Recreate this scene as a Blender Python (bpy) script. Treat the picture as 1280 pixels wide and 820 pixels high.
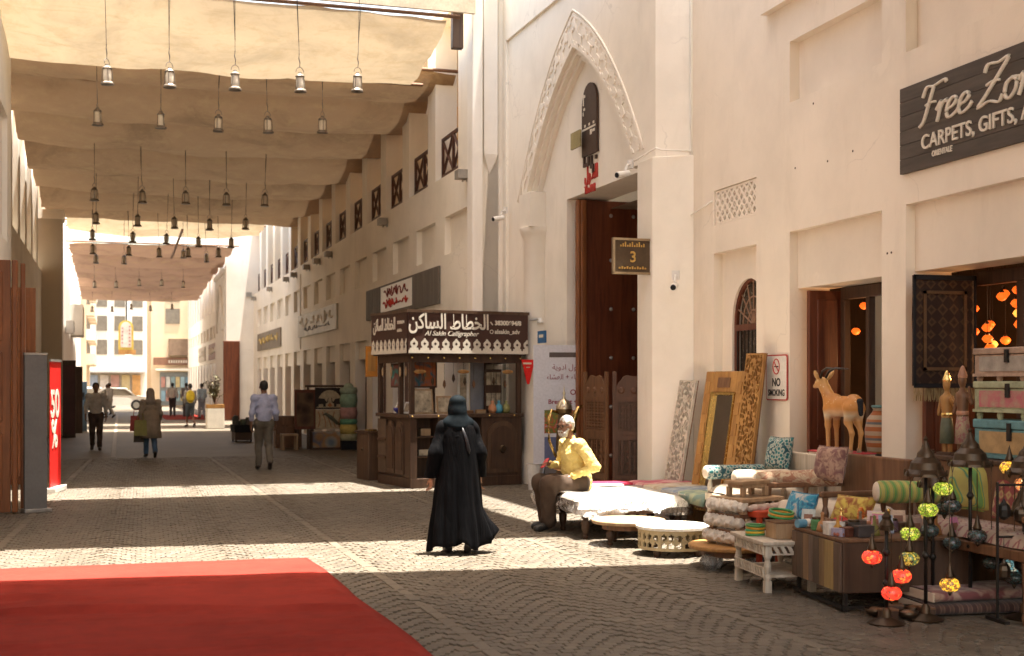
import bpy, math, random
import numpy as np
from mathutils import Vector, Matrix, noise
from mathutils.geometry import tessellate_polygon
random.seed(7)
for o in list(bpy.data.objects): bpy.data.objects.remove(o)
SC = bpy.context.scene
COL = SC.collection
R = math.radians
PI = math.pi

# ---------------------------------------------------------------- camera
cd = bpy.data.cameras.new('camera'); cam = bpy.data.objects.new('camera', cd); COL.objects.link(cam)
cam.location = (0, 0, 1.75); cam.rotation_euler = (R(90), 0, -R(15.94))
cd.sensor_width = 36; cd.lens = 45.0; cd.shift_y = 68/1280; cd.clip_end = 900; cd.clip_start = .1
cd.dof.use_dof = True; cd.dof.focus_distance = 13.5; cd.dof.aperture_fstop = 2.6
SC.camera = cam
# ---------------------------------------------------------------- sky and sun (high, slightly to the right of the street)
TILT = Vector((.118, -.05, 1)).normalized()          # direction to the sun
w = bpy.data.worlds.new('World'); SC.world = w; w.use_nodes = True
nt = w.node_tree; bg = nt.nodes['Background']
sky = nt.nodes.new('ShaderNodeTexSky'); sky.sky_type = 'NISHITA'; sky.sun_disc = False
sky.sun_elevation = math.asin(TILT.z); sky.sun_rotation = math.atan2(TILT.x, TILT.y)
sky.dust_density = 4.0; sky.air_density = 1.2
tint = nt.nodes.new('ShaderNodeMix'); tint.data_type = 'RGBA'; tint.blend_type = 'MULTIPLY'; tint.inputs[0].default_value = 1
tint.inputs[7].default_value = (1, .88, .72, 1)                 # dusty desert air, the same over the whole sky
nt.links.new(sky.outputs[0], tint.inputs[6]); nt.links.new(tint.outputs[2], bg.inputs[0]); bg.inputs[1].default_value = .15
sd = bpy.data.lights.new('sun', 'SUN'); sun = bpy.data.objects.new('sun', sd); COL.objects.link(sun)
sd.energy = 5.0; sd.angle = R(.55); sd.color = (1, .945, .845)
sun.rotation_euler = TILT.to_track_quat('Z', 'Y').to_euler(); sun.location = (0, 10, 60)
SC.view_settings.view_transform = 'Standard'; SC.view_settings.look = 'None'
SC.view_settings.exposure = 2.52; SC.view_settings.gamma = 1
SC.render.engine = 'CYCLES'
cy = SC.cycles
cy.use_denoising = True; cy.max_bounces = 9; cy.diffuse_bounces = 6; cy.glossy_bounces = 3
cy.transmission_bounces = 4; cy.transparent_max_bounces = 12; cy.sample_clamp_indirect = 6
cy.caustics_reflective = False; cy.caustics_refractive = False

# ---------------------------------------------------------------- helpers
class B:
    """collects geometry; build() links it as one mesh object"""
    def __init__(s): s.v = []; s.f = []; s.c = None
    def add(s, vs, fs):
        n = len(s.v); s.v.extend([tuple(p) for p in vs]); s.f.extend([tuple(i+n for i in f) for f in fs]); return s
    def box(s, x0, x1, y0, y1, z0, z1, M=None):
        vs = [Vector((x, y, z)) for x in (x0, x1) for y in (y0, y1) for z in (z0, z1)]
        if M is not None: vs = [M @ p for p in vs]
        return s.add(vs, [(0,1,3,2),(4,6,7,5),(0,4,5,1),(2,3,7,6),(0,2,6,4),(1,5,7,3)])
    def quad(s, a, b, c, d): return s.add([a, b, c, d], [(0,1,2,3)])
    def cyl(s, p0, p1, r0, r1=None, n=10, caps=True):
        r1 = r0 if r1 is None else r1
        p0 = Vector(p0); p1 = Vector(p1); d = (p1-p0)
        q = d.to_track_quat('Z', 'Y') if d.length > 1e-9 else Matrix.Identity(3).to_quaternion()
        vs = []
        for p, r in ((p0, r0), (p1, r1)):
            for i in range(n):
                t = 2*PI*i/n; vs.append(p + q @ Vector((r*math.cos(t), r*math.sin(t), 0)))
        fs = [(i, (i+1) % n, n+(i+1) % n, n+i) for i in range(n)]
        if caps: fs += [tuple(range(n-1, -1, -1)), tuple(range(n, 2*n))]
        return s.add(vs, fs)
    def tube(s, pts, r, n=6):
        pts = [Vector(p) for p in pts]; m = len(pts)
        rs = r if hasattr(r, '__len__') else [r]*m
        vs = []
        up = Vector((0, 0, 1))
        for i, p in enumerate(pts):
            d = (pts[min(i+1, m-1)] - pts[max(i-1, 0)]).normalized()
            a = d.cross(up)
            if a.length < 1e-3: a = d.cross(Vector((1, 0, 0)))
            a.normalize(); b = d.cross(a)
            for k in range(n):
                t = 2*PI*k/n; vs.append(p + (a*math.cos(t)+b*math.sin(t))*rs[i])
        fs = [(i*n+k, i*n+(k+1) % n, (i+1)*n+(k+1) % n, (i+1)*n+k) for i in range(m-1) for k in range(n)]
        fs += [tuple(range(n-1, -1, -1)), tuple(range((m-1)*n, m*n))]
        return s.add(vs, fs)
    def lathe(s, prof, n=16, c=(0, 0, 0), fl=None, ph=0):
        vs = []; m = len(prof)
        for r, z in prof:
            for k in range(n):
                t = 2*PI*k/n+ph; rr = r*(1+(fl(t, z) if fl else 0))
                vs.append((c[0]+rr*math.cos(t), c[1]+rr*math.sin(t), c[2]+z))
        fs = [(i*n+k, i*n+(k+1) % n, (i+1)*n+(k+1) % n, (i+1)*n+k) for i in range(m-1) for k in range(n)]
        if prof[0][0] > 1e-4: fs.append(tuple(range(n-1, -1, -1)))
        if prof[-1][0] > 1e-4: fs.append(tuple(range((m-1)*n, m*n)))
        return s.add(vs, fs)
    def ell(s, c, r, nu=12, nv=8, M=None):
        vs = []; r = r if hasattr(r, '__len__') else (r, r, r)
        for j in range(nv+1):
            ph = -PI/2+PI*j/nv
            for i in range(nu):
                t = 2*PI*i/nu
                p = Vector((r[0]*math.cos(ph)*math.cos(t), r[1]*math.cos(ph)*math.sin(t), r[2]*math.sin(ph)))
                if M is not None: p = M @ p
                vs.append(p+Vector(c))
        return s.add(vs, [(j*nu+i, j*nu+(i+1) % nu, (j+1)*nu+(i+1) % nu, (j+1)*nu+i) for j in range(nv) for i in range(nu)])
    def prism(s, poly, depth, M):
        """poly in local XY, extruded along local Z by depth, placed by matrix M"""
        n = len(poly); vs = [M @ Vector((x, y, 0)) for x, y in poly]+[M @ Vector((x, y, depth)) for x, y in poly]
        tr = tessellate_polygon([[Vector((x, y, 0)) for x, y in poly]])
        fs = [tuple(t) for t in tr]+[tuple(i+n for i in reversed(t)) for t in tr]
        fs += [(i, (i+1) % n, n+(i+1) % n, n+i) for i in range(n)]
        return s.add(vs, fs)
    def grid(s, fn, nu, nv, wrapu=False):
        vs = [fn(i/(nu if wrapu else nu), j/nv) for j in range(nv+1) for i in range(nu if wrapu else nu+1)]
        m = nu if wrapu else nu+1
        fs = [(j*m+i, j*m+(i+1) % m, (j+1)*m+(i+1) % m, (j+1)*m+i) for j in range(nv) for i in range(nu)]
        return s.add(vs, fs)
    def fret(s, w, h, nx, ny, fn, t, M):
        """pierced panel: cells of an nx by ny grid where fn(x,y) is true, t thick; local X right, Y up, Z front"""
        X = np.linspace(0, w, nx+1); Y = np.linspace(0, h, ny+1)
        on = [[bool(fn((X[i]+X[i+1])/2, (Y[j]+Y[j+1])/2)) for i in range(nx)] for j in range(ny)]
        idx = {}
        vs = []
        def V(i, j, k):
            if (i, j, k) not in idx: idx[(i, j, k)] = len(vs); vs.append(M @ Vector((X[i], Y[j], k*t)))
            return idx[(i, j, k)]
        fs = []
        for j in range(ny):
            for i in range(nx):
                if not on[j][i]: continue
                fs.append((V(i,j,1), V(i+1,j,1), V(i+1,j+1,1), V(i,j+1,1)))
                for di, dj, e in ((-1,0,((i,j+1),(i,j))), (1,0,((i+1,j),(i+1,j+1))), (0,-1,((i,j),(i+1,j))), (0,1,((i+1,j+1),(i,j+1)))):
                    a, b2 = i+di, j+dj
                    if not (0 <= a < nx and 0 <= b2 < ny and on[b2][a]):
                        (p, q), (p2, q2) = e
                        fs.append((V(p,q,0), V(p2,q2,0), V(p2,q2,1), V(p,q,1)))
        return s.add(vs, fs)
    def wall(s, y0, y1, z0, z1, holes, x=0, face=-1, noback=False):
        """wall face in the plane x, holes = (ya,yb,za,zb,depth,back?)"""
        ys = sorted({y0, y1, *[min(max(a, y0), y1) for h in holes for a in h[:2]]})
        zs = sorted({z0, z1, *[min(max(a, z0), z1) for h in holes for a in h[2:4]]})
        for i in range(len(ys)-1):
            for j in range(len(zs)-1):
                cy_, cz_ = (ys[i]+ys[i+1])/2, (zs[j]+zs[j+1])/2
                if any(h[0] < cy_ < h[1] and h[2] < cz_ < h[3] for h in holes): continue
                s.quad((x, ys[i], zs[j]), (x, ys[i+1], zs[j]), (x, ys[i+1], zs[j+1]), (x, ys[i], zs[j+1]))
        for ya, yb, za, zb, d, back in holes:
            X = x-face*d
            s.quad((x, ya, za), (X, ya, za), (X, ya, zb), (x, ya, zb)); s.quad((x, yb, za), (X, yb, za), (X, yb, zb), (x, yb, zb))
            s.quad((x, ya, zb), (X, ya, zb), (X, yb, zb), (x, yb, zb)); s.quad((x, ya, za), (X, ya, za), (X, yb, za), (x, yb, za))
            if back: s.quad((X, ya, za), (X, yb, za), (X, yb, zb), (X, ya, zb))
        return s
    def mesh(s, name, smooth=False):
        m = bpy.data.meshes.new(name); m.from_pydata(s.v, [], s.f)
        if smooth: m.polygons.foreach_set('use_smooth', [True]*len(m.polygons))
        m.update(); return m
    def build(s, name, mat, parent=None, smooth=False, bev=0, sub=0, ang=None):
        m = s.mesh(name, smooth); o = bpy.data.objects.new(name, m); COL.objects.link(o)
        if mat is not None: m.materials.append(mat)
        if parent is not None: o.parent = parent
        if smooth and ang: m.set_sharp_from_angle(angle=R(ang))
        if bev:
            k = o.modifiers.new('bevel', 'BEVEL'); k.width = bev; k.segments = 2; k.limit_method = 'ANGLE'; k.angle_limit = R(40)
        if sub:
            k = o.modifiers.new('sub', 'SUBSURF'); k.levels = sub; k.render_levels = sub
        return o
def tag(o, label, cat=None, group=None, kind=None):
    if label: o['label'] = label
    if cat: o['category'] = cat
    if group: o['group'] = group
    if kind: o['kind'] = kind
    return o
def thing(name, label, cat, loc=(0,0,0), rz=0, group=None, sc=1):
    o = bpy.data.objects.new(name, None); COL.objects.link(o)
    o.location = loc; o.rotation_euler = (0, 0, rz); o.scale = (sc, sc, sc); o.empty_display_size = .1
    return tag(o, label, cat, group)
def copy_tree(o, parent=None):
    c = o.copy(); COL.objects.link(c); c.parent = parent
    for ch in list(o.children): copy_tree(ch, c)
    return c
def dup(o, loc, rz=None, label=None, sc=None):
    c = copy_tree(o); c.location = loc
    if rz is not None: c.rotation_euler = (0, 0, rz)
    if sc is not None: c.scale = (sc, sc, sc)
    if label: c['label'] = label
    return c
def frame(origin, xdir, ydir):
    """matrix with local X, Y along given directions and Z = X x Y"""
    x = Vector(xdir).normalized(); y = Vector(ydir).normalized(); z = x.cross(y)
    return Matrix(((x.x, y.x, z.x, origin[0]), (x.y, y.y, z.y, origin[1]), (x.z, y.z, z.z, origin[2]), (0, 0, 0, 1)))

# ---------------------------------------------------------------- materials
MATS = {}
def nodes(name):
    m = bpy.data.materials.new(name); m.use_nodes = True
    t = m.node_tree; return m, t, t.nodes['Principled BSDF'], t.nodes, t.links
def coords(N, L, scale=(1, 1, 1), kind='Object', rand=True):
    tc = N.new('ShaderNodeTexCoord'); mp = N.new('ShaderNodeMapping'); mp.inputs['Scale'].default_value = scale
    L.new(tc.outputs[kind], mp.inputs[0])
    if rand:
        oi = N.new('ShaderNodeObjectInfo'); mu = N.new('ShaderNodeMath'); mu.operation = 'MULTIPLY'; mu.inputs[1].default_value = 37
        L.new(oi.outputs['Random'], mu.inputs[0]); L.new(mu.outputs[0], mp.inputs['Location'])
    return mp.outputs[0]
def ramp(N, L, fac, stops, interp='LINEAR'):
    r = N.new('ShaderNodeValToRGB'); r.color_ramp.interpolation = interp
    e = r.color_ramp.elements
    while len(e) < len(stops): e.new(.5)
    for k, (p, c) in zip(e, stops): k.position = p; k.color = (*c, 1) if len(c) == 3 else c
    L.new(fac, r.inputs[0]); return r.outputs[0]
def mixc(N, L, fac, a, b, mode='MIX'):
    m = N.new('ShaderNodeMix'); m.data_type = 'RGBA'; m.blend_type = mode
    for s, val in ((0, fac), (6, a), (7, b)):
        if hasattr(val, 'is_output'): L.new(val, m.inputs[s])
        else: m.inputs[s].default_value = val if s == 0 else (*val, 1)
    return m.outputs[2]
def nz(N, L, vec, scale, detail=4, rough=.55, dist=0):
    n = N.new('ShaderNodeTexNoise'); n.inputs['Scale'].default_value = scale; n.inputs['Detail'].default_value = detail
    n.inputs['Roughness'].default_value = rough; n.inputs['Distortion'].default_value = dist
    L.new(vec, n.inputs['Vector']); return n.outputs['Fac']
def bump(N, L, p, h, strength, dist=.01):
    b = N.new('ShaderNodeBump'); b.inputs['Strength'].default_value = strength; b.inputs['Distance'].default_value = dist
    L.new(h, b.inputs['Height']); L.new(b.outputs[0], p.inputs['Normal'])
def mul(c, k): return tuple(min(1, x*k) for x in c)
def mat(name, col, rough=.65, var=.22, vs=3.0, bs=60, bst=.12, metal=0, stretch=(1,1,1), col2=None, emit=None, est=0, spec=.4, hue=True):
    """plain surface with two scales of colour variation and a fine relief"""
    if name in MATS: return MATS[name]
    m, t, p, N, L = nodes(name)
    v = coords(N, L, stretch)
    a = nz(N, L, v, vs, 5, .6)
    c2 = col2 or mul(col, 1-var*1.6)
    c = ramp(N, L, a, [(.3, c2), (.62, mul(col, 1+var*.35))])
    b = nz(N, L, v, vs*9, 3, .6)
    c = mixc(N, L, .22, c, ramp(N, L, b, [(.35, mul(col, .72)), (.65, mul(col, 1.25))]))
    L.new(c, p.inputs['Base Color'])
    rr = N.new('ShaderNodeMapRange'); rr.inputs[3].default_value = max(.05, rough-.12); rr.inputs[4].default_value = min(1, rough+.12)
    L.new(b, rr.inputs[0]); L.new(rr.outputs[0], p.inputs['Roughness'])
    p.inputs['Metallic'].default_value = metal; p.inputs['Specular IOR Level'].default_value = spec
    if bst: bump(N, L, p, nz(N, L, v, bs, 4, .6), bst, .008)
    if emit: p.inputs['Emission Color'].default_value = (*emit, 1); p.inputs['Emission Strength'].default_value = est
    MATS[name] = m; return m
def wood(name, col, dark, rough=.5, axis=2, sc=1.0, bst=.25):
    if name in MATS: return MATS[name]
    m, t, p, N, L = nodes(name)
    s = [9*sc]*3; s[axis] = .7*sc
    v = coords(N, L, s)
    a = nz(N, L, v, 1.6, 6, .65, .6)
    c = ramp(N, L, a, [(.28, dark), (.5, mul(col, .8)), (.72, mul(col, 1.12))])
    v2 = coords(N, L, (1, 1, 1)); b = nz(N, L, v2, 2.2, 3)
    c = mixc(N, L, ramp(N, L, b, [(.4, (0,0,0)), (.75, (.45,.45,.45))]), c, dark)
    L.new(c, p.inputs['Base Color']); p.inputs['Roughness'].default_value = rough
    p.inputs['Specular IOR Level'].default_value = .35
    bump(N, L, p, a, bst, .004); MATS[name] = m; return m
def glow(name, col, strength):
    m, t, p, N, L = nodes(name)
    p.inputs['Base Color'].default_value = (*col, 1); p.inputs['Emission Color'].default_value = (*col, 1); p.inputs['Emission Strength'].default_value = strength
    return m
def glass(name, tint=(.9, .95, .93), refl=.5):
    m, t, p, N, L = nodes(name)
    N.remove(p); tr = N.new('ShaderNodeBsdfTransparent'); tr.inputs[0].default_value = (*tint, 1)
    gl = N.new('ShaderNodeBsdfGlossy'); gl.inputs['Roughness'].default_value = .04; gl.inputs[0].default_value = (.9, .9, .9, 1)
    fr = N.new('ShaderNodeFresnel'); fr.inputs[0].default_value = 1.5
    mx = N.new('ShaderNodeMixShader'); L.new(fr.outputs[0], mx.inputs[0]); L.new(tr.outputs[0], mx.inputs[1]); L.new(gl.outputs[0], mx.inputs[2])
    L.new(mx.outputs[0], N['Material Output'].inputs[0]); return m
def canvas(name, col, trans, stain=(.45, .33, .18)):
    m, t, p, N, L = nodes(name); N.remove(p)
    v = coords(N, L, (1, 1, 1))
    a = nz(N, L, v, .55, 6, .65, .8); b = nz(N, L, v, 2.8, 5, .7)
    c = ramp(N, L, a, [(.3, mul(col, .72)), (.5, col), (.7, mul(col, 1.1))])
    c = mixc(N, L, ramp(N, L, b, [(.50, (0,0,0)), (.78, (.6,.6,.6))]), c, stain)
    s2 = nz(N, L, coords(N, L, (.35, 1.6, 1)), 1.1, 6, .75, 1.5); c = mixc(N, L, ramp(N, L, s2, [(.56, (0,0,0)), (.72, (.55,)*3)]), c, mul(stain, .9))
    df = N.new('ShaderNodeBsdfDiffuse'); tl = N.new('ShaderNodeBsdfTranslucent'); mx = N.new('ShaderNodeMixShader')
    L.new(c, df.inputs[0]); L.new(c, tl.inputs[0]); mx.inputs[0].default_value = trans
    bp = N.new('ShaderNodeBump'); bp.inputs['Strength'].default_value = .5; bp.inputs['Distance'].default_value = .06
    vv = coords(N, L, (.8, .25, 1)); L.new(nz(N, L, vv, 2.2, 5, .6, 1.2), bp.inputs['Height']); L.new(bp.outputs[0], df.inputs['Normal']); L.new(bp.outputs[0], tl.inputs['Normal'])
    L.new(df.outputs[0], mx.inputs[1]); L.new(tl.outputs[0], mx.inputs[2]); L.new(mx.outputs[0], N['Material Output'].inputs[0]); return m
def plaster(name, col, dirt=(.40, .33, .24), amt=.22):
    m, t, p, N, L = nodes(name)
    v = coords(N, L, (1, 1, 1), rand=False); vs = coords(N, L, (1.2, 1.2, .25), rand=False)
    a = nz(N, L, v, .7, 6, .6); b = nz(N, L, v, 5, 5, .65); st = nz(N, L, vs, 1.7, 6, .7, .4)
    c = ramp(N, L, a, [(.25, mul(col, .86)), (.55, col), (.8, mul(col, 1.06))])
    c = mixc(N, L, ramp(N, L, st, [(.54, (0,0,0)), (.80, (amt, amt, amt))]), c, dirt)
    c = mixc(N, L, ramp(N, L, b, [(.62, (0,0,0)), (.8, (amt*.6,)*3)]), c, mul(col, .6))
    vc = coords(N, L, (.9, .9, .9), rand=False); ck = N.new('ShaderNodeTexVoronoi'); ck.feature = 'DISTANCE_TO_EDGE'; ck.inputs['Scale'].default_value = .55
    wd = N.new('ShaderNodeMix'); wd.data_type = 'RGBA'; wd.blend_type = 'LINEAR_LIGHT'; wd.inputs[0].default_value = .35; L.new(vc, wd.inputs[6]); nn = N.new('ShaderNodeTexNoise'); nn.inputs['Scale'].default_value = 1.6; nn.inputs['Detail'].default_value = 6; L.new(v, nn.inputs['Vector']); L.new(nn.outputs['Color'], wd.inputs[7]); L.new(wd.outputs[2], ck.inputs['Vector'])
    crk = ramp(N, L, ck.outputs['Distance'], [(.0, (.28,)*3), (.005, (0,0,0))]); gate = ramp(N, L, a, [(.5, (0,0,0)), (.62, (1,1,1))]); mg = N.new('ShaderNodeMath'); mg.operation = 'MULTIPLY'; L.new(crk, mg.inputs[0]); L.new(gate, mg.inputs[1])
    c = mixc(N, L, mg.outputs[0], c, mul(col, .45))                 # hairline cracks here and there
    wp = nz(N, L, v, 1.3, 4, .55, .3); c = mixc(N, L, ramp(N, L, wp, [(.66, (0,0,0)), (.70, (.16,)*3)]), c, mul(col, 1.25))   # patched repairs
    L.new(c, p.inputs['Base Color']); p.inputs['Roughness'].default_value = .82; p.inputs['Specular IOR Level'].default_value = .2
    bump(N, L, p, nz(N, L, v, 24, 6, .7), .16, .012); return m
def woven(name, cols, scale=22, kind='diamond', rough=.9):
    """textile with a repeating motif in the given colours (ground, motif, accent...)"""
    if name in MATS: return MATS[name]
    m, t, p, N, L = nodes(name)
    v = coords(N, L, (scale,)*3)
    if kind == 'stripe':
        wv = N.new('ShaderNodeTexWave'); wv.inputs['Scale'].default_value = .35; wv.inputs['Distortion'].default_value = .6; L.new(v, wv.inputs[0]); fac = wv.outputs['Fac']
    elif kind == 'stripez':
        wv = N.new('ShaderNodeTexWave'); wv.bands_direction = 'Z'; wv.wave_profile = 'SAW'; wv.inputs['Scale'].default_value = .35; wv.inputs['Distortion'].default_value = .25; L.new(v, wv.inputs[0]); fac = wv.outputs['Fac']
    elif kind == 'blotch':
        fac = nz(N, L, v, .45, 3, .5, 1.5)
    else:
        vo = N.new('ShaderNodeTexVoronoi'); vo.distance = 'MANHATTAN' if kind == 'diamond' else 'EUCLIDEAN'; vo.inputs['Scale'].default_value = .5; vo.inputs['Randomness'].default_value = .12 if kind == 'diamond' else .75
        L.new(v, vo.inputs['Vector']); fac = vo.outputs['Distance']
    k = len(cols); c = ramp(N, L, fac, [((.12+.76*i/max(1, k)), cc) for i, cc in enumerate(cols)], 'CONSTANT' if kind in ('stripez',) else 'EASE')
    f2 = nz(N, L, coords(N, L, (1, 1, 1)), 5, 4)
    c = mixc(N, L, .5, c, ramp(N, L, f2, [(.3, (.45,)*3), (.7, (1,)*3)]), 'MULTIPLY')
    L.new(c, p.inputs['Base Color']); p.inputs['Roughness'].default_value = rough; p.inputs['Specular IOR Level'].default_value = .15
    p.inputs['Sheen Weight'].default_value = .15
    bump(N, L, p, nz(N, L, coords(N, L, (1, 1, 1)), 160, 3), .3, .004); MATS[name] = m; return m

PLASTER = plaster('cream plaster', (.82, .765, .67))
PLASTER2 = plaster('shop plaster', (.81, .725, .61))
PLASTERW = plaster('white plaster', (.84, .80, .73))
OCHRESHADE = plaster('shaded ochre plaster', (.46, .27, .085))  # ochre darkened to carry the recess shade of the galleries
DOORRED = wood('red brown door timber', (.15, .042, .017), (.06, .016, .008), .42)
DOORORG = wood('orange brown door timber', (.27, .095, .03), (.13, .042, .014), .38)
DARKWOOD = wood('dark stall timber', (.085, .045, .026), (.035, .018, .011), .5)
MIDWOOD = wood('walnut timber', (.20, .10, .05), (.085, .04, .02), .5)
PALEWOOD = wood('pale timber', (.42, .28, .16), (.24, .15, .08), .55)
GOLDWOOD = wood('honey carved timber', (.44, .23, .07), (.22, .10, .03), .5)
WHITEWASH = wood('whitewashed timber', (.60, .53, .43), (.34, .27, .19), .7)
IRON = mat('black iron', (.03, .026, .023), .45, bst=.2, metal=.6)
BRONZE = mat('dark bronze', (.08, .055, .035), .38, metal=.8, vs=12)
STEEL = mat('grey steel', (.38, .37, .35), .4, metal=.7)
WHITEP = mat('white plastic', (.72, .70, .66), .4, var=.08, bst=.03)
GOLD = mat('brass', (.70, .48, .17), .25, metal=1, var=.15)
BLACKC = mat('black cloth', (.010, .010, .013), .85, var=.3, bs=120, bst=.2)
WHITEC = mat('white cotton', (.70, .66, .58), .9, var=.1, bs=90, bst=.25)
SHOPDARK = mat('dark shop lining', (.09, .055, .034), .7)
YEL = mat('mustard curtain', (.28, .19, .06), .8, stretch=(6, 6, .4))
LETTER = mat('pale lettering', (.70, .64, .54), .6, var=.06, bst=0)
RED = mat('signal red', (.72, .015, .012), .5, var=.08)
GREYB = mat('grey board', (.16, .155, .15), .6, var=.12)
SKIN = mat('skin', (.32, .165, .095), .5, var=.1, vs=8, bs=140, bst=.06)
SKIND = mat('deep skin', (.20, .10, .06), .5, var=.1, vs=8, bs=140, bst=.06)
# ---------------------------------------------------------------- organic surfaces: smooth union of tapered capsules, meshed by surface nets
def sdf_mesh(prims, res, k=.03, cuts=(), disp=None):
    """prims: ('c',p0,r0,p1,r1) tapered capsule, ('e',centre,radii[,euler]) ellipsoid. cuts: half spaces (point, normal) to remove"""
    lo = np.array([1e9]*3); hi = -lo
    for q in prims:
        if q[0] == 'c':
            for p, r in ((q[1], q[2]), (q[3], q[4])): lo = np.minimum(lo, np.array(p)-r); hi = np.maximum(hi, np.array(p)+r)
        else: mr = max(q[2]); lo = np.minimum(lo, np.array(q[1])-mr); hi = np.maximum(hi, np.array(q[1])+mr)
    lo -= 3*res; hi += 3*res
    n = np.ceil((hi-lo)/res).astype(int)+1
    g = np.stack(np.meshgrid(*[lo[i]+res*np.arange(n[i]) for i in range(3)], indexing='ij'), -1)
    d = None
    for q in prims:
        if q[0] == 'c':
            a = np.array(q[1], float); b = np.array(q[3], float); ab = b-a; L2 = max(ab@ab, 1e-12)
            t = np.clip(((g-a)@ab)/L2, 0, 1)
            e = np.linalg.norm(g-a-t[..., None]*ab, axis=-1)-(q[2]+(q[4]-q[2])*t)
        else:
            p = g-np.array(q[1], float)
            if len(q) > 3:
                from mathutils import Euler
                p = p @ np.array(Euler(q[3]).to_matrix())
            rr = np.array(q[2], float); k0 = np.linalg.norm(p/rr, axis=-1); k1 = np.linalg.norm(p/(rr*rr), axis=-1)+1e-9
            e = k0*(k0-1)/k1
        if d is None: d = e
        else:
            hh = np.clip(.5+.5*(d-e)/k, 0, 1); d = d*(1-hh)+e*hh-k*hh*(1-hh)
    if disp is not None: d = d+disp(g)
    for p, nn in cuts: d = np.maximum(d, (g-np.array(p, float))@np.array(nn, float))
    s = d < 0
    c = np.zeros(tuple(n-1), int)
    for i in (0, 1):
        for j in (0, 1):
            for l in (0, 1): c += s[i:n[0]-1+i, j:n[1]-1+j, l:n[2]-1+l]
    act = (c > 0) & (c < 8)
    ids = -np.ones(tuple(n-1), int); ii = np.argwhere(act); ids[act] = np.arange(len(ii))
    acc = np.zeros((len(ii), 3)); cnt = np.zeros(len(ii))
    cor = [(i, j, l) for i in (0, 1) for j in (0, 1) for l in (0, 1)]
    for A in cor:
        for ax in range(3):
            if A[ax]: continue
            Bq = list(A); Bq[ax] = 1
            ia = ii+np.array(A); ib = ii+np.array(Bq)
            da = d[tuple(ia.T)]; db = d[tuple(ib.T)]; m = (da < 0) != (db < 0)
            t = np.where(m, da/(da-db+1e-12), 0)
            acc[m] += (ia+(ib-ia)*t[:, None])[m]; cnt[m] += 1
    vs = lo+res*acc/cnt[:, None]
    fs = []
    for ax in range(3):
        o1, o2 = [(1, 2), (2, 0), (0, 1)][ax]
        sl0 = [slice(None)]*3; sl1 = [slice(None)]*3; sl0[ax] = slice(0, -1); sl1[ax] = slice(1, None)
        ch = s[tuple(sl0)] != s[tuple(sl1)]
        e = np.argwhere(ch)
        e = e[(e[:, o1] > 0) & (e[:, o2] > 0) & (e[:, o1] < n[o1]-1) & (e[:, o2] < n[o2]-1)]
        def cell(a, b):
            q = e.copy(); q[:, o1] -= a; q[:, o2] -= b; return ids[tuple(q.T)]
        quad = np.stack([cell(0, 0), cell(1, 0), cell(1, 1), cell(0, 1)], 1)
        flip = s[tuple(e.T)]
        quad[~flip] = quad[~flip][:, ::-1]
        fs.append(quad)
    fs = np.concatenate(fs)
    return vs, fs
def sdf(b, prims, res, k=.03, cuts=(), disp=None):
    v, f = sdf_mesh(prims, res, k, cuts, disp); return b.add(v.tolist(), f.tolist())
def wrinkle(amp, s, seed=0, zs=.6):
    def fn(g):
        x, y, z = g[..., 0]*s+seed, g[..., 1]*s+seed*1.7, g[..., 2]*s*zs
        return amp*(np.sin(x*2.1+np.sin(z*2.7+y))+np.sin(y*2.6+1.3*np.sin(z*1.9-x*1.4))+np.sin(z*3.1+1.7*np.sin(x*1.3+y*1.1)))/3
    return fn

# ---------------------------------------------------------------- lettering
def text(body, size, m, parent, loc, xdir, ydir, depth=.004, shear=0, align='LEFT', name='lettering', wide=1.0, bold=0.0):
    c = bpy.data.curves.new('t', 'FONT'); c.body = body; c.size = size; c.extrude = depth; c.shear = shear; c.align_x = align; c.offset = bold
    o = bpy.data.objects.new('t', c); COL.objects.link(o)
    dg = bpy.context.evaluated_depsgraph_get(); dg.update()
    me = bpy.data.meshes.new_from_object(o.evaluated_get(dg)); bpy.data.objects.remove(o)
    M = frame(loc, xdir, ydir) @ Matrix.Diagonal((wide, 1, 1, 1)); me.transform(M)
    me.name = name; me.materials.clear(); me.materials.append(m)
    q = bpy.data.objects.new(name, me); COL.objects.link(q); q.parent = parent; return q
AR = {'ا': '\uFE8D\uFE8E', 'ل': '\uFEDD\uFEDE\uFEDF\uFEE0', 'خ': '\uFEA5\uFEA6\uFEA7\uFEA8', 'ط': '\uFEC1\uFEC2\uFEC3\uFEC4', 'س': '\uFEB1\uFEB2\uFEB3\uFEB4',
      'ك': '\uFED9\uFEDA\uFEDB\uFEDC', 'ن': '\uFEE5\uFEE6\uFEE7\uFEE8', 'م': '\uFEE1\uFEE2\uFEE3\uFEE4', 'و': '\uFEED\uFEEE', 'د': '\uFEA9\uFEAA', 'ي': '\uFEF1\uFEF2\uFEF3\uFEF4',
      'ة': '\uFE93\uFE94', 'ء': '\uFE80', 'ع': '\uFEC9\uFECA\uFECB\uFECC', 'ش': '\uFEB5\uFEB6\uFEB7\uFEB8', 'ـ': '\u0640'*4}
def arabic(s):
    out = []
    for i, ch in enumerate(s):
        f = AR.get(ch)
        if not f: out.append(ch); continue
        prev = i > 0 and len(AR.get(s[i-1], '')) == 4
        nxt = i+1 < len(s) and s[i+1] in AR and AR[s[i+1]] != '\uFE80'
        if len(f) == 1: out.append(f)
        elif len(f) == 2: out.append(f[1 if prev else 0])
        else: out.append(f[3 if prev and nxt else 2 if nxt else 1 if prev else 0])
    return ''.join(reversed(out))

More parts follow.
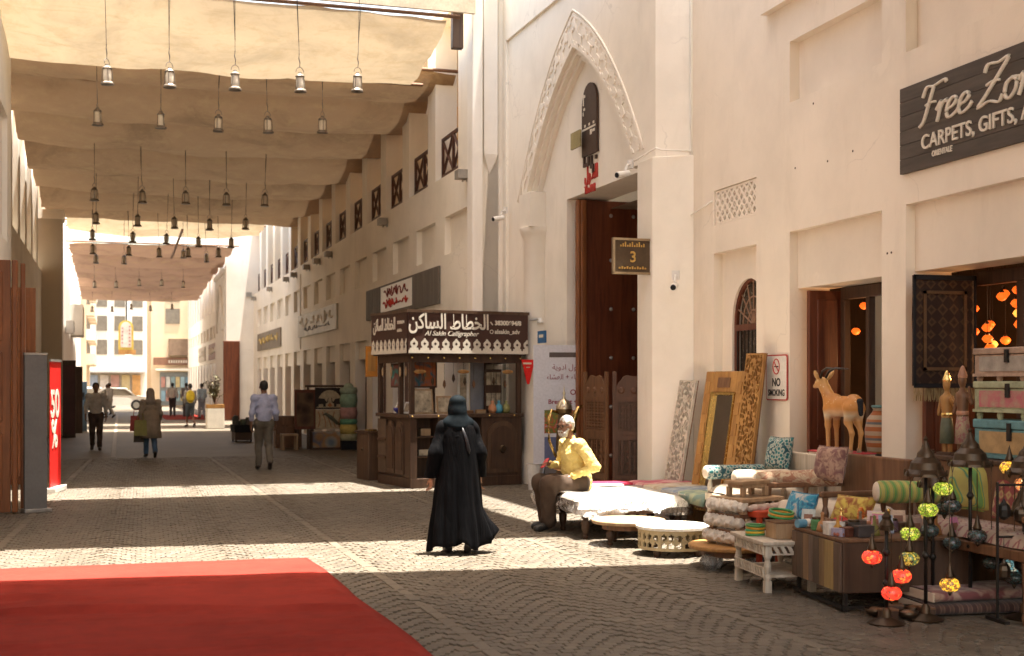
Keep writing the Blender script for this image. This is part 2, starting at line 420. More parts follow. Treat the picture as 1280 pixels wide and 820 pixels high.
# ---------------------------------------------------------------- frames of the place
RA = R(1.4134)                       # the far arcade turns a little to the left
CA, SA = math.cos(RA), math.sin(RA)
def A(x, y, z=0): return (x*CA-y*SA, x*SA+y*CA, z)      # arcade frame -> world

# ================================================================= ground
STONE, t_, p_, N_, L_ = nodes('dark basalt setts')
at = N_.new('ShaderNodeAttribute'); at.attribute_name = 'tone'
v_ = coords(N_, L_, (1, 1, 1), rand=False)
c_ = ramp(N_, L_, at.outputs['Fac'], [(0, (.080, .064, .046)), (.5, (.118, .096, .070)), (.93, (.160, .132, .098)), (1, (.21, .175, .132))])
c_ = mixc(N_, L_, .8, c_, ramp(N_, L_, nz(N_, L_, v_, .8, 5, .65), [(.3, (.62, .60, .57)), (.7, (1, 1, 1))]), 'MULTIPLY')
c_ = mixc(N_, L_, ramp(N_, L_, nz(N_, L_, v_, 90, 3, .6), [(.5, (0,0,0)), (.8, (.35,)*3)]), c_, (.22, .20, .17))
L_.new(c_, p_.inputs['Base Color']); p_.inputs['Roughness'].default_value = .55; p_.inputs['Specular IOR Level'].default_value = .35
bump(N_, L_, p_, nz(N_, L_, v_, 70, 5, .7), .35, .008)
GROUT = mat('sand joints', (.165, .135, .098), .9, var=.3, vs=2, bs=90, bst=.4)
PAVE, t_, p_, N_, L_ = nodes('far paving')
v_ = coords(N_, L_, (1, 1, 1), rand=False)
br = N_.new('ShaderNodeTexBrick'); br.inputs['Scale'].default_value = 1; br.inputs['Brick Width'].default_value = .21; br.inputs['Row Height'].default_value = .105
br.inputs['Mortar Size'].default_value = .006; br.inputs['Color1'].default_value = (.142, .117, .087, 1); br.inputs['Color2'].default_value = (.108, .088, .065, 1); br.inputs['Mortar'].default_value = (.12, .10, .077, 1)
L_.new(v_, br.inputs['Vector'])
c_ = mixc(N_, L_, .7, br.outputs['Color'], ramp(N_, L_, nz(N_, L_, v_, .5, 6, .6), [(.3, (.62, .6, .58)), (.7, (1, 1, 1))]), 'MULTIPLY')
L_.new(c_, p_.inputs['Base Color']); p_.inputs['Roughness'].default_value = .58; p_.inputs['Specular IOR Level'].default_value = .3
bump(N_, L_, p_, br.outputs['Fac'], .6, .006)

g = B(); g.quad((-400, -300, -.011), (400, -300, -.011), (400, 600, -.011), (-400, 600, -.011))
ground = g.build('ground', GROUT); tag(ground, 'pale sandy ground bed under the paving', kind='structure')
g = B(); g.quad((-30, 31.0, -.002), (30, 31.0, -.002), (30, 160, -.002), (-30, 160, -.002)); g.quad((-30, -30, -.002), (30, -30, -.002), (30, 6.4, -.002), (-30, 6.4, -.002))
pav = g.build('street_paving', PAVE); tag(pav, 'dark grey stone paving running down the covered street', kind='structure')
# hand sized setts laid in arcs over the near part of the street
rng = np.random.default_rng(3)
SX, SY, WARC = .098, .102, 1.176
verts = []; faces = []; tone = []
lines = [(-1.55, .018), (2.02, -.032), (4.15, -.03)]            # straight bands of paler slabs that run with the street
nrow = int(25.0/SY)+14; ncol = int(9.6/SX)
P = []
for i in range(ncol):
    for j in range(-8, nrow):
        x0 = -2.75+(i+.5*(j % 2))*SX; ph = ((x0+2.75) % WARC)/WARC*2-1
        y0 = 6.35+j*SY+.30*(1-ph*ph)-.15
        if 6.35 < y0 < 31.0: P.append((x0, y0, ph))
P = np.array(P)
keep = np.ones(len(P), bool)
for a0, k0 in lines: keep &= np.abs(P[:, 0]-(a0+k0*(P[:, 1]-12)))>.055
P = P[keep]; n = len(P)
ang = -P[:, 2]*.32+rng.normal(0, .05, n)
hx = SX*.5-.0022-rng.random(n)*.0028; hy = SY*.5-.0022-rng.random(n)*.0028
tz = rng.normal(0, .0018, n)
slabs = []
for a0, k0 in lines:
    y = 6.4
    while y < 30.9: slabs.append((a0+k0*(y-12), y+.14)); y += .285
ns = len(slabs)
cx = np.concatenate([P[:, 0]+rng.normal(0, .004, n), [q[0] for q in slabs]]); cyy = np.concatenate([P[:, 1], [q[1] for q in slabs]])
ang = np.concatenate([ang, np.full(ns, .02)]); hx = np.concatenate([hx, np.full(ns, .046)]); hy = np.concatenate([hy, np.full(ns, .137)]); tz = np.concatenate([tz, rng.normal(0, .002, ns)])
tn = np.concatenate([np.clip(rng.normal(.48, .15, n), 0, .92), np.clip(rng.normal(.80, .08, ns), 0, 1)])
ca, sa = np.cos(ang), np.sin(ang)
allv = []
tlx, tly = rng.normal(0, .012, len(cx)), rng.normal(0, .012, len(cx))
for z0, sc in ((-.03, 1), (-.004, 1), (.0, .92)):
    for sx_, sy_ in ((-1, -1), (1, -1), (1, 1), (-1, 1)):
        lx, ly = sx_*hx*sc, sy_*hy*sc
        zz = np.full(len(cx), z0)+(tz+lx*tlx+ly*tly if z0 > -.02 else 0)
        allv.append(np.stack([cx+lx*ca-ly*sa, cyy+lx*sa+ly*ca, zz], 1))
allv = np.stack(allv, 1).reshape(-1, 3)
fq = []
for base in (0, 4):
    for k in range(4): fq.append((base+k, base+(k+1) % 4, base+4+(k+1) % 4, base+4+k))
fq.append((8, 9, 10, 11)); fq = np.array(fq)
allf = (np.arange(len(cx))[:, None, None]*12+fq[None]).reshape(-1, 4)
me = bpy.data.meshes.new('setts'); me.from_pydata(allv.tolist(), [], allf.tolist())
a_ = me.attributes.new('tone', 'FLOAT', 'POINT'); a_.data.foreach_set('value', np.repeat(tn, 12))
me.materials.append(STONE); o = bpy.data.objects.new('setts', me); COL.objects.link(o); o.parent = pav; o['kind'] = 'stuff'
o['label'] = 'small dark stone setts laid in arcs'

# long shallow drain channel further down the street
b = B()
for i in range(40):
    y = 31.2+i*1.0; x = -.75-.0187*(y-31)
    b.box(x-.05, x+.05, y, y+.985, -.002, .004)
o = b.build('drain_channel', mat('drain slab', (.26, .225, .17), .6)); o['kind'] = 'stuff'; o.parent = pav

# ================================================================= red carpet
CARPET = mat('red carpet pile', (.25, .030, .021), .97, var=.3, vs=.9, bs=220, bst=.8, col2=(.175, .021, .015), spec=.1)
ex = Vector((.045, -1)).normalized()                 # run of the long side, towards the viewer
def cpt(u, v_):
    p = Vector((1.545, 12.80))+ex*(v_*11)+Vector((-1, -.012*0+.0))*(u*6.2)
    z = .012+.10*max(0, noise.noise((p.x*.55, p.y*3.6+p.x*.9, 0))-.22)+.06*max(0, noise.noise((p.x*.5+9, p.y*9+p.x*1.1, 5))-.2)+.006*noise.noise((p.x*2, p.y*2, 3))
    if u < .012 or v_ < .004: z = .010
    p.x += (.012*math.sin(p.y*2.3)+.010*noise.noise((p.y*1.7, 3, 1)))*(1-u)
    return (p.x, p.y+u*.05+.02*noise.noise((p.x*1.1, 7, v_*3))*(1-v_), z)
b = B(); b.grid(cpt, 90, 260)
carpet = b.build('red_carpet', CARPET, smooth=True)
k = carpet.modifiers.new('thick', 'SOLIDIFY'); k.thickness = .009; k.offset = -1
tag(carpet, 'plain red carpet runner lying on the setts in the left foreground', 'carpet')
# ================================================================= shop building on the right (front in the plane x = 6.9)
XW = 6.9
shop = thing('shop_building', 'cream plastered shop building with recessed panels and two open shop fronts', 'building', (XW, 0, 0))
b = B()
b.wall(-6, 13.456, 0, 10, [(11.02, 12.88, 0, 3.43, .10, False), (11.02, 12.88, 4.87, 5.55, .12, True), (7.2, 10.61, 0, 3.43, .10, False), (7.2, 10.61, 4.87, 5.55, .12, True),
                           (3.5, 6.8, 0, 3.43, .10, True), (3.5, 6.8, 4.87, 5.55, .12, True), (-.5, 3.0, 0, 3.43, .10, True)])
b.wall(13.456, 15.65, 0, 10, [(13.76, 14.94, 3.735, 4.18, .09, True), (13.76, 14.94, 0, 3.386, .12, False)], x=.035)
b.quad((0, 13.456, 0), (.035, 13.456, 0), (.035, 13.456, 10), (0, 13.456, 10))
# recessed lintel panels and soffits over the two shop fronts
for ya, yb in ((11.02, 12.88), (7.2, 10.61)):
    b.quad((.10, ya, 2.80), (.10, yb, 2.80), (.10, yb, 3.43), (.10, ya, 3.43)); b.quad((.10, ya, 2.80), (.50, ya, 2.80), (.50, yb, 2.80), (.10, yb, 2.80))
    for y in (ya, yb): b.quad((.10, y, 0), (.50, y, 0), (.50, y, 2.80), (.10, y, 2.80))
# arched window hole in the recessed panel
cyw, hw, zs_, za_ = 14.20, .46, 2.45, 3.02
arc = [(cyw+hw*math.cos(t), zs_+(za_-zs_)*math.sin(t)**.9 if math.sin(t) > 0 else zs_) for t in np.linspace(0, PI, 17)]
hole = [(cyw+hw, .9)]+arc+[(cyw-hw, .9)]
outer = [(13.76, 0), (14.94, 0), (14.94, 3.386), (13.76, 3.386)]
def tess(b, outer, hole, x, rev=None):
    pts = [Vector((p[0], p[1], 0)) for p in outer]; hp = [Vector((p[0], p[1], 0)) for p in hole]
    tr = tessellate_polygon([pts, hp]); al = pts+hp
    b.add([(x, p.x, p.y) for p in al], [tuple(t) for t in tr])
    if rev is not None:
        n = len(hole)
        for i in range(n):
            p, q = hole[i], hole[(i+1) % n]; b.quad((x, p[0], p[1]), (x, q[0], q[1]), (rev, q[0], q[1]), (rev, p[0], p[1]))
tess(b, outer, hole, .155, .30)
b.box(0, 9, -6, 15.65, 10, 10.2)                     # roof slab
b.quad((9, -6, 0), (9, 15.65, 0), (9, 15.65, 10), (9, -6, 10)); b.quad((0, -6, 0), (9, -6, 0), (9, -6, 10), (0, -6, 10))
b.quad((.04, 15.65, 0), (9, 15.65, 0), (9, 15.65, 10), (.04, 15.65, 10))
b.box(-.10, -.002, -6, 13.40, 5.98, 6.12)                # thin ledge high on the front
b.build('wall', PLASTER2, shop)
# little fixing holes left in the plaster
for y, z in ((12.05, 4.08), (11.55, 4.10), (12.75, 4.12), (10.92, 3.0), (10.85, 3.0), (12.35, 4.75)):
    B().cyl((-.004, y, z), (.004, y, z), .012, n=8).build('fixing_hole', SHOPDARK, shop)
# pierced vent
VW = .98
def lattice(x, y):
    q = .135; a = abs(((x+y)/q) % 1-.5)*2; c = abs(((x-y)/q) % 1-.5)*2
    a2 = abs(((x+y)/q+.5) % 1-.5)*2; edge = min(x, y, 1.14-x, .43-y) < .028
    return edge or a > .62 or c > .62 or (a < .2 and c < .2)
b = B(); b.fret(1.14, .43, 95, 36, lattice, .03, frame((.08, 14.92, 3.742), (0, -1, 0), (0, 0, 1)))
b.build('vent_lattice', PLASTER2, shop)
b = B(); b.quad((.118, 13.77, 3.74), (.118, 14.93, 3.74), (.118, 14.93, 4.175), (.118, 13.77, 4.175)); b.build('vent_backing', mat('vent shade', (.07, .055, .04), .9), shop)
# arched window: timber frame, fan of glazing bars, iron grille
win = B(); Mw = frame((.17, 0, 0), (0, 1, 0), (0, 0, 1))
outl = [(cyw+hw, .9)]+arc+[(cyw-hw, .9)]
for i in range(len(outl)-1):
    p, q = outl[i], outl[i+1]; win.cyl((.22, p[0], p[1]), (.22, q[0], q[1]), .035, n=6)
win.box(.19, .25, cyw-hw, cyw+hw, zs_-.06, zs_+.02); win.box(.19, .25, cyw-hw, cyw+hw, .88, .96)
wf = win.build('window_frame', DOORRED, shop)
fan = B()
for k in range(1, 8):
    t = PI*k/8; fan.cyl((.22, cyw, zs_), (.22, cyw+hw*.97*math.cos(t), zs_+(za_-zs_)*.97*math.sin(t)), .010, n=5)
for rr in (.33, .62):
    pts = [(.22, cyw+hw*rr*math.cos(t), zs_+(za_-zs_)*rr*math.sin(t)) for t in np.linspace(0, PI, 13)]; fan.tube(pts, .010, 5)
fan.build('fanlight_bars', mat('fanlight paint', (.30, .17, .10), .5), wf)
for k in range(9):
    y = cyw-hw+.06+k*(2*hw-.12)/8; B().cyl((.20, y, .95), (.20, y, zs_-.05), .009, n=6).build('grille_bar', IRON, wf)
b = B(); b.quad((.27, cyw-hw, .9), (.27, cyw+hw, .9), (.27, cyw+hw, za_), (.27, cyw-hw, za_)); b.build('pane', mat('dusky glass', (.10, .075, .055), .25), wf)

# shop interiors
GL = glass('shop glass')
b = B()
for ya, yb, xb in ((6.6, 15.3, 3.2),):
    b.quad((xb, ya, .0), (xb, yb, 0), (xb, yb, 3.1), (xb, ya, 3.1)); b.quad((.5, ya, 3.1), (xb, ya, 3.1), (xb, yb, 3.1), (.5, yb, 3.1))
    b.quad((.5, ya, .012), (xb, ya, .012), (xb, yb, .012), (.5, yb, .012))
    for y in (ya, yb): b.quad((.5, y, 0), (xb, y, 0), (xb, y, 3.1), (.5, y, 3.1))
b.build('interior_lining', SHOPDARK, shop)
# first shop front: folded-back panelled leaf, glazed front
def leaf(parent, x0, x1, y, z0, z1, m, name='door_leaf', studs=0, t=.06, panels=True):
    """leaf standing in a plane of constant y, its face to the viewer (-y)"""
    b = B(); b.box(x0, x1, y, y+t, z0, z1); o = b.build(name, m, parent, bev=.006)
    if panels:
        zz = [z0+.08, z0+(z1-z0)*.34, z0+(z1-z0)*.40, z1-.1]
        for za, zb in ((zz[0], zz[1]), (zz[2], zz[3])):
            w_ = x1-x0; p = B(); p.box(x0+.09, x1-.07, y-.018, y, za, zb); p.build('raised_panel', m, o, bev=.016)
    return o
leaf(shop, .09, .50, 12.60, .02, 2.76, DOORRED)
b = B()
b.box(.46, .54, 11.02, 12.58, 2.66, 2.79); b.box(.46, .54, 11.02, 11.10, 0, 2.66); b.box(.46, .54, 12.50, 12.58, 0, 2.66); b.box(.46, .54, 12.0, 12.07, 0, 2.66)
b.build('shopfront_frame', DARKWOOD, shop, bev=.008)
b = B(); b.quad((.50, 11.1, .02), (.50, 12.0, .02), (.50, 12.0, 2.66), (.50, 11.1, 2.66)); b.build('shop_pane', GL, shop)
b = B(); b.box(.80, .90, 12.02, 12.20, 0, 2.9); b.build('curtain', YEL, shop)
# second shop front
leaf(shop, .09, .62, 10.42, .02, 2.74, DOORRED)
b = B(); b.box(.62, .70, 7.2, 10.4, 2.66, 2.79); b.box(.62, .70, 9.72, 9.82, 0, 2.66); b.box(.62, .70, 7.2, 7.3, 0, 2.66); b.build('shopfront_frame', DARKWOOD, shop, bev=.008)
b = B(); b.quad((.66, 7.3, .02), (.66, 9.72, .02), (.66, 9.72, 2.66), (.66, 7.3, 2.66)); b.build('shop_pane', GL, shop)
b = B(); b.box(.95, 1.02, 9.66, 10.0, 0, 2.9); b.build('curtain', YEL, shop)

# ================================================================= name board over the second shop
sb = thing('shop_sign', 'grey timber board reading Free Zone, carpets and gifts, on the shop wall', 'sign', (XW, 10.64, 3.713))
GREYWOOD = wood('weathered grey board', (.105, .085, .068), (.055, .045, .037), .7, axis=1)
for k in range(6):
    z = k*.135; b = B(); b.box(-.045, -.003, -3.6, 0, z+.0015, z+.1335); b.build('board', GREYWOOD, sb, bev=.003)
# brush script lettering, one stroke tube per pen stroke (x along the board, z up, in letter heights)
def script(parent, word, x, z, hgt, m, wide=1.0):
    G = {'F': ([[(.05,.0),(.16,.12),(.24,.5),(.32,.92)], [(.02,.72),(.10,.95),(.32,.93),(.62,1.0),(.70,.92)], [(.14,.50),(.30,.54),(.46,.52)]], .52),
         'r': ([[(.0,.30),(.10,.48),(.12,.40),(.08,.0)], [(.09,.22),(.16,.42),(.28,.48),(.30,.40)]], .28), 'e': ([[(.02,.22),(.22,.28),(.30,.40),(.20,.49),(.08,.40),(.05,.18),(.14,.02),(.34,.10),(.42,.22)]], .36),
         'Z': ([[(.06,.78),(.12,.95),(.40,.92),(.66,.98),(.50,.70),(.20,.25),(.02,.0),(.30,.08),(.58,.0),(.66,.14)], [(.16,.47),(.34,.52),(.52,.50)]], .66),
         'o': ([[(.20,.46),(.06,.36),(.06,.12),(.18,.0),(.32,.14),(.32,.36),(.20,.46),(.42,.42)]], .38), 'n': ([[(.0,.34),(.10,.48),(.10,.2),(.06,.0)], [(.08,.22),(.20,.46),(.30,.42),(.28,.12),(.34,.0),(.44,.14)]], .44)}
    for ch in word:
        if ch == ' ': x += .24*hgt*wide; continue
        st, adv = G[ch]; b = B()
        for s_ in st:
            P_ = [Vector((p[0]+.20*p[1], p[1], 0)) for p in s_]; Q = []
            for i in range(len(P_)-1):
                p0, p1, p2, p3 = P_[max(i-1, 0)], P_[i], P_[i+1], P_[min(i+2, len(P_)-1)]
                for k in range(5):
                    t = k/5; Q.append(.5*((2*p1)+(p2-p0)*t+(2*p0-5*p1+4*p2-p3)*t*t+(3*p1-p0-3*p2+p3)*t**3))
            Q.append(P_[-1]); rr = []
            for i in range(len(Q)):
                d = Q[min(i+1, len(Q)-1)]-Q[max(i-1, 0)]; rr.append(hgt*(.030+.028*abs(d.y)/(d.length+1e-6)))
            b.tube([(-.052, -(x+q.x*hgt*wide), z+q.y*hgt) for q in Q], rr, 6)
        b.build('script_letter', m, parent, smooth=True); x += adv*hgt*wide
script(sb, 'Free Zone', .31, .385, .36, LETTER, 1.38)
text('CARPETS, GIFTS, ANTIQUES', .185, LETTER, sb, (-.047, -.36, .175), (0, -1, 0), (0, 0, 1), .012, 0, wide=1.0, bold=.002)
text('ORIENTALE', .072, LETTER, sb, (-.047, -.52, .085), (0, -1, 0), (0, 0, 1), .006, .1, wide=.8, bold=.002)

# no smoking plate
ns = thing('no_smoking_sign', 'white no smoking plate with red border on the pier beside the shop door', 'sign', (XW-.012, 13.40, 1.545))
MW = mat('sign white', (.74, .70, .64), .4, var=.06, bst=0); BLK = mat('print black', (.02, .02, .02), .5, bst=0)
SR = mat('print red', (.50, .04, .03), .45, bst=0)
def rrect(w, h, r, n=5):
    pts = []
    for cx_, cy_, a0 in ((w-r, h-r, 0), (r, h-r, PI/2), (r, r, PI), (w-r, r, 1.5*PI)):
        pts += [(cx_+r*math.cos(a0+PI/2*i/n), cy_+r*math.sin(a0+PI/2*i/n)) for i in range(n+1)]
    return pts
Mn = frame((0, 0, 0), (0, -1, 0), (0, 0, 1))
# frame() gives Z = X x Y, here pointing to -x (the street)
B().prism(rrect(.50, .52, .03), .008, Mn).build('plate', SR, ns)
B().prism([(x*.47/.50+.015, y*.49/.52+.015) for x, y in rrect(.50, .52, .03)], .003, Mn @ Matrix.Translation((0, 0, .008))).build('face', MW, ns)
text('NO', .125, BLK, ns, (-.0125, -.25, .165), (0, -1, 0), (0, 0, 1), .001, 0, 'CENTER', bold=.004)
text('SMOKING', .10, BLK, ns, (-.0125, -.25, .055), (0, -1, 0), (0, 0, 1), .001, 0, 'CENTER', bold=.003, wide=.88)
b = B(); cc = [(-.0125, -.25+.075*math.cos(t), .385+.085*math.sin(t)) for t in np.linspace(0, 2*PI, 25)]; b.tube(cc, .007, 5)
b.cyl((-.0125, -.20, .44), (-.0125, -.30, .33), .006, n=5); b.build('prohibition_ring', SR, ns)
B().box(-.014, -.012, -.30, -.205, .378, .392).build('cigarette', BLK, ns)

# ================================================================= portal block with the tall pointed arch
RP = R(2.2)
por = thing('portal_building', 'tall cream gateway block with pointed arch and carved band beside the kiosk', 'building', (6.53, 15.65, 0), RP)
yc, zsp = 3.42, 4.95
def archc(hw, za, n=14):
    pts = []
    for i in range(n+1):
        s_ = i/n; H = za-zsp; pts.append((yc-hw*(1-s_), zsp+H*(.50*s_+.50*(1-(1-s_)**2.3))))
    right = [(2*yc-p[0], p[1]) for p in reversed(pts[:-1])]
    return pts+right                                    # from near (low y) over the apex to far (high y)
A0 = archc(2.70, 7.55); A1 = archc(2.30, 7.02)
H_ = 11.5
def loop(arch, low=0): return [(.70, low), (.70, 4.76), (arch[0][0], 4.76)]+arch+[(arch[-1][0], low)]
b = B()
b.wall(.22, 6.95, 0, H_, [(.42, 6.72, 0, 7.95, .05, False)])
ho = loop(A1); tess(b, [(.42, 0), (6.72, 0), (6.72, 7.95), (.42, 7.95)], ho, .05)
steps = [(.05, A1), (.11, A1), (.11, archc(2.22, 6.92)), (.19, archc(2.22, 6.92)), (.19, archc(2.14, 6.82)), (.27, archc(2.14, 6.82))]
for (x0, a0), (x1, a1) in zip(steps, steps[1:]):
    l0, l1 = loop(a0), loop(a1)
    for i in range(len(l0)-1): b.quad((x0, *l0[i]), (x0, *l0[i+1]), (x1, *l1[i+1]), (x1, *l1[i]))
# tympanum with the door opening
dr, dz = 4.30, 4.75
lo_, hi_ = .70, archc(2.14, 6.82)[-1][0]
poly = [(archc(2.14, 6.82)[0][0], dz)]+archc(2.14, 6.82)+[(hi_, dz)]
tr = tessellate_polygon([[Vector((p[0], p[1], 0)) for p in poly]]); b.add([(.27, *p) for p in poly], [tuple(t) for t in tr])
b.quad((.27, dr, 0), (.27, hi_, 0), (.27, hi_, dz), (.27, dr, dz))
for y in (dr,): b.quad((.27, y, 0), (.95, y, 0), (.95, y, dz), (.27, y, dz))
b.quad((.27, lo_, 0), (.95, lo_, 0), (.95, lo_, dz), (.27, lo_, dz))
b.quad((.27, lo_, dz), (.95, lo_, dz), (.95, dr, dz), (.27, dr, dz))
b.box(0, 8, 0, 6.95, H_, H_+.2)
b.quad((0, .22, 0), (.44, -.09, 0), (.44, -.09, H_), (0, .22, H_)); b.quad((0, 6.95, 0), (8, 6.95, 0), (8, 6.95, H_), (0, 6.95, H_)); b.quad((8, 0, 0), (8, 6.95, 0), (8, 6.95, H_), (8, 0, H_))
b.quad((.95, -.0, 0), (8, 0, 0), (8, 0, 5), (.95, 0, 5))
b.build('wall', PLASTER, por)
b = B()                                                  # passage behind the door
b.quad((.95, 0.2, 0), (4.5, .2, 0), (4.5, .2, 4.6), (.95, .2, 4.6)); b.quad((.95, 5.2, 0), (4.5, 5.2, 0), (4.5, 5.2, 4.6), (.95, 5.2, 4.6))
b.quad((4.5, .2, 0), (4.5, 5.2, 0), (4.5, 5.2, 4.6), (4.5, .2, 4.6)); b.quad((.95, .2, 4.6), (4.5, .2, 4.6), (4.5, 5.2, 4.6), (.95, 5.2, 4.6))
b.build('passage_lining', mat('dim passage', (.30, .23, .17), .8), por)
# carved band along the arch: pierced relief pieces between the two arch lines
b = B(); BN = 150
def along(arch, s_):
    L = [0]
    for i in range(len(arch)-1): L.append(L[-1]+math.dist(arch[i], arch[i+1]))
    t = s_*L[-1]
    for i in range(len(arch)-1):
        if t <= L[i+1]+1e-9:
            f = (t-L[i])/(L[i+1]-L[i]); return (arch[i][0]+(arch[i+1][0]-arch[i][0])*f, arch[i][1]+(arch[i+1][1]-arch[i][1])*f)
    return arch[-1]
NR = 10
outp = [along(A0, i/BN) for i in range(BN+1)]; inp = [along(A1, i/BN) for i in range(BN+1)]
for i in range(BN):
    for j in range(NR):
        q = (i % 10)/10*2*PI; jj = (j+.5)/NR
        on = j in (0, NR-1) or (math.sin(q)*math.cos(jj*PI*3.0)+math.cos(q*2)*math.sin(jj*PI*4)) > .05
        xh = .034
        def pt(ii, k, x): 
            f = k/NR; return (x, inp[ii][0]+(outp[ii][0]-inp[ii][0])*f, inp[ii][1]+(outp[ii][1]-inp[ii][1])*f)
        if on:
            c = [pt(i, j, xh), pt(i+1, j, xh), pt(i+1, j+1, xh), pt(i, j+1, xh)]; d = [pt(i, j, .05), pt(i+1, j, .05), pt(i+1, j+1, .05), pt(i, j+1, .05)]
            b.add(c+d, [(0,1,2,3), (0,1,5,4), (1,2,6,5), (2,3,7,6), (3,0,4,7)])
b.build('carved_band', PLASTER, por)
# moulding outside the band
b = B(); b.tube([(.04, *p) for p in archc(2.72, 7.60, 24)], .016, 6); b.build('arch_moulding', PLASTER, por, smooth=True)
# engaged columns and capital blocks carrying the arch
for y0 in (5.62,):
    b = B(); b.lathe([(.30, 0), (.30, .5), (.26, .56), (.255, 4.22), (.30, 4.3), (.33, 4.36), (.33, 4.42)], 20, (.24, y0, 0)); b.build('column', PLASTER, por, smooth=True, ang=35)
    b = B(); b.box(-.02, .40, y0-.30, y0+.30, 4.42, 5.02); b.build('capital_block', PLASTER, por, bev=.008)
# door leaf folded inwards against the far jamb
dlf = B(); dlf.box(.50, 2.75, 4.05, 4.16, .02, 4.72); dl_ = dlf.build('door_leaf', DOORRED, por, bev=.006)
b = B(); b.box(.40, .50, 3.98, 4.22, .02, 4.72); b.box(.35, .41, 4.0, 4.12, .02, 4.72); b.build('edge_moulding', DOORORG, dl_, bev=.02)
for z in (.55, 1.35, 2.15, 2.95, 3.75, 4.48):
    for x in (.95, 1.35, 1.75, 2.15, 2.55):
        B().lathe([(.034, 0), (.026, .018), (0, .032)], 8).build('stud', STEEL, dl_).matrix_local = frame((x, 4.05, z), (1, 0, 0), (0, 0, 1))
b = B(); b.box(.42, .50, 4.16, 4.29, 0, 4.72)
for k in range(64): b.ell((.41, 4.22, .06+k*.073), (.02, .03, .03), 6, 4)
b.build('carved_jamb', DOORRED, por)
# near pilaster, its side splayed to catch more light
b = B(); b.add([(x, y, z) for z in (0, 4.75) for x, y in ((-.06, .69), (-.06, .20), (.40, -.115), (.40, .69))], [(0,1,2,3), (4,5,6,7), (0,1,5,4), (1,2,6,5), (2,3,7,6), (3,0,4,7)]); b.build('pilaster', PLASTER, por, bev=.012)

# gateway emblem: dark arched plaque, kufic strokes and red lettering
emb = thing('gateway_emblem', 'dark brown arched plaque with red lettering on the wall above the big door', 'sign', (6.53, 15.65, 0), RP)
PLQ = mat('plaque brown', (.055, .030, .020), .55)
Me = frame((.262, 3.50, 5.30), (0, -1, 0), (0, 0, 1))
pl = [(0, 0), (.62, 0), (.62, .78)]+[(.31+.31*math.cos(t), .78+.34*math.sin(t)) for t in np.linspace(0.05, PI-.05, 12)]+[(0, .78)]
B().prism(pl, .04, Me).build('plaque', PLQ, emb)
Mf = Me @ Matrix.Translation((0, 0, .042))
b = B()
for x0, x1, y0, y1 in ((.06,.10,.80,.98),(.10,.16,.92,.96),(.08,.15,.72,.76),(.06,.09,.64,.70),(.03,.59,.40,.43),(.12,.18,.45,.49),(.30,.36,.45,.49),(.48,.54,.45,.49),(.36,.44,.30,.38),(.46,.56,.33,.37)):
    B().box(x0, x1, y0, y1, 0, .004, Mf).build('script_stroke', LETTER, emb)
b = B()
for x0, x1, y0, y1 in ((.02,.07,-.16,.02),(.07,.26,-.16,-.11),(.20,.26,-.11,-.02),(.32,.38,-.22,-.02),(.38,.44,-.22,-.16),(.40,.44,-.30,-.22),(.52,.57,-.10,-.04)): B().box(x0, x1, y0, y1, 0, .03, Me).build('script_letter', PLQ, emb)
text(arabic('المـول'), .30, SR, emb, (.258, 3.46, 4.92), (0, -1, 0), (0, 0, 1), .012, bold=.004, wide=.72)
text('The Mall', .17, SR, emb, (.258, 3.46, 4.72), (0, -1, 0), (0, 0, 1), .012, bold=.004, wide=.74)
fl = B(); fl.box(-.26, .14, .16, .42, .10, .13, Me); o = fl.build('paper_notice', mat('olive notice', (.32, .27, .12), .6), None)
o.location = (6.53, 15.65, 0); o.rotation_euler = (0, 0, RP); tag(o, 'small yellowish panel jutting out in front of the arched plaque', 'panel')
# ================================================================= long arcaded building on the right
XA = 6.24
arc_ = thing('arcade_building', 'long cream arcade with recessed panels, dark doors and open gallery under the canopy', 'building', (0, 0, 0), RA)
PITCH = 2.43; NB = 15; Y0A = 22.4; Y1A = 60.0
bays = [22.75+PITCH*k for k in range(NB)]
b = B()
hl = []
for y in bays:
    hl += [(y, y+1.65, 4.25, 4.99, .12, True), (y, y+1.65, 0, 2.84, .10, False)]
b.wall(Y0A, Y1A, 0, 5.80, hl, x=XA)
for y in bays:
    b.quad((XA+.10, y, 2.36), (XA+.10, y+1.65, 2.36), (XA+.10, y+1.65, 2.84), (XA+.10, y, 2.84))
    b.quad((XA+.10, y, 2.36), (XA+.34, y, 2.36), (XA+.34, y+1.65, 2.36), (XA+.10, y+1.65, 2.36))
    for q in (y, y+1.65): b.quad((XA+.10, q, 0), (XA+.34, q, 0), (XA+.34, q, 2.36), (XA+.10, q, 2.36))
b.quad((XA, Y0A, 0), (12, Y0A, 0), (12, Y0A, 9.2), (XA+.5, Y0A, 9.2)); b.quad((XA, Y0A, 0), (XA+.5, Y0A, 0), (XA+.5, Y0A, 9.2), (XA, Y0A, 9.2))
b.quad((12, Y0A, 0), (12, Y1A, 0), (12, Y1A, 9.2), (12, Y0A, 9.2))
b.quad((XA, Y0A, 5.80), (8.6, Y0A, 5.80), (8.6, Y1A, 5.80), (XA, Y1A, 5.80))
b.build('wall', PLASTER, arc_)
b = B(); b.box(XA+.02, 12.0, Y0A, Y1A, 8.95, 9.2); b.build('gallery_ceiling', PLASTER, arc_)
b = B(); b.quad((8.6, Y0A, 5.8), (8.6, Y1A, 5.8), (8.6, Y1A, 8.95), (8.6, Y0A, 8.95)); b.build('gallery_back_wall', OCHRESHADE, arc_)
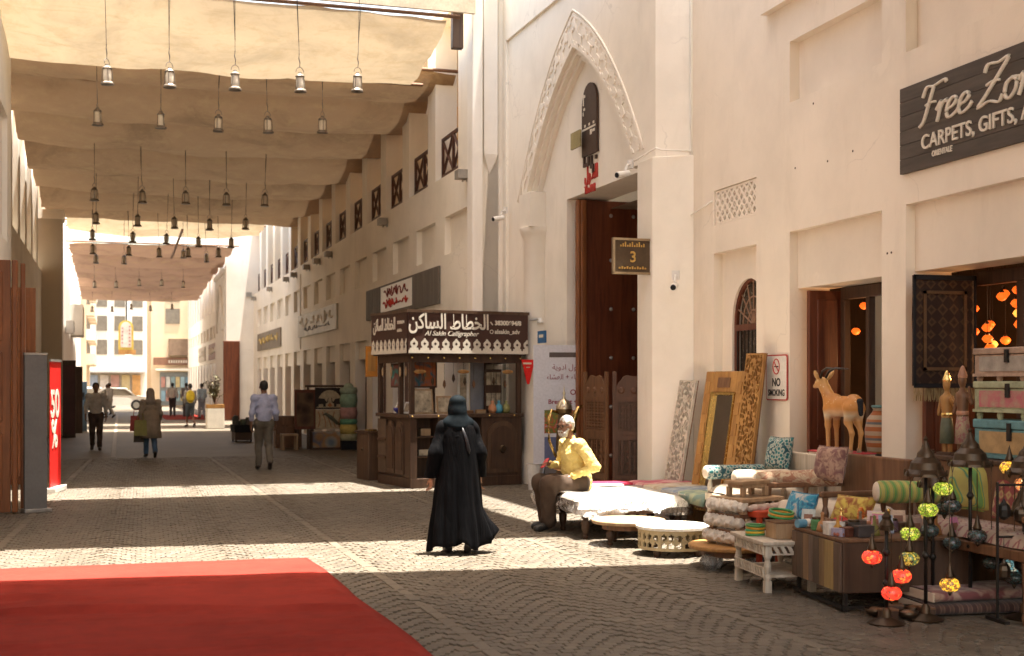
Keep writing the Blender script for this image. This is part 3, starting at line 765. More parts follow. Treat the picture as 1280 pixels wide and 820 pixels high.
# pilaster strips on the end facing the viewer, with a chamfered stop
b = B(); b.box(XA-.04, XA+.16, Y0A-.16, Y0A+.2, 0, 9.2); b.build('end_pilaster', PLASTERW, arc_, bev=.02)  # whiter plaster stands in for the bright light on this end
b = B(); b.box(XA+.20, XA+.46, Y0A-.09, Y0A, 5.9, 9.2); b.add([(XA+.20, Y0A-.09, 5.9), (XA+.46, Y0A-.09, 5.9), (XA+.33, Y0A, 5.55), (XA+.2, Y0A, 5.8), (XA+.46, Y0A, 5.8)], [(0,1,2), (0,2,3), (1,4,2)]); b.build('end_strip', PLASTERW, arc_)
# gallery pillars and lattice rails
pm = B().box(0, .45, 0, .66, 0, 3.15).mesh('pillar'); pm.materials.append(PLASTER)
rl = B(); rl.box(0, .05, 0, 1.72, .78, .84); rl.box(0, .05, 0, 1.72, .05, .10); rl.box(0, .05, 0, .05, 0, .84); rl.box(0, .05, 1.67, 1.72, 0, .84); rl.box(.0, .05, .83, .89, .1, .78)
for s_ in (0, .84):
    for q0, q1 in (((.05, .1), (.83, .78)), ((.83, .1), (.05, .78))): rl.cyl((.025, s_+q0[0], q0[1]), (.025, s_+q1[0], q1[1]), .03, n=4)
rm = rl.mesh('rail'); rm.materials.append(mat('rail timber', (.075, .032, .022), .5))
for y in bays:
    for nm, me_, yy, x, z in (('pillar', pm, y-.05+.02, XA, 5.80), ('rail', rm, y+.66, XA+.12, 5.83)):
        o = bpy.data.objects.new(nm, me_); COL.objects.link(o); o.parent = arc_; o.location = (x, yy, z)
# doors in the bays
dm = B(); dm.box(0, .05, 0, .815, 0, 2.34); dm.box(-.015, 0, .1, .71, .15, .95); dm.box(-.015, 0, .1, .71, 1.1, 2.2)
dmm = dm.mesh('door'); dmm.materials.append(DOORRED)
for k, y in enumerate(bays):
    for s_ in (0, 1):
        o = bpy.data.objects.new('door', dmm); COL.objects.link(o); o.parent = arc_; o.location = (XA+.28, y+.005+s_*.825, .01)
# floodlights along the gallery edge
fb = B(); fb.box(-.22, -.02, -.13, .13, -.08, .08); fb.box(-.02, 0, -.05, .05, -.12, .05); fb.cyl((-.10, 0, -.08), (-.10, 0, -.13), .02, n=6)
fm = fb.mesh('floodlight'); fm.materials.append(mat('floodlight shell', (.30, .27, .23), .5))
for i, y in enumerate((22.68, 29.9, 37.9, 40.2, 42.4, 45.5, 47.6, 52.8, 58.9)):
    o = bpy.data.objects.new('floodlight', fm); COL.objects.link(o); o.location = A(XA, y, 5.56); o.rotation_euler = (0, 0, RA)
    tag(o, 'small box floodlight below the gallery, %s one along the arcade wall' % ['nearest', 'second', 'third', 'fourth', 'fifth', 'sixth', 'seventh', 'eighth', 'farthest'][i], 'floodlight', 'floodlights along the arcade')
# boards on the arcade
SG = wood('slatted grey sign', (.17, .145, .12), (.10, .085, .07), .7, axis=2, sc=.6)
s1 = thing('arcade_sign', 'dark grey slatted board with a white poster in red script, above the kiosk', 'sign', A(XA, 24.72, 3.32), RA)
for k in range(26): B().box(-.05, -.004, k*.2923, k*.2923+.278, 0, .75).build('slat', SG, s1)
B().box(-.062, -.052, 2.32, 5.66, .10, .70).build('poster', MW, s1)
def scribble(parent, x, y0, y1, z, amp, m, seed, r=.012, n=60):
    """a line of illegible cursive"""
    rnd = random.Random(seed); b = B(); pts = []
    f1, f2 = rnd.uniform(14, 18), rnd.uniform(5, 8)
    for i in range(n+1):
        t = i/n; y = y1+(y0-y1)*t
        pts.append((x, y+.04*math.sin(f1*t*3), z+amp*(math.sin(f1*t*2.1)*.55+math.sin(f2*t*4+1)*.45)))
    b.tube(pts, r, 4)
    for i in range(7): q = rnd.uniform(y0, y1); b.cyl((x, q, z-amp*.4), (x, q+.03, z+amp*rnd.uniform(1.0, 1.7)), r, n=4)
    return b.build('script_line', m, parent)
scribble(s1, -.068, 2.7, 5.2, .52, .09, mat('maroon ink', (.22, .03, .03), .6), 1, .016); scribble(s1, -.068, 2.7, 5.3, .26, .08, SR, 2, .02)
s2 = thing('arcade_sign', 'pale silver board with cursive lettering, middle one on the arcade wall', 'sign', A(XA, 36.8, 3.30), RA)
B().box(-.06, -.004, 0, 8.0, 0, .74).build('board', mat('silver sign', (.50, .46, .38), .5, vs=1.2, var=.3), s2)
scribble(s2, -.07, .6, 7.4, .42, .14, LETTER, 4, .03); scribble(s2, -.07, 1.2, 6.4, .2, .06, GREYB, 5, .015)
s3 = thing('arcade_sign', 'brownish board with yellow lettering, farthest one on the arcade wall', 'sign', A(XA, 49.75, 3.14), RA)
B().box(-.06, -.004, 0, 8.1, 0, .74).build('board', mat('brown sign', (.20, .16, .115), .6, vs=1.5, var=.3), s3)
scribble(s3, -.07, .8, 7.2, .38, .12, mat('yellow ink', (.5, .36, .12), .6), 6, .035)
cn = B(); cn.tube([A(XA-.03, 44.4, 5.5), A(XA-.03, 44.4, 2.9)], .025, 6); o = cn.build('conduit_pipe', PLASTERW); tag(o, 'thin vertical conduit running down the arcade wall between two signs', 'pipe')

# far gateway tower, far arcade, far end of the street
ft = thing('far_gateway', 'tall white gateway tower at the far end of the arcade', 'building', (0, 0, 0), RA)
b = B(); b.box(5.0, 9, 60.0, 66.5, 0, 10.5)
b.build('wall', PLASTERW, ft)
b = B(); b.box(4.9, 5.0, 60.3, 66.2, 6.8, 7.0); b.box(4.93, 5.0, 60.3, 60.6, 0, 6.8); b.tube([(4.95, yy, zz) for yy, zz in [(61.2+p*4.0, 4.2+2.2*(1-abs(2*p-1)**1.8)) for p in np.linspace(0, 1, 15)]], .08, 6); b.build('arch_moulding', PLASTERW, ft)
b = B(); b.box(4.86, 5.60, 59.86, 59.99, .02, 3.65); o = b.build('door_leaf', DOORRED, ft, bev=.01)
B().box(5.9, 6.15, 59.9, 60.0, 5.7, 5.9).build('wall_lamp', STEEL, ft)
fa = thing('far_arcade', 'distant cream arcade beyond the white gateway tower', 'building', (0, 0, 0), RA)
b = B(); hl = []
for k in range(11):
    y = 67.0+2.6*k; hl += [(y, y+1.6, 4.1, 4.8, .12, True), (y, y+1.6, 0, 2.8, .12, False)]
b.wall(66.5, 95.5, 0, 5.6, hl, x=5.25); b.quad((5.25, 66.5, 5.6), (7, 66.5, 5.6), (7, 95.5, 5.6), (5.25, 95.5, 5.6)); b.quad((7, 66.5, 5.6), (7, 95.5, 5.6), (7, 95.5, 9), (7, 66.5, 9)); b.box(5.25, 8, 66.5, 95.5, 8.6, 8.9); b.quad((5.25, 95.5, 0), (8, 95.5, 0), (8, 95.5, 9), (5.25, 95.5, 9))
b.build('wall', PLASTER, fa)
pm2 = B().box(0, .4, 0, .8, 0, 3).mesh('pillar'); pm2.materials.append(PLASTER)
for k in range(11):
    o = bpy.data.objects.new('pillar', pm2); COL.objects.link(o); o.parent = fa; o.location = (5.25, 67.0+2.6*k-.1, 5.6)
    o = bpy.data.objects.new('door', dmm); COL.objects.link(o); o.parent = fa; o.location = (5.40, 67.0+2.6*k+.1, 0); o.scale = (1, 1.7, 1.15)
for y0, y1, lb, c in ((68, 74, 'small reddish board on the distant arcade nearest the white tower', (.24, .11, .08)), (77, 83, 'small pale board on the distant arcade', (.45, .38, .30))):
    s_ = thing('arcade_sign', lb, 'sign', A(5.25, y0, 3.0), RA); B().box(-.06, -.004, 0, y1-y0, 0, .85).build('board', mat('far sign %d' % y0, c, .6), s_); scribble(s_, -.07, .5, y1-y0-.5, .42, .14, LETTER, y0, .04)

# ================================================================= left side of the street
lp = thing('left_gateway', 'white gateway wall at the left edge of the picture', 'building', (0, 0, 0), RA)
b = B(); b.wall(-8, 24.9, 0, 9.4, [(18.0, 23.4, 0, 3.5, .5, False), (17.4, 24.0, 4.2, 6.4, .08, True)], x=-1.75, face=1)
b.quad((-1.75, 24.9, 0), (-7, 24.9, 0), (-7, 24.9, 9.4), (-1.75, 24.9, 9.4)); b.box(-7, -1.75, -8, 24.9, 9.4, 9.5); b.quad((-1.75, -8, 0), (-7, -8, 0), (-7, -8, 9.4), (-1.75, -8, 9.4)); b.quad((-7, -8, 0), (-7, 24.9, 0), (-7, 24.9, 9.4), (-7, -8, 9.4))
b.build('wall', PLASTERW, lp)
def aleaf(name, label, x0, x1, y, h, m, t=.07, rz=0, cat='door', panels=3):
    o = thing(name, label, cat, A(x1, y, 0), RA+rz); w_ = x1-x0
    bb = B(); bb.box(-w_, 0, 0, t, .02, h); q = bb.build('leaf', m, o, bev=.008)
    for k in range(panels):
        z0 = .15+k*(h-.15)/panels; z1 = z0+(h-.15)/panels-.15
        B().box(-w_+.1, -.1, -.022, 0, z0, z1).build('raised_panel', m, q, bev=.02)
    return o
aleaf('door_leaf', 'tall orange brown panelled door leaf standing open at the left edge', -2.1, -1.29, 18.25, 3.38, DOORORG)
d2 = aleaf('door_leaf', 'second orange brown door leaf further back behind the grey board', -2.2, -1.24, 23.2, 3.36, DOORORG)
b = B(); b.box(-1.27, -1.20, 18.20, 18.36, .02, 3.38); b.box(-1.18, -1.12, 18.45, 18.56, .02, 3.36); o = b.build('door_post', DOORORG, bev=.015); o.rotation_euler = (0, 0, RA); tag(o, 'narrow moulded orange brown post at the edge of the nearest open door leaf', 'post')
la = thing('left_arcade', 'shaded arcade along the left side of the street with gallery pillars', 'building', (0, 0, 0), RA)
b = B(); b.wall(24.9, 58, 0, 5.3, [(26+2.6*k, 27.7+2.6*k, 0, 2.7, .4, True) for k in range(12)], x=-2.15, face=1); b.quad((-2.15, 24.9, 5.3), (-4.2, 24.9, 5.3), (-4.2, 58, 5.3), (-2.15, 58, 5.3)); b.box(-5, -2.15, 24.9, 58, 8.5, 8.8)
b.quad((-5, 24.9, 0), (-5, 58, 0), (-5, 58, 8.6), (-5, 24.9, 8.6)); b.quad((-5, 58, 0), (-2.15, 58, 0), (-2.15, 58, 8.6), (-5, 58, 8.6))
b.build('wall', PLASTER, la)
b = B(); b.quad((-4.2, 24.9, 5.3), (-4.2, 58, 5.3), (-4.2, 58, 8.5), (-4.2, 24.9, 8.5)); b.build('gallery_back_wall', OCHRESHADE, la)
for k in range(13):
    if k == 7: continue
    o = bpy.data.objects.new('pillar', pm2); COL.objects.link(o); o.parent = la; o.location = (-2.55, 25.0+2.6*k, 5.3); o.scale = (1, 1, 1.07)
pl = thing('street_pillar', 'broad shaded square pillar on the left carrying the canopy', 'pillar', A(-2.3, 43.6, 0), RA)
B().box(0, .77, 0, 1.0, 0, 7.3).build('shaft', plaster('shaded plaster', (.52, .46, .37)), pl, bev=.02); B().box(-.05, .82, -.05, 1.05, 7.0, 7.3).build('head', PLASTER, pl)  # shade on the shaft is put into its plaster colour
lf = thing('left_far_building', 'white building beyond the pillar on the left with box balcony', 'building', (0, 0, 0), RA)
b = B(); b.box(-9, -2.05, 58, 92, 0, 9.5); b.build('wall', PLASTERW, lf)
b = B(); b.box(-2.05, -1.45, 70, 74, 4.2, 5.8); b.build('box_balcony', PLASTERW, lf)
for k in range(4): B().box(-2.06, -2.0, 60+7*k, 62+7*k, 0, 2.7).build('door', DARKWOOD, lf)

# ================================================================= canopies stretched over the street
CV1 = canvas('thin canvas', (.62, .50, .34), .10)
CV2 = canvas('lined canvas', (.35, .235, .14), .036)
CV3 = canvas('far canvas', (.38, .25, .18), .05)
RUST = mat('rusty steel tube', (.16, .085, .05), .6, metal=.3, vs=6)
def canopy(label, x0, x1, ys, zs, sags, m, name='canopy', nx=30, seed=0, sk=(0, 0)):
    """canvas hung over cross tubes at ys (heights zs), sagging between them"""
    t = thing(name, label, 'canopy', (0, 0, 0), RA, 'canvas canopies over the street')
    prof = []
    for i in range(len(ys)-1):
        n = max(8, int((ys[i+1]-ys[i])*6))
        for k in range(n):
            s_ = k/n; zc = zs[i]+(zs[i+1]-zs[i])*s_
            sag = sags[i]*(math.sin(PI*s_**.8))**.8; prof.append((ys[i]+(ys[i+1]-ys[i])*s_, zc-sag))
    prof.append((ys[-1], zs[-1]))
    def fn(u, v_):
        j = v_*(len(prof)-1); i = min(int(j+1e-6), len(prof)-2); f = j-i
        y = prof[i][0]+(prof[i+1][0]-prof[i][0])*f; z = prof[i][1]+(prof[i+1][1]-prof[i][1])*f
        x = x0+(x1-x0)*u; y += (sk[0]*(1-v_)+sk[1]*v_)*(x-2.5)
        wt_ = min(1, v_*10+.1, (1-v_)*10+.1)
        z += wt_*.10*noise.noise((x*.6+seed, y*.9, 1))+.05*noise.noise((x*1.2+y*1.9, y*1.6-x*.8+seed, 4))+.035*abs(noise.noise((x*.9-y*.5+seed, y*3.2+x*.3, 7)))+.05*math.sin(y*1.7+seed)*abs(2*u-1)**4-.10*(1-(2*u-1)**2)*min(1, v_*8, (1-v_)*8)
        return (x+.05*noise.noise((y*1.3, seed, 9))*(2*u-1), y+.06*noise.noise((x*.8, y*.4+seed, 2)), z)
    b = B(); b.grid(fn, nx, len(prof)-1); b.build('canvas', m, t, smooth=True)
    for y, z, q in zip(ys, zs, np.linspace(sk[0], sk[1], len(ys))): B().cyl((x0-.15, y+q*(x0-2.65), z+.05), (x1+.25, y+q*(x1-2.25), z+.05), .035, n=8).build('cross_tube', RUST, t)
    return t
XR, XL = 6.62, -2.1
# over the viewer
canopy('sagging canvas canopy overhead in front of the first sunlit strip', -1.75, 6.9, [2.4, 5.2, 8.2, 11.26], [8.3]*4, [.45]*3, CV2, seed=2, sk=(0, -.12))
canopy('sagging canvas canopy between the two sunlit strips', -1.75, 5.95, [13.62, 16.6, 19.68], [8.6, 8.75, 8.6], [.45, .45], CV2, seed=5, sk=(-.11, 0))
big = canopy('long brown canvas canopy sagging in folds above the arcade street', XL, XR, [24.9, 27.3, 30.6, 34.3, 37.8, 41.2, 44.6, 47.0], [7.95, 8.05, 8.0, 7.95, 7.9, 7.85, 7.8, 7.55], [.38, .56, .50, .55, .46, .52, .30], CV2, seed=8, nx=44)
# front valance of the long canopy: thinner pale canvas dropping from the front tube
val = canopy('pale cream canvas valance lit from behind at the front of the long canopy', XL-.2, 5.65, [21.98, 24.85], [8.19, 7.62], [.18], CV1, seed=11, nx=40)
# stay board above the front tube
b = B(); b.box(-1.9, 6.15, 21.85, 21.92, 8.29, 9.3); o = b.build('fascia_board', mat('cream fascia paint', (.60, .50, .36), .7)); o.rotation_euler = (0, 0, RA); tag(o, 'cream fascia board above the front tube of the canopy', 'board')
bk = B(); bk.box(5.80, 6.0, 22.1, 22.25, 7.72, 8.38); o = bk.build('canopy_bracket', DARKWOOD, bev=.01); o.rotation_euler = (0, 0, RA); tag(o, 'dark brown bracket at the right end of the canopy valance', 'bracket')
canopy('thin pale canvas canopy in the gap beyond the long canopy', -1.6, 5.6, [49.6, 51.5, 53.4], [7.95, 7.9, 7.9], [.3, .3], CV1, seed=13, nx=16)
canopy('pinkish brown canvas canopy over the far part of the street', -1.7, 4.95, [56.0, 59.5, 63.3, 67, 70.7, 74.3, 77.7, 81], [7.55, 7.6, 7.6, 7.55, 7.5, 7.35, 7.2, 6.9], [.3, .5, .5, .5, .5, .5, .4], CV3, seed=17, nx=16)
b = B(); b.tube([A(2.4, 47.2, 7.2), A(2.4, 55.8, 7.0)], .05, 6); o = b.build('rope', RUST); tag(o, 'brown rope hanging between two far canopies', 'rope')

# ================================================================= hanging lanterns
LGL = mat('frosted lantern glass', (.62, .56, .46), .35, var=.12, bst=.05)
LMT = mat('tarnished lantern metal', (.19, .16, .13), .45, metal=.5, vs=10)
def make_lantern():
    t = thing('hanging_lantern', 'lantern', 'lantern', group='lanterns hanging under the canopies', sc=.66)
    b = B(); b.lathe([(.165, -.27), (.165, -.235), (.13, -.20), (.12, -.19)], 8); b.build('base', LMT, t)
    b = B(); b.lathe([(.085, -.19), (.10, -.10), (.10, .04), (.082, .12)], 10); b.build('glass', LGL, t, smooth=True, ang=60)
    b = B(); b.lathe([(.12, .12), (.125, .135), (.085, .18), (.05, .20), (.045, .235), (0, .25)], 8); b.build('cap', LMT, t)
    b = B()
    for k in range(4): a_ = PI/4+k*PI/2; b.cyl((.13*math.cos(a_), .13*math.sin(a_), -.22), (.11*math.cos(a_), .11*math.sin(a_), .14), .011, n=5)
    pts = [(.10*math.cos(q), 0, .24+.13*math.sin(q)) for q in np.linspace(0, PI, 9)]; b.tube(pts, .009, 5); b.build('cage', LMT, t)
    b = B(); b.tube([(0, 0, .36), (.012, 0, .5), (-.012, 0, .6), (0, 0, .72)], .016, 5); b.cyl((0, 0, .7), (0, 0, 1.0), .008, n=5); b.build('chain', LMT, t)
    return t
LROWS = [(21.75, 8.25, [(-.075, 6.75), (.904, 6.77), (1.96, 6.80), (3.04, 6.84), (4.02, 6.91)]), (25.2, 7.75, [(-.258, 6.74), (.885, 6.75), (1.954, 6.754), (2.898, 6.78), (3.959, 6.844)]),
  (32, 7.6, [(-.399, 6.24), (.697, 6.23), (1.704, 6.25), (2.673, 6.255), (3.602, 6.275)]), (36, 7.6, [(-.408, 6.16), (.66, 6.135), (1.621, 6.11), (2.557, 6.10), (3.528, 6.155)]),
  (39.5, 7.5, [(-.549, 6.09), (.587, 6.06), (1.548, 6.04), (2.477, 5.98), (3.442, 5.99)]), (43.5, 7.5, [(-.592, 6.065), (.522, 6.05), (1.476, 6.025), (2.394, 6.05), (3.374, 6.08)]),
  (46.5, 7.5, [(-.527, 6.03), (.398, 6.03), (2.395, 6.29), (3.191, 6.17)]), (62, 7.3, [(-.774, 6.28), (.176, 6.30), (1.208, 6.40), (2.213, 6.425), (3.192, 6.37)]), (75, 7.1, [(-1.06, 5.85), (0, 5.87), (1.03, 6.02), (2.07, 5.95), (3.25, 6.06)])]
RN = ['first', 'second', 'third', 'fourth', 'fifth', 'sixth', 'seventh', 'eighth', 'ninth']; CN = ['leftmost', 'second from left', 'middle', 'second from right', 'rightmost']
lan = None
for ri, (y, zt, ps) in enumerate(LROWS):
    for ci, (x, z) in enumerate(ps):
        lb = '%s hanging lantern, %s of its row, row %s from the front' % ('pale lit' if ri == 0 else 'dark metal', CN[ci] if len(ps) == 5 else CN[[0, 1, 3, 4][ci]], RN[ri])
        if lan is None: lan = make_lantern(); t = lan; t.location = A(x, y, z)
        else: t = dup(lan, A(x, y, z))
        t['label'] = lb; t.rotation_euler = (random.uniform(-.035, .035), random.uniform(-.04, .04), random.uniform(0, 1.5))
        cb = B(); dx = .05*math.sin(ri*3+ci*2); cb.tube([(0, 0, 1.0), (dx*.5, 0, (1+(zt-z)/.66)/2), (dx, .0, max(1.02, (zt-z)/.66))], .008, 4); cb.build('cable', IRON, t)

# ================================================================= far end: cross street, buildings, cars
TAN = plaster('tan render', (.66, .53, .37)); PALE = plaster('pale render', (.82, .77, .67))
far = thing('corner_building', 'tan corner building with brown shop sign at the end of the street', 'building', A(2.7, 96, 0), RA)
B().box(0, 9, 0, 12, 0, 10).build('wall', TAN, far)
B().box(.15, 3.2, -.25, 0, 3.0, 3.55).build('shop_sign', mat('brown fascia', (.20, .10, .06), .6), far)
b = B()
for k in range(9): b.box(1.2+k*.17, 1.2+k*.17+.1, -.27, -.25, 3.16, 3.36)
b.build('sign_letters', LETTER, far)
B().box(1.2, 3.1, -.6, 0, 3.7, 4.9).build('balcony', mat('brown balcony', (.22, .15, .10), .7), far); B().box(.3, 3.2, -.5, 0, 2.6, 2.75).build('awning', PALE, far)
b = B(); b.box(.6, 3.2, -.05, .02, .1, 2.5); b.build('shop_window', mat('shop window dark', (.22, .24, .24), .4), far)
GC = [(.22, .36, .46), (.46, .24, .20), (.6, .6, .55), (.24, .34, .36), (.56, .46, .24), (.34, .48, .54)]  # display colours muted to carry the overexposed far light
for k in range(14):
    b = B(); x = .7+(k % 7)*.34; z = .4+(k//7)*1.0; b.box(x, x+.27, -.14, -.05, z, z+.75); b.build('shop_display', mat('display %d' % (k % 6), GC[k % 6], .7), far)
for zz in (6.0, 7.6):
    for k in range(4): o = B().box(1.0+k*1.9, 2.0+k*1.9, -.04, .0, zz, zz+1.1).build('window', mat('far glass', (.19, .165, .13), .3), far)  # glass colour lifted for the washed-out light at the street end
fl_ = thing('tan_balcony_building', 'tan building with stacked balconies at the far left of the street end', 'building', A(-3.9, 93, 0), RA)
B().box(-6, 2.2, 0, 16, 0, 12).build('wall', TAN, fl_)
for k in range(4):
    for j in range(5):
        B().box(2.2, 2.75, .5+j*3.1, 2.9+j*3.1, 3.0+k*1.7, 3.75+k*1.7).build('balcony', PALE if (j+k) % 2 else TAN, fl_); B().box(2.18, 2.24, .9+j*3.1, 2.5+j*3.1, 3.8+k*1.7, 4.6+k*1.7).build('window', MATS['far glass'], fl_)
mb = thing('white_far_building', 'bright white building closing the view behind the cars', 'building', A(-2.2, 118, 0), RA)
B().box(-3, 7, 0, 10, 0, 11).build('wall', PALE, mb)
for k in range(4):
    for j in range(3): B().box(-.6+k*1.5, .3+k*1.5, -.05, 0, 4.2+j*2.1, 5.5+j*2.1).build('window', MATS['far glass'], mb)
for k in range(7):
    B().box(-1.5+k*.9, -.8+k*.9, -.4, -.05, .3, 2.4).build('shop_display', mat('display b%d' % (k % 5), [(.5,.40,.22),(.58,.32,.12),(.30,.36,.46),(.55,.5,.45),(.42,.24,.2)][k % 5], .7), mb)
B().box(-2, 5, -.9, 0, 2.6, 2.75).build('awning', mat('grey awning', (.45, .42, .40), .7), mb)
# hanging arched sign
hs = thing('hanging_arch_sign', 'arch topped sign with yellow frame hanging over the far end of the street', 'sign', A(.40, 88, 3.9), RA)
ho_ = [(0, 0), (.95, 0), (.95, 1.45)]+[(.475+.475*math.cos(t), 1.45+.5*math.sin(t)) for t in np.linspace(.1, PI-.1, 9)]+[(0, 1.45)]
Mh = frame((0, 0, 0), (1, 0, 0), (0, 0, 1))
B().prism(ho_, .12, Mh).build('frame', mat('yellow frame', (.42, .30, .05), .5), hs)
B().prism([(.475+(x-.475)*.72, .16+y*.86) for x, y in ho_], .03, Mh @ Matrix.Translation((0, 0, .12))).build('panel', mat('pale sign panel', (.50, .42, .36), .5), hs)
for k in range(11): B().box(.2 if k % 2 else .66, .3 if k % 2 else .76, -.17, -.15, .3+k*.12, .36+k*.12).build('bulb', mat('maroon bulbs', (.25, .03, .05), .5), hs)
B().box(.45, .55, -.05, .05, 1.9, 3.4).build('hanger', IRON, hs); B().box(.0, 1.1, -.1, .1, -.3, 0).build('sign_foot', GOLDWOOD, hs)
# cars
def car(loc, rz, label, colm):
    t = thing('parked_car', label, 'car', loc, rz, 'cars at the end of the street')
    prof = [(-2.15, .32), (-2.2, .62), (-2.05, .82), (-1.35, .92), (-.75, 1.36), (.55, 1.42), (1.25, 1.02), (2.0, .90), (2.2, .66), (2.18, .32)]
    b = B(); M = frame((0, .86, 0), (1, 0, 0), (0, 0, 1)); b.prism(prof, 1.72, M); b.build('body', colm, t, bev=.06)
    for s_ in (-1, 1):
        b = B(); b.prism([(-1.2, .93), (-.70, 1.30), (.50, 1.35), (1.05, 1.0)], .01, frame((0, s_*.862+(.005), 0), (1, 0, 0), (0, 0, 1))); b.build('side_window', MATS['far glass'], t)
        for x in (-1.35, 1.35):
            wv = B(); wv.cyl((x, s_*.70, .33), (x, s_*.90, .33), .33, n=18); q = wv.build('wheel', BLACKC, t); h2 = B(); h2.cyl((x, s_*.885, .33), (x, s_*.91, .33), .2, n=12); h2.build('rim', STEEL, q)
        b = B(); b.box(2.1, 2.2, s_*.5-.18, s_*.5+.18, .62, .74); b.build('headlight', WHITEP, t)
    return t
CARW = mat('white car paint', (.75, .74, .72), .2, var=.03, bst=0)
car(A(.1, 84.5, 0), RA+PI, 'white saloon car parked across the end of the street', CARW)
car(A(-1.6, 91, 0), RA+.5, 'white car behind the parked saloon at the street end', CARW)
rc2 = B().box(0, 2.6, 0, 9, 0, .015).build('red_carpet', CARPET); rc2.location = A(2.4, 62, 0); rc2.rotation_euler = (0, 0, RA); tag(rc2, 'distant red carpet beside the far shops', 'carpet')
# ================================================================= kiosk of the calligrapher
kz = thing('market_kiosk', 'dark brown wooden kiosk with white Arabic lettering on its fascia', 'kiosk', (4.175, 20.70, 0), R(11.0))
KW, KD = 2.06, 1.5
b = B()                                                # carcass: plinth, counter, backs of the niches
b.box(0, KW, .0, KD, 0, .16); b.box(-.03, KW+.03, -.03, KD+.03, 1.16, 1.22)
b.box(.03, KW-.03, .35, KD-.03, .16, 1.16)
for x0, x1 in ((0, .12), (.50, .98), (1.30, KW)): b.box(x0, x1, .0, .35, .16, 1.16)
for x0, x1 in ((.12, .50), (.98, 1.30)):
    for z in (.50, .83): b.box(x0, x1, .04, .35, z, z+.025)
b.build('carcass', DARKWOOD, kz, bev=.006)
MED = wood('kiosk panel timber', (.12, .068, .040), (.055, .030, .018), .45)
def archpanel(parent, M, w_, h_):
    pts = [(0, 0), (w_, 0), (w_, h_*.72)]+[(w_/2+w_/2*math.cos(t), h_*.72+h_*.28*math.sin(t)) for t in np.linspace(.15, PI-.15, 9)]+[(0, h_*.72)]
    q = B().prism(pts, .025, M).build('arched_panel', MED, parent, bev=.008)
    B().prism([(w_/2+(x-w_/2)*.78, h_*.08+y*.82) for x, y in pts], .012, M @ Matrix.Translation((0, 0, .025))).build('inner_panel', DARKWOOD, q, bev=.006)
    return q
archpanel(kz, frame((1.40, 0, .22), (1, 0, 0), (0, 0, 1)), .56, .88); archpanel(kz, frame((.58, 0, .22), (1, 0, 0), (0, 0, 1)), .34, .88)
B().lathe([(.0, .03), (.05, .025), (.07, 0)], 12).build('medallion', BRONZE, kz).matrix_local = frame((1.68, -.045, .62), (1, 0, 0), (0, 0, 1))
for y1 in (.62, 1.02): archpanel(kz, frame((0, y1, .22), (0, -1, 0), (0, 0, 1)), .34, .88)
b = B(); b.box(-.012, .0, 1.08, 1.46, .2, 1.12); b.build('side_niche', SHOPDARK, kz)
for z in (.45, .75): B().box(-.03, -.012, 1.08, 1.46, z, z+.03).build('side_shelf', DARKWOOD, kz)
for x, y in ((.04, .04), (KW-.04, .04), (.04, KD-.04), (KW-.04, KD-.04), (.04, .52), (1.02, KD-.04)):
    bb = B(); bb.box(x-.04, x+.04, y-.04, y+.04, 1.22, 2.24); bb.build('post', DARKWOOD, kz, bev=.008)
b = B(); b.box(-.0, KW, 0, .06, 2.08, 2.24); b.box(0, .06, .06, KD, 2.08, 2.24); b.box(KW-.06, KW, .06, KD, 2.08, 2.24); b.build('top_rail', DARKWOOD, kz, bev=.006)
b = B(); b.box(-.10, KW+.10, -.10, KD+.10, 2.90, 2.95); b.build('roof', MED, kz)
b = B(); b.box(-.06, KW+.06, -.06, KD+.06, 2.21, 2.24); b.build('soffit', DARKWOOD, kz)
FASC = mat('chocolate fascia', (.060, .026, .018), .5, var=.12, bst=.03)
fas = B(); fas.box(-.07, KW+.07, -.09, -.06, 2.23, 2.90); fas.box(-.09, -.06, -.06, KD+.07, 2.23, 2.90); fas.box(KW+.06, KW+.09, -.06, KD+.07, 2.23, 2.90); fas.box(-.07, KW+.07, KD+.07, KD+.1, 2.23, 2.90)
fas = fas.build('fascia', FASC, kz)
IVORY = mat('ivory vinyl', (.66, .60, .50), .55, var=.08, bst=0)
def scallop(w_):
    def fn(x, y):
        q = ((x % .19)/.19-.5)*.19; e = .095-abs(q)
        on = y < .085 or math.hypot(q, y-.155) < .066 or (abs(q) < .016 and y < .245) or (y < .125 and abs(q) < .05)
        star = abs(q)+abs(y-.155) < .026; hole = math.hypot(e, y-.075) < .024
        return on and not star and not hole
    return fn
B().fret(KW+.14, .29, 220, 30, scallop(0), .008, frame((-.07, -.091, 2.232), (1, 0, 0), (0, 0, 1))).build('scalloped_border', IVORY, fas)
B().fret(KD+.12, .29, 160, 30, scallop(0), .008, frame((-.091, KD+.06, 2.232), (0, -1, 0), (0, 0, 1))).build('scalloped_border', IVORY, fas)
text(arabic('الخطاط الساكن'), .35, LETTER, fas, (.66, -.093, 2.64), (1, 0, 0), (0, 0, 1), .006, .0, 'CENTER', bold=.006, wide=.70)
text('Al Sakin Calligrapher', .115, LETTER, fas, (.70, -.093, 2.525), (1, 0, 0), (0, 0, 1), .003, .35, 'CENTER', bold=.001)
text('38300694/8', .105, LETTER, fas, (1.50, -.093, 2.72), (1, 0, 0), (0, 0, 1), .003, .0, bold=.004)
text('alsakin_adv', .105, LETTER, fas, (1.50, -.093, 2.575), (1, 0, 0), (0, 0, 1), .003, .0, bold=.002)
b = B(); b.tube([(1.44+.03*math.cos(t), -.094, 2.605+.03*math.sin(t)) for t in np.linspace(0, 2*PI, 13)], .006, 4); b.cyl((1.42, -.094, 2.77), (1.46, -.094, 2.72), .012, n=5); b.build('contact_icons', LETTER, fas)
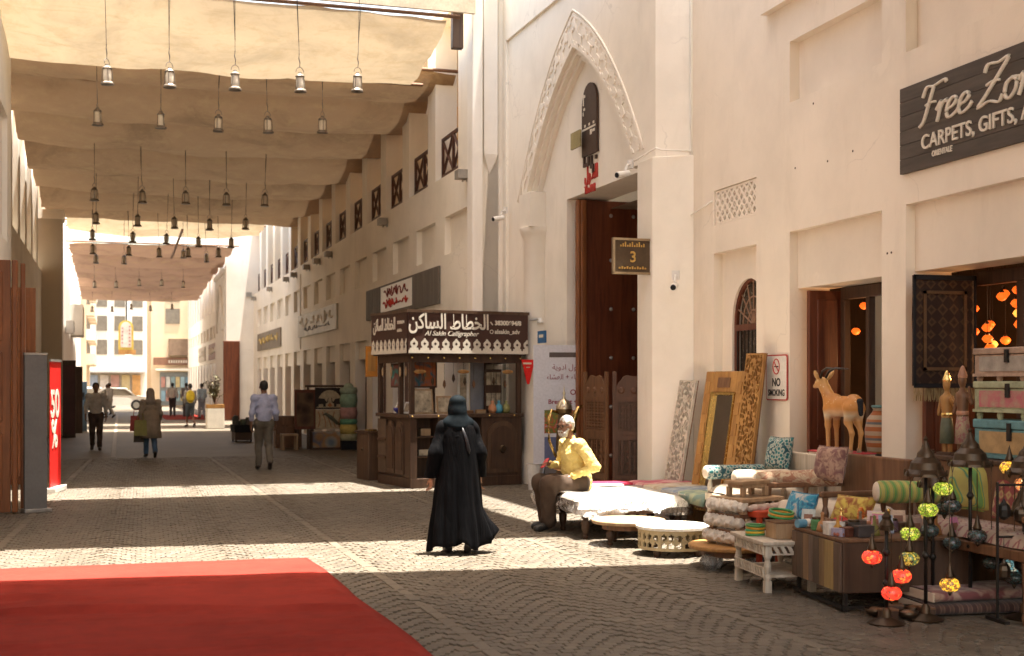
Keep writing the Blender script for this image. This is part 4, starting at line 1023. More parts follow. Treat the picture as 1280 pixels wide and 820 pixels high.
text(arabic('الخطاط الساكن'), .28, LETTER, fas, (-.093, .95, 2.64), (0, -1, 0), (0, 0, 1), .006, .0, 'CENTER', bold=.005, wide=.62)
text('38300694', .08, LETTER, fas, (-.093, .36, 2.72), (0, -1, 0), (0, 0, 1), .003); text('alsakin', .08, LETTER, fas, (-.093, .36, 2.59), (0, -1, 0), (0, 0, 1), .003)
for k in range(8): B().ell((.02+.285*k, -.03, 2.16), .018, 8, 5).build('brass_knob', GOLD, kz)
for k in range(5): B().ell((.02+.47*k, -.035, 1.19), .016, 8, 5).build('brass_knob', GOLD, kz)
KM = kz.matrix_basis
def ktop(name, label, cat, x, y, z, group=None, rz=0):
    p = Matrix.Translation((4.175, 20.70, 0)) @ Matrix.Rotation(R(11), 4, 'Z') @ Vector((x, y, z))
    return thing(name, label, cat, tuple(p), R(11)+rz, group)
def card(t, w_, h_, m, tilt=.15, th=.015, fm=None):
    M = Matrix.Rotation(-tilt, 4, 'X')
    B().box(-w_/2, w_/2, 0, th, 0, h_, M).build('backing' if fm else 'card', m, t)
    if fm: B().box(-w_/2+.03, w_/2-.03, -.004, 0, .03, h_-.03, M).build('print', fm, t)
PAPER = mat('aged paper print', (.46, .38, .27), .8, vs=9, var=.5)
PAINT1 = woven('orange and teal painting', [(.02, .05, .09), (.04, .14, .18), (.42, .12, .04), (.10, .18, .12)], 7, 'blotch')
PAINT2 = woven('green painting', [(.03, .12, .10), (.20, .05, .04), (.05, .22, .20)], 8, 'blotch')
t = ktop('calligraphy_panel', 'large cream calligraphy panel on the kiosk counter by the front corner', 'panel', .27, .10, 1.225); card(t, .38, .42, PALEWOOD, fm=PAPER)
t = ktop('calligraphy_panel', 'smaller cream calligraphy panel on the kiosk counter beside the large one', 'panel', .66, .10, 1.225); card(t, .27, .30, PALEWOOD, fm=PAPER)
t = ktop('painting', 'orange and teal painting hanging inside the kiosk', 'painting', .42, .40, 1.66); card(t, .46, .50, DARKWOOD, 0, fm=PAINT1)
t = ktop('painting', 'green painting hanging on the left side of the kiosk', 'painting', .14, .98, 1.66, rz=-PI/2); card(t, .5, .42, DARKWOOD, 0, fm=PAINT2)
t = ktop('scroll_board', 'tall white scroll board with vertical script inside the kiosk', 'board', 1.24, .62, 1.23); card(t, .22, .88, WHITEP, .0); B().box(-.06, .06, -.008, 0, .18, .66).build('script_block', PAPER, t)
t = ktop('grey_board', 'grey upright display board inside the kiosk right of the white scroll', 'board', 1.50, .60, 1.23); card(t, .26, .9, mat('blue grey board', (.22, .22, .24), .6), 0)
b = B()
t = ktop('display_rack', 'small wooden rack of pale cards at the right of the kiosk counter', 'rack', 1.74, .45, 1.225); B().box(-.16, .16, 0, .05, .0, .75).build('back', DARKWOOD, t)
for k in range(2):
    for j in range(3): B().box(-.14+j*.095, -.06+j*.095, -.02, 0, .12+k*.36, .34+k*.36).build('pale_card', PAPER, t)
for k, (x, c, l) in enumerate(((1.72, (.10, .35, .48), 'turquoise'), (1.60, (.55, .25, .12), 'orange'), (1.86, (.30, .28, .10), 'olive'))):
    t = ktop('fabric_puff', 'small %s ball ornament on the kiosk counter' % l, 'ornament', x, .2, 1.225); B().lathe([(.05, 0), (.075, .06), (.06, .13), (.02, .16), (.03, .2), (0, .22)], 12).build('ball', mat('ornament '+l, c, .6), t, smooth=True)
for k, (x, y, l) in enumerate(((.94, .14, 'left'), (1.12, .16, 'middle'), (1.34, .14, 'right'))):
    t = ktop('small_box', 'flat brown box lying on the kiosk counter, %s of three' % l, 'box', x, y, 1.222); B().box(-.08, .08, -.05, .05, 0, .035+.01*k).build('box', [GOLDWOOD, MIDWOOD, PALEWOOD][k], t); B().box(-.075, .075, -.045, .045, .035+.01*k, .045+.01*k).build('lid', GOLDWOOD, t)
for k, (y, l) in enumerate(((.25, 'nearest the corner'), (.62, 'in the middle'), (1.0, 'at the back'))):
    t = ktop('leaning_card', 'little white display card on the kiosk side counter, %s' % l, 'card', .16, y, 1.225, rz=-1.1); card(t, .16, .22, WHITEP, .5, fm=PAPER)
BLUEB = mat('deep blue enamel', (.03, .03, .22), .4)
t = ktop('blue_bowl', 'small deep blue bowl on the kiosk side counter', 'bowl', .12, .80, 1.225); B().lathe([(.04, 0), (.09, .05), (.10, .09), (.085, .09), (.03, .02)], 14).build('bowl', BLUEB, t, smooth=True)
for k in range(7):
    x, y = [(.16, 0), (.95, 0), (1.78, 0), (0, .2), (0, .45), (0, .85), (0, 1.25)][k]
    lb = ['oval wooden plaque hanging at the kiosk front, nearest the corner', 'oval wooden plaque hanging at the middle of the kiosk front', 'oval wooden plaque hanging at the right of the kiosk front', 'pale oval tag hanging on the kiosk side, nearest the corner post', 'pale oval tag hanging beside the middle post of the kiosk side', 'pale oval tag hanging past the middle of the kiosk side', 'pale oval tag hanging at the far end of the kiosk side'][k]
    t = ktop('hanging_plaque', lb, 'plaque', x+.0, y-.02 if x else y, 1.93, 'plaques hanging from the kiosk')
    M = Matrix.Scale(1, 4); r1 = (.11, .02, .035) if k < 3 else (.02, .035, .085)
    B().ell((0, 0, 0), r1, 14, 8).build('plaque', GOLDWOOD if k < 3 else PALEWOOD, t, smooth=True); B().cyl((0, 0, .02), (0, 0, .16), .004, n=4).build('string', IRON, t)
for k in range(9):
    x = .30+k*.19; t = ktop('hanging_trinket', 'small dark trinket under the kiosk front rail, %s from the left' % ['first', 'second', 'third', 'fourth', 'fifth', 'sixth', 'seventh', 'eighth', 'ninth'][k], 'trinket', x, .16+.05*(k % 2), 1.86-.05*(k % 3), 'trinkets hanging in the kiosk')
    B().lathe([(0, -.12), (.03, -.06), (.022, 0), (.008, .03)], 8).build('pendant', [DARKWOOD, BRONZE, MIDWOOD][k % 3], t, smooth=True); B().cyl((0, 0, .0), (0, 0, .3), .003, n=4).build('string', IRON, t)
for k, (x, z) in enumerate(((.30, .53), (.33, .86), (1.13, .53), (1.16, .86), (1.12, .18))):
    t = ktop('shelf_parcel', 'small parcel on the kiosk niche shelves, %s' % ['lower left', 'upper left', 'middle right', 'upper right', 'bottom right'][k], 'parcel', x, .2, z); B().box(-.09, .09, -.07, .07, 0, .1+.02*(k % 3)).build('parcel', [PAPER, PALEWOOD, WHITEP, MIDWOOD, PAPER][k], t, bev=.006); B().box(-.092, .092, -.012, .012, 0, .105+.02*(k % 3)).build('band', DARKWOOD, t)
# red pennant and lamp at the right corner
t = ktop('red_pennant', 'bright red pointed pennant hanging at the right corner of the kiosk', 'pennant', KW+.06, -.12, 1.72); B().prism([(-.13, .42), (.13, .42), (.02, 0), (-.02, 0)], .012, frame((0, 0, 0), (1, 0, 0), (0, 0, 1))).build('pennant', RED, t); B().box(-.10, .06, -.015, -.012, .34, .37).build('print', LETTER, t); B().box(-.04, .03, -.015, -.012, .28, .295).build('print', LETTER, t)
t = ktop('spotlight', 'small pale spotlight on an arm at the right end of the kiosk roof', 'spotlight', KW+.1, -.1, 2.80); B().cyl((0, 0, .02), (.14, -.04, .04), .02, n=8).build('arm', STEEL, t); B().lathe([(.03, .08), (.06, 0), (.05, -.01)], 10, (.18, -.05, -.02)).build('shade', WHITEP, t)
# low cabinet and waste bin by the kiosk
t = thing('side_cabinet', 'low brown cabinet standing left of the kiosk', 'cabinet', (3.80, 22.62, 0), R(11)); B().box(0, .24, 0, .6, 0, .84).build('body', MED, t, bev=.01); B().box(-.03, .27, -.03, .63, .84, .88).build('top', DARKWOOD, t); B().ell((.0, .3, .55), .03, 8, 6).build('knob', BRONZE, t); B().box(.05, .2, .1, .3, .88, .91).build('tray', GOLD, t)
t = thing('orange_notice', 'orange board hanging beside the far corner post of the kiosk', 'board', (3.78, 22.75, 1.85), R(11)); B().box(0, .22, 0, .03, 0, .55).build('board', mat('orange board', (.50, .20, .03), .6), t); B().box(.04, .18, -.004, 0, .1, .45).build('print', GOLDWOOD, t)
t = thing('white_bucket', 'small white bin at the foot of the wall right of the kiosk', 'bin', (6.08, 19.95, 0), 0); B().lathe([(.10, 0), (.13, .42), (.14, .43), (.12, .43), (.09, .03)], 16).build('bin', WHITEP, t, smooth=True, ang=40); B().cyl((.12, -.05, .1), (.2, -.02, .55), .012, n=6).build('handle', IRON, t)

# ================================================================= display by the gateway: banner, dallah, screens, panels
bn = thing('pull_up_banner', 'white pull up banner advertising an opening and breakfast, behind the seated man', 'banner', (6.06, 19.95, 0), R(-12))
PRW = mat('banner vinyl', (.66, .65, .70), .5, var=.04, bst=0)
B().box(0, .86, 0, .012, .06, 2.36).build('sheet', PRW, bn); B().box(-.02, .88, -.1, .1, 0, .07).build('foot', STEEL, bn, bev=.01)
MRN = mat('maroon print', (.30, .04, .06), .6, bst=0)
B().box(.26, .86, -.003, 0, 2.16, 2.24).build('strip', mat('dark strip', (.12, .09, .08), .6), bn)
text(arabic('اول ادوية'), .12, MRN, bn, (.74, -.003, 1.96), (1, 0, 0), (0, 0, 1), .001, 0, 'RIGHT'); text(arabic('عشاء + العشاء'), .12, MRN, bn, (.84, -.003, 1.80), (1, 0, 0), (0, 0, 1), .001, 0, 'RIGHT', wide=.9)
text('Open', .12, MRN, bn, (.60, -.003, 1.55), (1, 0, 0), (0, 0, 1), .001, 0, bold=.002); text('Breakfast + Lu', .105, MRN, bn, (.24, -.003, 1.40), (1, 0, 0), (0, 0, 1), .001, 0, bold=.002)
FOOD = woven('food photographs', [(.12, .05, .03), (.45, .22, .05), (.15, .22, .06), (.5, .1, .05), (.5, .45, .38)], 16, 'blotch')
for x0, x1, z0, z1, m_ in ((.18, .84, .92, 1.30, FOOD), (.18, .50, .42, .86, mat('blue print', (.12, .14, .26), .5)), (.53, .84, .42, .86, FOOD), (.18, .84, .12, .38, mat('grey print', (.18, .16, .16), .6))): B().box(x0, x1, -.003, 0, z0, z1).build('picture', m_, bn)
nb = thing('wall_plate', 'small blue number plate on the jamb above the pull up banner', 'plate', (6.30, 20.0, 2.40), RP); B().box(-.03, 0, 0, .36, 0, .20).build('plate', mat('plate blue', (.03, .13, .30), .4), nb); B().box(-.034, -.03, .08, .28, .09, .14).build('print', LETTER, nb)
# giant coffee pot
dp = thing('giant_coffee_pot', 'giant brass Arabic coffee pot with curved spout behind the seated man', 'coffee pot', (5.86, 17.75, 0), .3); dp.scale = (.74, .74, .96)
B().lathe([(.22, 0), (.24, .03), (.20, .12), (.15, .55), (.17, .62), (.16, .95), (.13, 1.25), (.11, 1.33), (.15, 1.36), (.16, 1.42)], 20).build('body', mat('aged brass', (.13, .09, .04), .4, metal=.7, vs=5), dp, smooth=True, ang=40)
B().lathe([(.17, 1.42), (.165, 1.46), (.10, 1.54), (.04, 1.57), (.02, 1.62), (.03, 1.66), (.012, 1.70), (0, 1.80)], 16).build('lid', mat('pale tinned brass', (.62, .52, .36), .3, metal=.9), dp, smooth=True, ang=40)
B().tube([(.13, 0, 1.02), (.22, 0, 1.10), (.24, 0, 1.26), (.34, 0, 1.42), (.46, 0, 1.47)], [.05, .06, .055, .04, .015], 8).build('spout', GOLD, dp, smooth=True)
B().tube([(-.12, 0, 1.36), (-.30, 0, 1.40), (-.38, 0, 1.25), (-.36, 0, .95), (-.22, 0, .72), (-.15, 0, .68)], [.02, .025, .028, .028, .024, .02], 8).build('handle', GOLD, dp, smooth=True)
# folding screen
CARV = wood('carved screen timber', (.165, .078, .036), (.07, .032, .015), .5)
CARVD = wood('dark carved screen timber', (.095, .040, .019), (.04, .017, .008), .5)
sc_ = thing('folding_screen', 'carved brown folding screen with arched tops in front of the big door', 'screen', (0, 0, 0), 0)
def spanel(parent, M, m, w_=.66, h_=1.90):
    q = B()
    for x in (0, w_-.05): q.box(x, x+.05, 0, h_, -.02, .02, M)
    for y in (.06, .42, .98, 1.02, 1.50): q.box(.05, w_-.05, y, y+.05, -.018, .018, M)
    q = q.build('screen_panel', m, parent)
    def fr(z0, z1, k):
        ww, hh = w_-.10, z1-z0
        def fn(x, y):
            gx, gy = (x/.085) % 1-.5, (y/.085) % 1-.5
            r_ = math.hypot(gx, gy); return min(x, y, ww-x, hh-y) < .018 or r_ > .44 or r_ < .13 or (abs(gx) < .07 or abs(gy) < .07) and k
        B().fret(ww, hh, max(20, int(ww/.0115)), max(8, int(hh/.0115)), fn, .016, M @ Matrix.Translation((.05, z0, -.008))).build('fretwork', m, q)
    fr(.11, .42, 1); fr(.47, .98, 0); fr(1.07, 1.50, 1)
    pts = [(.05, 1.55), (w_-.05, 1.55), (w_-.05, 1.68)]+[(w_/2+(w_/2-.06)*math.cos(t), 1.68+.17*math.sin(t)*(1+.12*math.cos(6*t))) for t in np.linspace(.1, PI-.1, 15)]+[(.05, 1.68)]
    B().prism(pts, .03, M @ Matrix.Translation((0, 0, -.015))).build('crest', m, q)
    for s_ in (.2, .5, .8): B().cyl(tuple(M @ Vector((w_*s_, 1.64, .016))), tuple(M @ Vector((w_*s_, 1.64, .03))), .05, .03, n=10).build('rosette', m, q)
    for k in range(4): B().box(.12+k*(w_-.24)/3-.012, .12+k*(w_-.24)/3+.012, .50, .95, .010, .026, M).build('carved_mullion', m, q)
    B().box(.05, w_-.05, .06, 1.55, -.03, -.022, M).build('dark_backing', SHOPDARK, q)  # dark sheet added so the fret holes look shaded
spanel(sc_, frame((6.00, 17.25, 0), (.12, -.73, 0), (0, 0, 1)), CARV); spanel(sc_, frame((6.14, 16.48, 0), (.56, -.14, 0), (0, 0, 1)), CARVD, .58)
# white carved panel, mirror, honey carved panel leaning on the wall
def floral(w_, h_, q, th=.0):
    def fn(x, y):
        if min(x, y, w_-x, h_-y) < .022: return True
        a_ = math.sin(x*q+1.6*math.sin(y*q*.55))+math.sin(y*q*.9+1.5*math.sin(x*q*.7)); c2 = math.sin((x-w_/2)*q*.6)*math.sin(y*q*.6)
        return abs(a_) < .62 or c2 > .72
    return fn
def lean(name, label, cat, loc, along_, w_, h_, tiltx, group=None):
    """panel leaning back on the wall behind; local X along the wall, Y up the slope"""
    t = thing(name, label, cat, loc)
    d = Vector(along_).normalized(); up = Vector((tiltx, 0, 1)).normalized()
    return t, frame((0, 0, 0), d, up)
t, M = lean('lattice_screen', 'white carved lattice panel leaning on the wall beyond the mirror', 'panel', (6.44, 15.50, .0), (.05, -1, 0), .46, 1.80, .17)
B().box(.0, .46, 0, 1.80, -.014, -.003, M).build('backing', MIDWOOD, t); B().fret(.46, 1.80, 46, 178, floral(.46, 1.80, 62), .035, M).build('fretwork', mat('chalky carved white', (.54, .48, .40), .8, vs=12), t)
t, M = lean('standing_mirror', 'tall mirror in a honey wood frame leaning by the arched window', 'mirror', (6.42, 14.55, .0), (.14, -1, 0), .86, 1.90, .15)
for x0, x1, y0, y1 in ((0, .17, 0, 1.9), (.69, .86, 0, 1.9), (.17, .69, 1.64, 1.9), (.17, .69, 0, .2)): B().box(x0, x1, y0, y1, 0, .05, M).build('frame_board', GOLDWOOD, t, bev=.012)
for k in range(7): B().box(.04, .13, .12+k*.25, .27+k*.25, .05, .062, M).build('carved_motif', GOLDWOOD, t, bev=.008); B().box(.73, .82, .12+k*.25, .27+k*.25, .05, .062, M).build('carved_motif', GOLDWOOD, t, bev=.008)
B().box(.30, .56, 1.70, 1.82, .05, .06, M).build('inscription', MIDWOOD, t)
for x0, x1, y0, y1 in ((.17, .20, .2, 1.64), (.66, .69, .2, 1.64), (.20, .66, 1.61, 1.64), (.20, .66, .2, .23)): B().box(x0, x1, y0, y1, .01, .062, M).build('gilt_slip', GOLD, t)
B().box(.2, .66, .23, 1.61, .004, .02, M).build('mirror_glass', mat('mirror silvering', (.30, .26, .22), .06, metal=1, var=.05, bst=0), t)
t, M = lean('lattice_screen', 'tall honey coloured carved panel leaning between the mirror and the no smoking sign', 'panel', (6.50, 13.62, .0), (.06, -1, 0), .40, 2.1, .13)
B().fret(.40, 2.1, 40, 200, floral(.40, 2.1, 66), .035, M).build('fretwork', GOLDWOOD, t); B().box(.0, .40, 0, 2.1, -.012, -.002, M).build('backing', MIDWOOD, t)

# ================================================================= daybeds and low tables
def turned(b, x, y, z0, z1, r):
    h_ = z1-z0; b.lathe([(r*.55, 0), (r*.7, h_*.1), (r*.5, h_*.16), (r*.95, h_*.4), (r, h_*.62), (r*.6, h_*.72), (r*.95, h_*.8), (r*.95, h_)], 10, (x, y, z0))
db = thing('daybed', 'low daybed with a white cover in clear plastic, the man sits on its end', 'daybed', (4.62, 13.45, 0), R(-2))
for x in (.1, 1.2):
    for y in (.1, 1.0, 1.85):
        b = B(); turned(b, x, y, 0, .30, .05); b.build('leg', DARKWOOD, db, smooth=True, ang=40)
B().box(.03, 1.27, .03, 1.92, .27, .36).build('frame', MIDWOOD, db, bev=.01)
def matt(u, v_):
    x, y = u*1.32-.01, v_*1.97-.01; e = min(x+.01, 1.31-x, y+.01, 1.96-y); return (x, y, .34+.115*min(1, max(0, e)/.10)**.5+.012*noise.noise((x*4, y*4, 2)))
b = B(); b.grid(matt, 40, 56); b.build('mattress', WHITEC, db, smooth=True)
PLASTIC, t_, p_, N_, L_ = nodes('clear plastic wrap'); N_.remove(p_)
trn = N_.new('ShaderNodeBsdfTransparent'); gls = N_.new('ShaderNodeBsdfGlossy'); gls.inputs['Roughness'].default_value = .22; dif = N_.new('ShaderNodeBsdfDiffuse'); dif.inputs[0].default_value = (.75, .72, .66, 1)
vv = coords(N_, L_, (1, 1, 1)); bp = N_.new('ShaderNodeBump'); bp.inputs['Strength'].default_value = .9; bp.inputs['Distance'].default_value = .05; L_.new(nz(N_, L_, vv, 9, 4, .6, 1.5), bp.inputs['Height']); L_.new(bp.outputs[0], gls.inputs['Normal'])
m1 = N_.new('ShaderNodeMixShader'); m1.inputs[0].default_value = .22; L_.new(trn.outputs[0], m1.inputs[1]); L_.new(dif.outputs[0], m1.inputs[2])
m2 = N_.new('ShaderNodeMixShader'); lw = N_.new('ShaderNodeLayerWeight'); lw.inputs[0].default_value = .35; L_.new(bp.outputs[0], lw.inputs['Normal']); L_.new(lw.outputs['Fresnel'], m2.inputs[0]); L_.new(m1.outputs[0], m2.inputs[1]); L_.new(gls.outputs[0], m2.inputs[2]); L_.new(m2.outputs[0], N_['Material Output'].inputs[0])
def skirt(w_, d_, zt, drop, seed):
    def fn(u, v_):
        t = u*4; k = int(t) % 4; f = t-int(t)
        x, y = [(w_*f, 0), (w_, d_*f), (w_*(1-f), d_), (0, d_*(1-f))][k]
        nx_, ny_ = [(0, -1), (1, 0), (0, 1), (-1, 0)][k]
        dr = drop*(.55+.45*noise.noise((x*2.2+seed, y*2.2, 0)))
        wv = .02+.05*v_*(.5+noise.noise((x*6+seed, y*6, v_*1.5)))
        return (x+nx_*wv, y+ny_*wv, zt-v_*dr-.01+.012*noise.noise((x*9, y*9, seed)))
    return fn
b = B(); b.grid(skirt(1.30, 1.95, .43, .26, 3), 160, 8, True); b.build('plastic_skirt', PLASTIC, db, smooth=True)
b = B(); b.grid(lambda u, v_: (u*1.30, v_*1.95, .466+.012*noise.noise((u*7, v_*9, 5))), 40, 50); b.build('plastic_sheet', PLASTIC, db, smooth=True)
db2 = thing('daybed', 'daybed spread with pink, green and blue quilts behind the plastic covered one', 'daybed', (5.98, 13.05, 0), R(1))
for x in (.08, .66):
    for y in (.1, 1.1, 2.2): b = B(); turned(b, x, y, 0, .36, .05); b.build('leg', DARKWOOD, db2, smooth=True, ang=40)
B().box(0, .74, 0, 2.3, .34, .46).build('frame', MIDWOOD, db2, bev=.01)
QC = [('rose quilt', [(.42, .10, .14), (.55, .30, .28), (.38, .05, .10)]), ('sage quilt', [(.22, .30, .18), (.36, .40, .26), (.16, .25, .22)]), ('blue grey quilt', [(.20, .27, .32), (.34, .38, .38), (.16, .20, .28)]), ('sand quilt', [(.46, .38, .27), (.38, .28, .18), (.5, .46, .38)])]
for k, (y0, y1, q) in enumerate(((0, .72, 1), (.72, 1.2, 2), (1.2, 1.75, 3), (1.75, 2.32, 0))):
    def qf(u, v_, y0=y0, y1=y1, k=k):
        x = -.06+u*.86; y = y0+v_*(y1-y0); e = min(u, 1-u); return (x, y, .475+.02*min(1, e*8)-(.10 if u < .02 else 0)+.012*noise.noise((x*5, y*5, k)))
    b = B(); b.grid(qf, 24, 16); o = b.build('quilt', woven(QC[q][0], QC[q][1], 9, 'blotch'), db2, smooth=True); s_ = o.modifiers.new('t', 'SOLIDIFY'); s_.thickness = .02
t = thing('folded_cloth', 'crimson and white folded cloth lying on the daybed behind the man', 'cloth', (5.1, 15.05, .47), R(-8)); B().box(0, .75, 0, .28, 0, .03).build('cloth', mat('crimson cloth', (.42, .02, .06), .9), t, bev=.01); B().box(.02, .6, -.14, .0, 0, .02).build('white_fold', WHITEC, t, bev=.008)

def round_table(name, label, loc, r, h_, kind):
    t = thing(name, label, 'table', loc, 0, 'low round tables beside the daybed')
    if kind == 'drum':
        B().lathe([(r, h_-.035), (r*1.02, h_-.03), (r*1.02, h_-.005), (r, h_), (0, h_)], 40).build('top', mat('polished white top', (.72, .68, .60), .25, var=.05, bst=.02), t)
        n = 120; b = B(); hh = h_-.10
        for i in range(n):
            for j in range(14):
                x, y = i/n*2*PI*r, j/14*hh; gx, gy = (x/.085) % 1-.5, (y/.085) % 1-.5; on = j in (0, 1, 12, 13) or math.hypot(gx, gy) > .36
                if not on: continue
                a0, a1 = 2*PI*i/n, 2*PI*(i+1)/n; z0, z1 = .065+j*hh/14, .065+(j+1)*hh/14; R0, R1 = r*.96, r*.90
                vs = [(q*math.cos(a), q*math.sin(a), z) for q in (R0, R1) for a in (a0, a1) for z in (z0, z1)]
                b.add(vs, [(0,1,3,2), (4,6,7,5), (0,4,5,1), (2,3,7,6), (0,2,6,4), (1,5,7,3)])
        b.build('pierced_drum', mat('pale carved drum', (.44, .35, .20), .6, vs=9), t)
        for k in range(4): a_ = .6+k*PI/2; b = B(); b.lathe([(.03, 0), (.04, .03), (.045, .075)], 8, (r*.78*math.cos(a_), r*.78*math.sin(a_), 0)); b.build('foot', DARKWOOD, t)
    else:
        B().lathe([(0, h_-.04), (r*.97, h_-.04), (r, h_-.03), (r, h_-.008), (r*.985, h_), (0, h_)], 40).build('top', GOLDWOOD if kind == 'wrapped' else PALEWOOD, t)
        B().lathe([(r*.72, h_-.10), (r*.72, h_-.04)], 24).build('apron', MIDWOOD, t)
        for k in range(4): a_ = .3+k*PI/2; b = B(); turned(b, r*.62*math.cos(a_), r*.62*math.sin(a_), 0, h_-.04, .045); b.build('leg', DARKWOOD, t, smooth=True, ang=40)
        if kind == 'wrapped':
            for k in range(4): a_ = .3+k*PI/2; b = B(); sdf(b, [('e', (r*.66*math.cos(a_), r*.66*math.sin(a_), .07), (.10, .10, .09))], .02, .02, disp=wrinkle(.016, 30, k)); b.build('plastic_bag', PLASTIC, t, smooth=True)
    return t
round_table('round_table', 'low round wooden table half hidden by the white topped one', (5.02, 12.98, 0), .40, .27, 'wood')
round_table('round_table', 'low round table with shiny white top and pierced pale drum', (5.17, 12.12, 0), .37, .30, 'drum')
round_table('round_table', 'low round wooden table with plastic wrapped legs under the stacked stools', (5.36, 11.10, 0), .43, .22, 'wrapped')

# ================================================================= stacked stools in wrapping
WRAP = mat('dusty bubble wrap', (.60, .54, .46), .35, var=.2, vs=14, bs=45, bst=.6)
for k in range(3):
    z = .222+k*.150; t = thing('wrapped_stool', '%s low wooden stool of the stack wrapped in plastic' % ['bottom', 'middle', 'upper'][k], 'stool', (5.47+.01*k, 11.12-.015*k, z), R(14+3*k), 'wrapped stools in the stack')
    B().box(-.28, .28, -.22, .22, .11, .147).build('seat', PALEWOOD if k == 2 else MIDWOOD, t, bev=.008)
    for sx_ in (-1, 1):
        for sy_ in (-1, 1): b = B(); b.box(sx_*.24-.03, sx_*.24+.03, sy_*.18-.03, sy_*.18+.03, 0, .11); b.build('leg', PALEWOOD, t, bev=.006)
    b = B(); sdf(b, [('c', (-.27, -.13, .072), .052, (-.27, .20, .078), .058), ('e', (-.26, -.20, .07), (.05, .04, .05))], .012, .02, disp=wrinkle(.016, 46, k*3)); b.build('plastic_wrap', WRAP, t, smooth=True)
    b = B(); sdf(b, [('c', (-.2, -.235, .06), .03, (.2, -.225, .06), .035)], .016, .02, disp=wrinkle(.012, 34, k*5)); b.build('paper_roll', mat('pinkish wrap', (.52, .40, .33), .7, vs=12), t, smooth=True)
t = thing('small_stool', 'small plain wooden stool on top of the stack', 'stool', (5.50, 11.10, .672), R(20))
B().box(-.19, .19, -.12, .12, .115, .15).build('seat', PALEWOOD, t, bev=.008); B().box(-.16, .16, -.10, .10, .08, .115).build('apron', PALEWOOD, t)
for sx_ in (-1, 1):
    for sy_ in (-1, 1): B().box(sx_*.15-.022, sx_*.15+.022, sy_*.09-.022, sy_*.09+.022, 0, .09).build('leg', PALEWOOD, t, bev=.004)

# ================================================================= white carved side table and what stands on it
wt = thing('side_table', 'distressed white carved side table with a lower shelf', 'table', (4.93, 9.62, 0), R(-6))
for x in (.03, .42):
    for y in (.03, .72): b = B(); b.box(x-.028, x+.028, y-.028, y+.028, 0, .10); b.lathe([(.03, .10), (.038, .13), (.022, .16), (.034, .22), (.022, .27), (.034, .30)], 8, (x, y, 0)); b.box(x-.028, x+.028, y-.028, y+.028, .30, .40); b.build('leg', WHITEWASH, wt)
B().box(-.03, .48, -.03, .78, .40, .43).build('top', WHITEWASH, wt, bev=.006); B().box(0, .45, 0, .75, .13, .15).build('shelf', WHITEWASH, wt)
def zig(x, y): return y < .012 or y > .073 or ((x*16+y*9) % 1) < .55
B().fret(.69, .085, 120, 12, zig, .012, frame((.002, .72, .315), (0, -1, 0), (0, 0, 1))).build('carved_apron', WHITEWASH, wt)
B().fret(.69, .085, 120, 12, zig, .012, frame((.002, .72, .13), (0, -1, 0), (0, 0, 1))).build('carved_rail', WHITEWASH, wt)
B().fret(.37, .085, 60, 12, zig, .012, frame((.04, .002, .315), (1, 0, 0), (0, 0, 1))).build('carved_apron', WHITEWASH, wt)
t = thing('wooden_box', 'plain pale wooden box on the white side table', 'box', (5.08, 9.72, .432), R(-4)); B().box(0, .26, 0, .22, 0, .13).build('box', PALEWOOD, t, bev=.004); B().box(-.005, .265, -.005, .225, .13, .145).build('lid', MIDWOOD, t, bev=.004)
def bangles(label, loc, cols, r=.055, n=5, lay=0):
    t = thing('bangle_stack', label, 'bangles', loc, .3, 'stacks of bright bangles')
    for k in range(n):
        b = B(); M = Matrix.Rotation(lay+random.uniform(-.08, .08), 4, 'X'); pts = [tuple(M @ Vector((r*math.cos(q), r*math.sin(q), .012+k*.019))) for q in np.linspace(0, 2*PI, 19)]; b.tube(pts, .012, 6); b.build('bangle', mat('bangle %d%d%d' % tuple(int(9*c) for c in cols[k % len(cols)]), cols[k % len(cols)], .35), t, smooth=True)
bangles('green and yellow bangle stack on the white side table', (5.04, 10.02, .432), [(.05, .25, .08), (.55, .35, .03), (.04, .30, .14), (.5, .25, .02), (.06, .22, .06)], .075, 5)
bangles('green and orange bangles lying tilted on the pale wooden box', (5.20, 9.86, .60), [(.06, .35, .10), (.6, .28, .04), (.04, .25, .10)], .10, 3, .18)
# ================================================================= console chest with patchwork front
co = thing('console_chest', 'dark console with a patchwork timber front on an iron base', 'console', (5.10, 8.68, 0), R(-6))
CL, CWd = .95, 1.06
B().box(0, CWd, 0, CL, .14, .53).build('carcass', DARKWOOD, co, bev=.006); B().box(-.012, CWd+.012, -.012, CL+.012, .53, .555).build('top', MIDWOOD, co, bev=.004)
cols_ = [(.20, .13, .085), (.13, .085, .055), (.26, .16, .085), (.17, .12, .09), (.11, .075, .05), (.24, .15, .07), (.38, .26, .10), (.14, .09, .06)]
y = .0
for k, wk in enumerate((.10, .13, .11, .09, .12, .10, .17, .12)):
    m_ = wood('patch %d' % k, cols_[k], mul(cols_[k], .45), .6); B().box(-.022, 0, CL-y-wk+.002, CL-y-.002, .15, .52).build('front_board', m_, co, bev=.002); y += wk
for x in (.03, CWd-.03):
    for yy in (.03, CL-.03): B().box(x-.015, x+.015, yy-.015, yy+.015, 0, .14).build('leg', IRON, co)
b = B(); b.box(-.01, .02, .0, CL, .02, .045); b.box(-.01, CWd, -.01, .02, .02, .045); b.build('base_rail', IRON, co)
cm = Matrix.Translation((5.10, 8.68, 0)) @ Matrix.Rotation(R(-6), 4, 'Z')
def cp(x, y): return tuple(cm @ Vector((x, y, .556)))
RNG = random.Random(5)
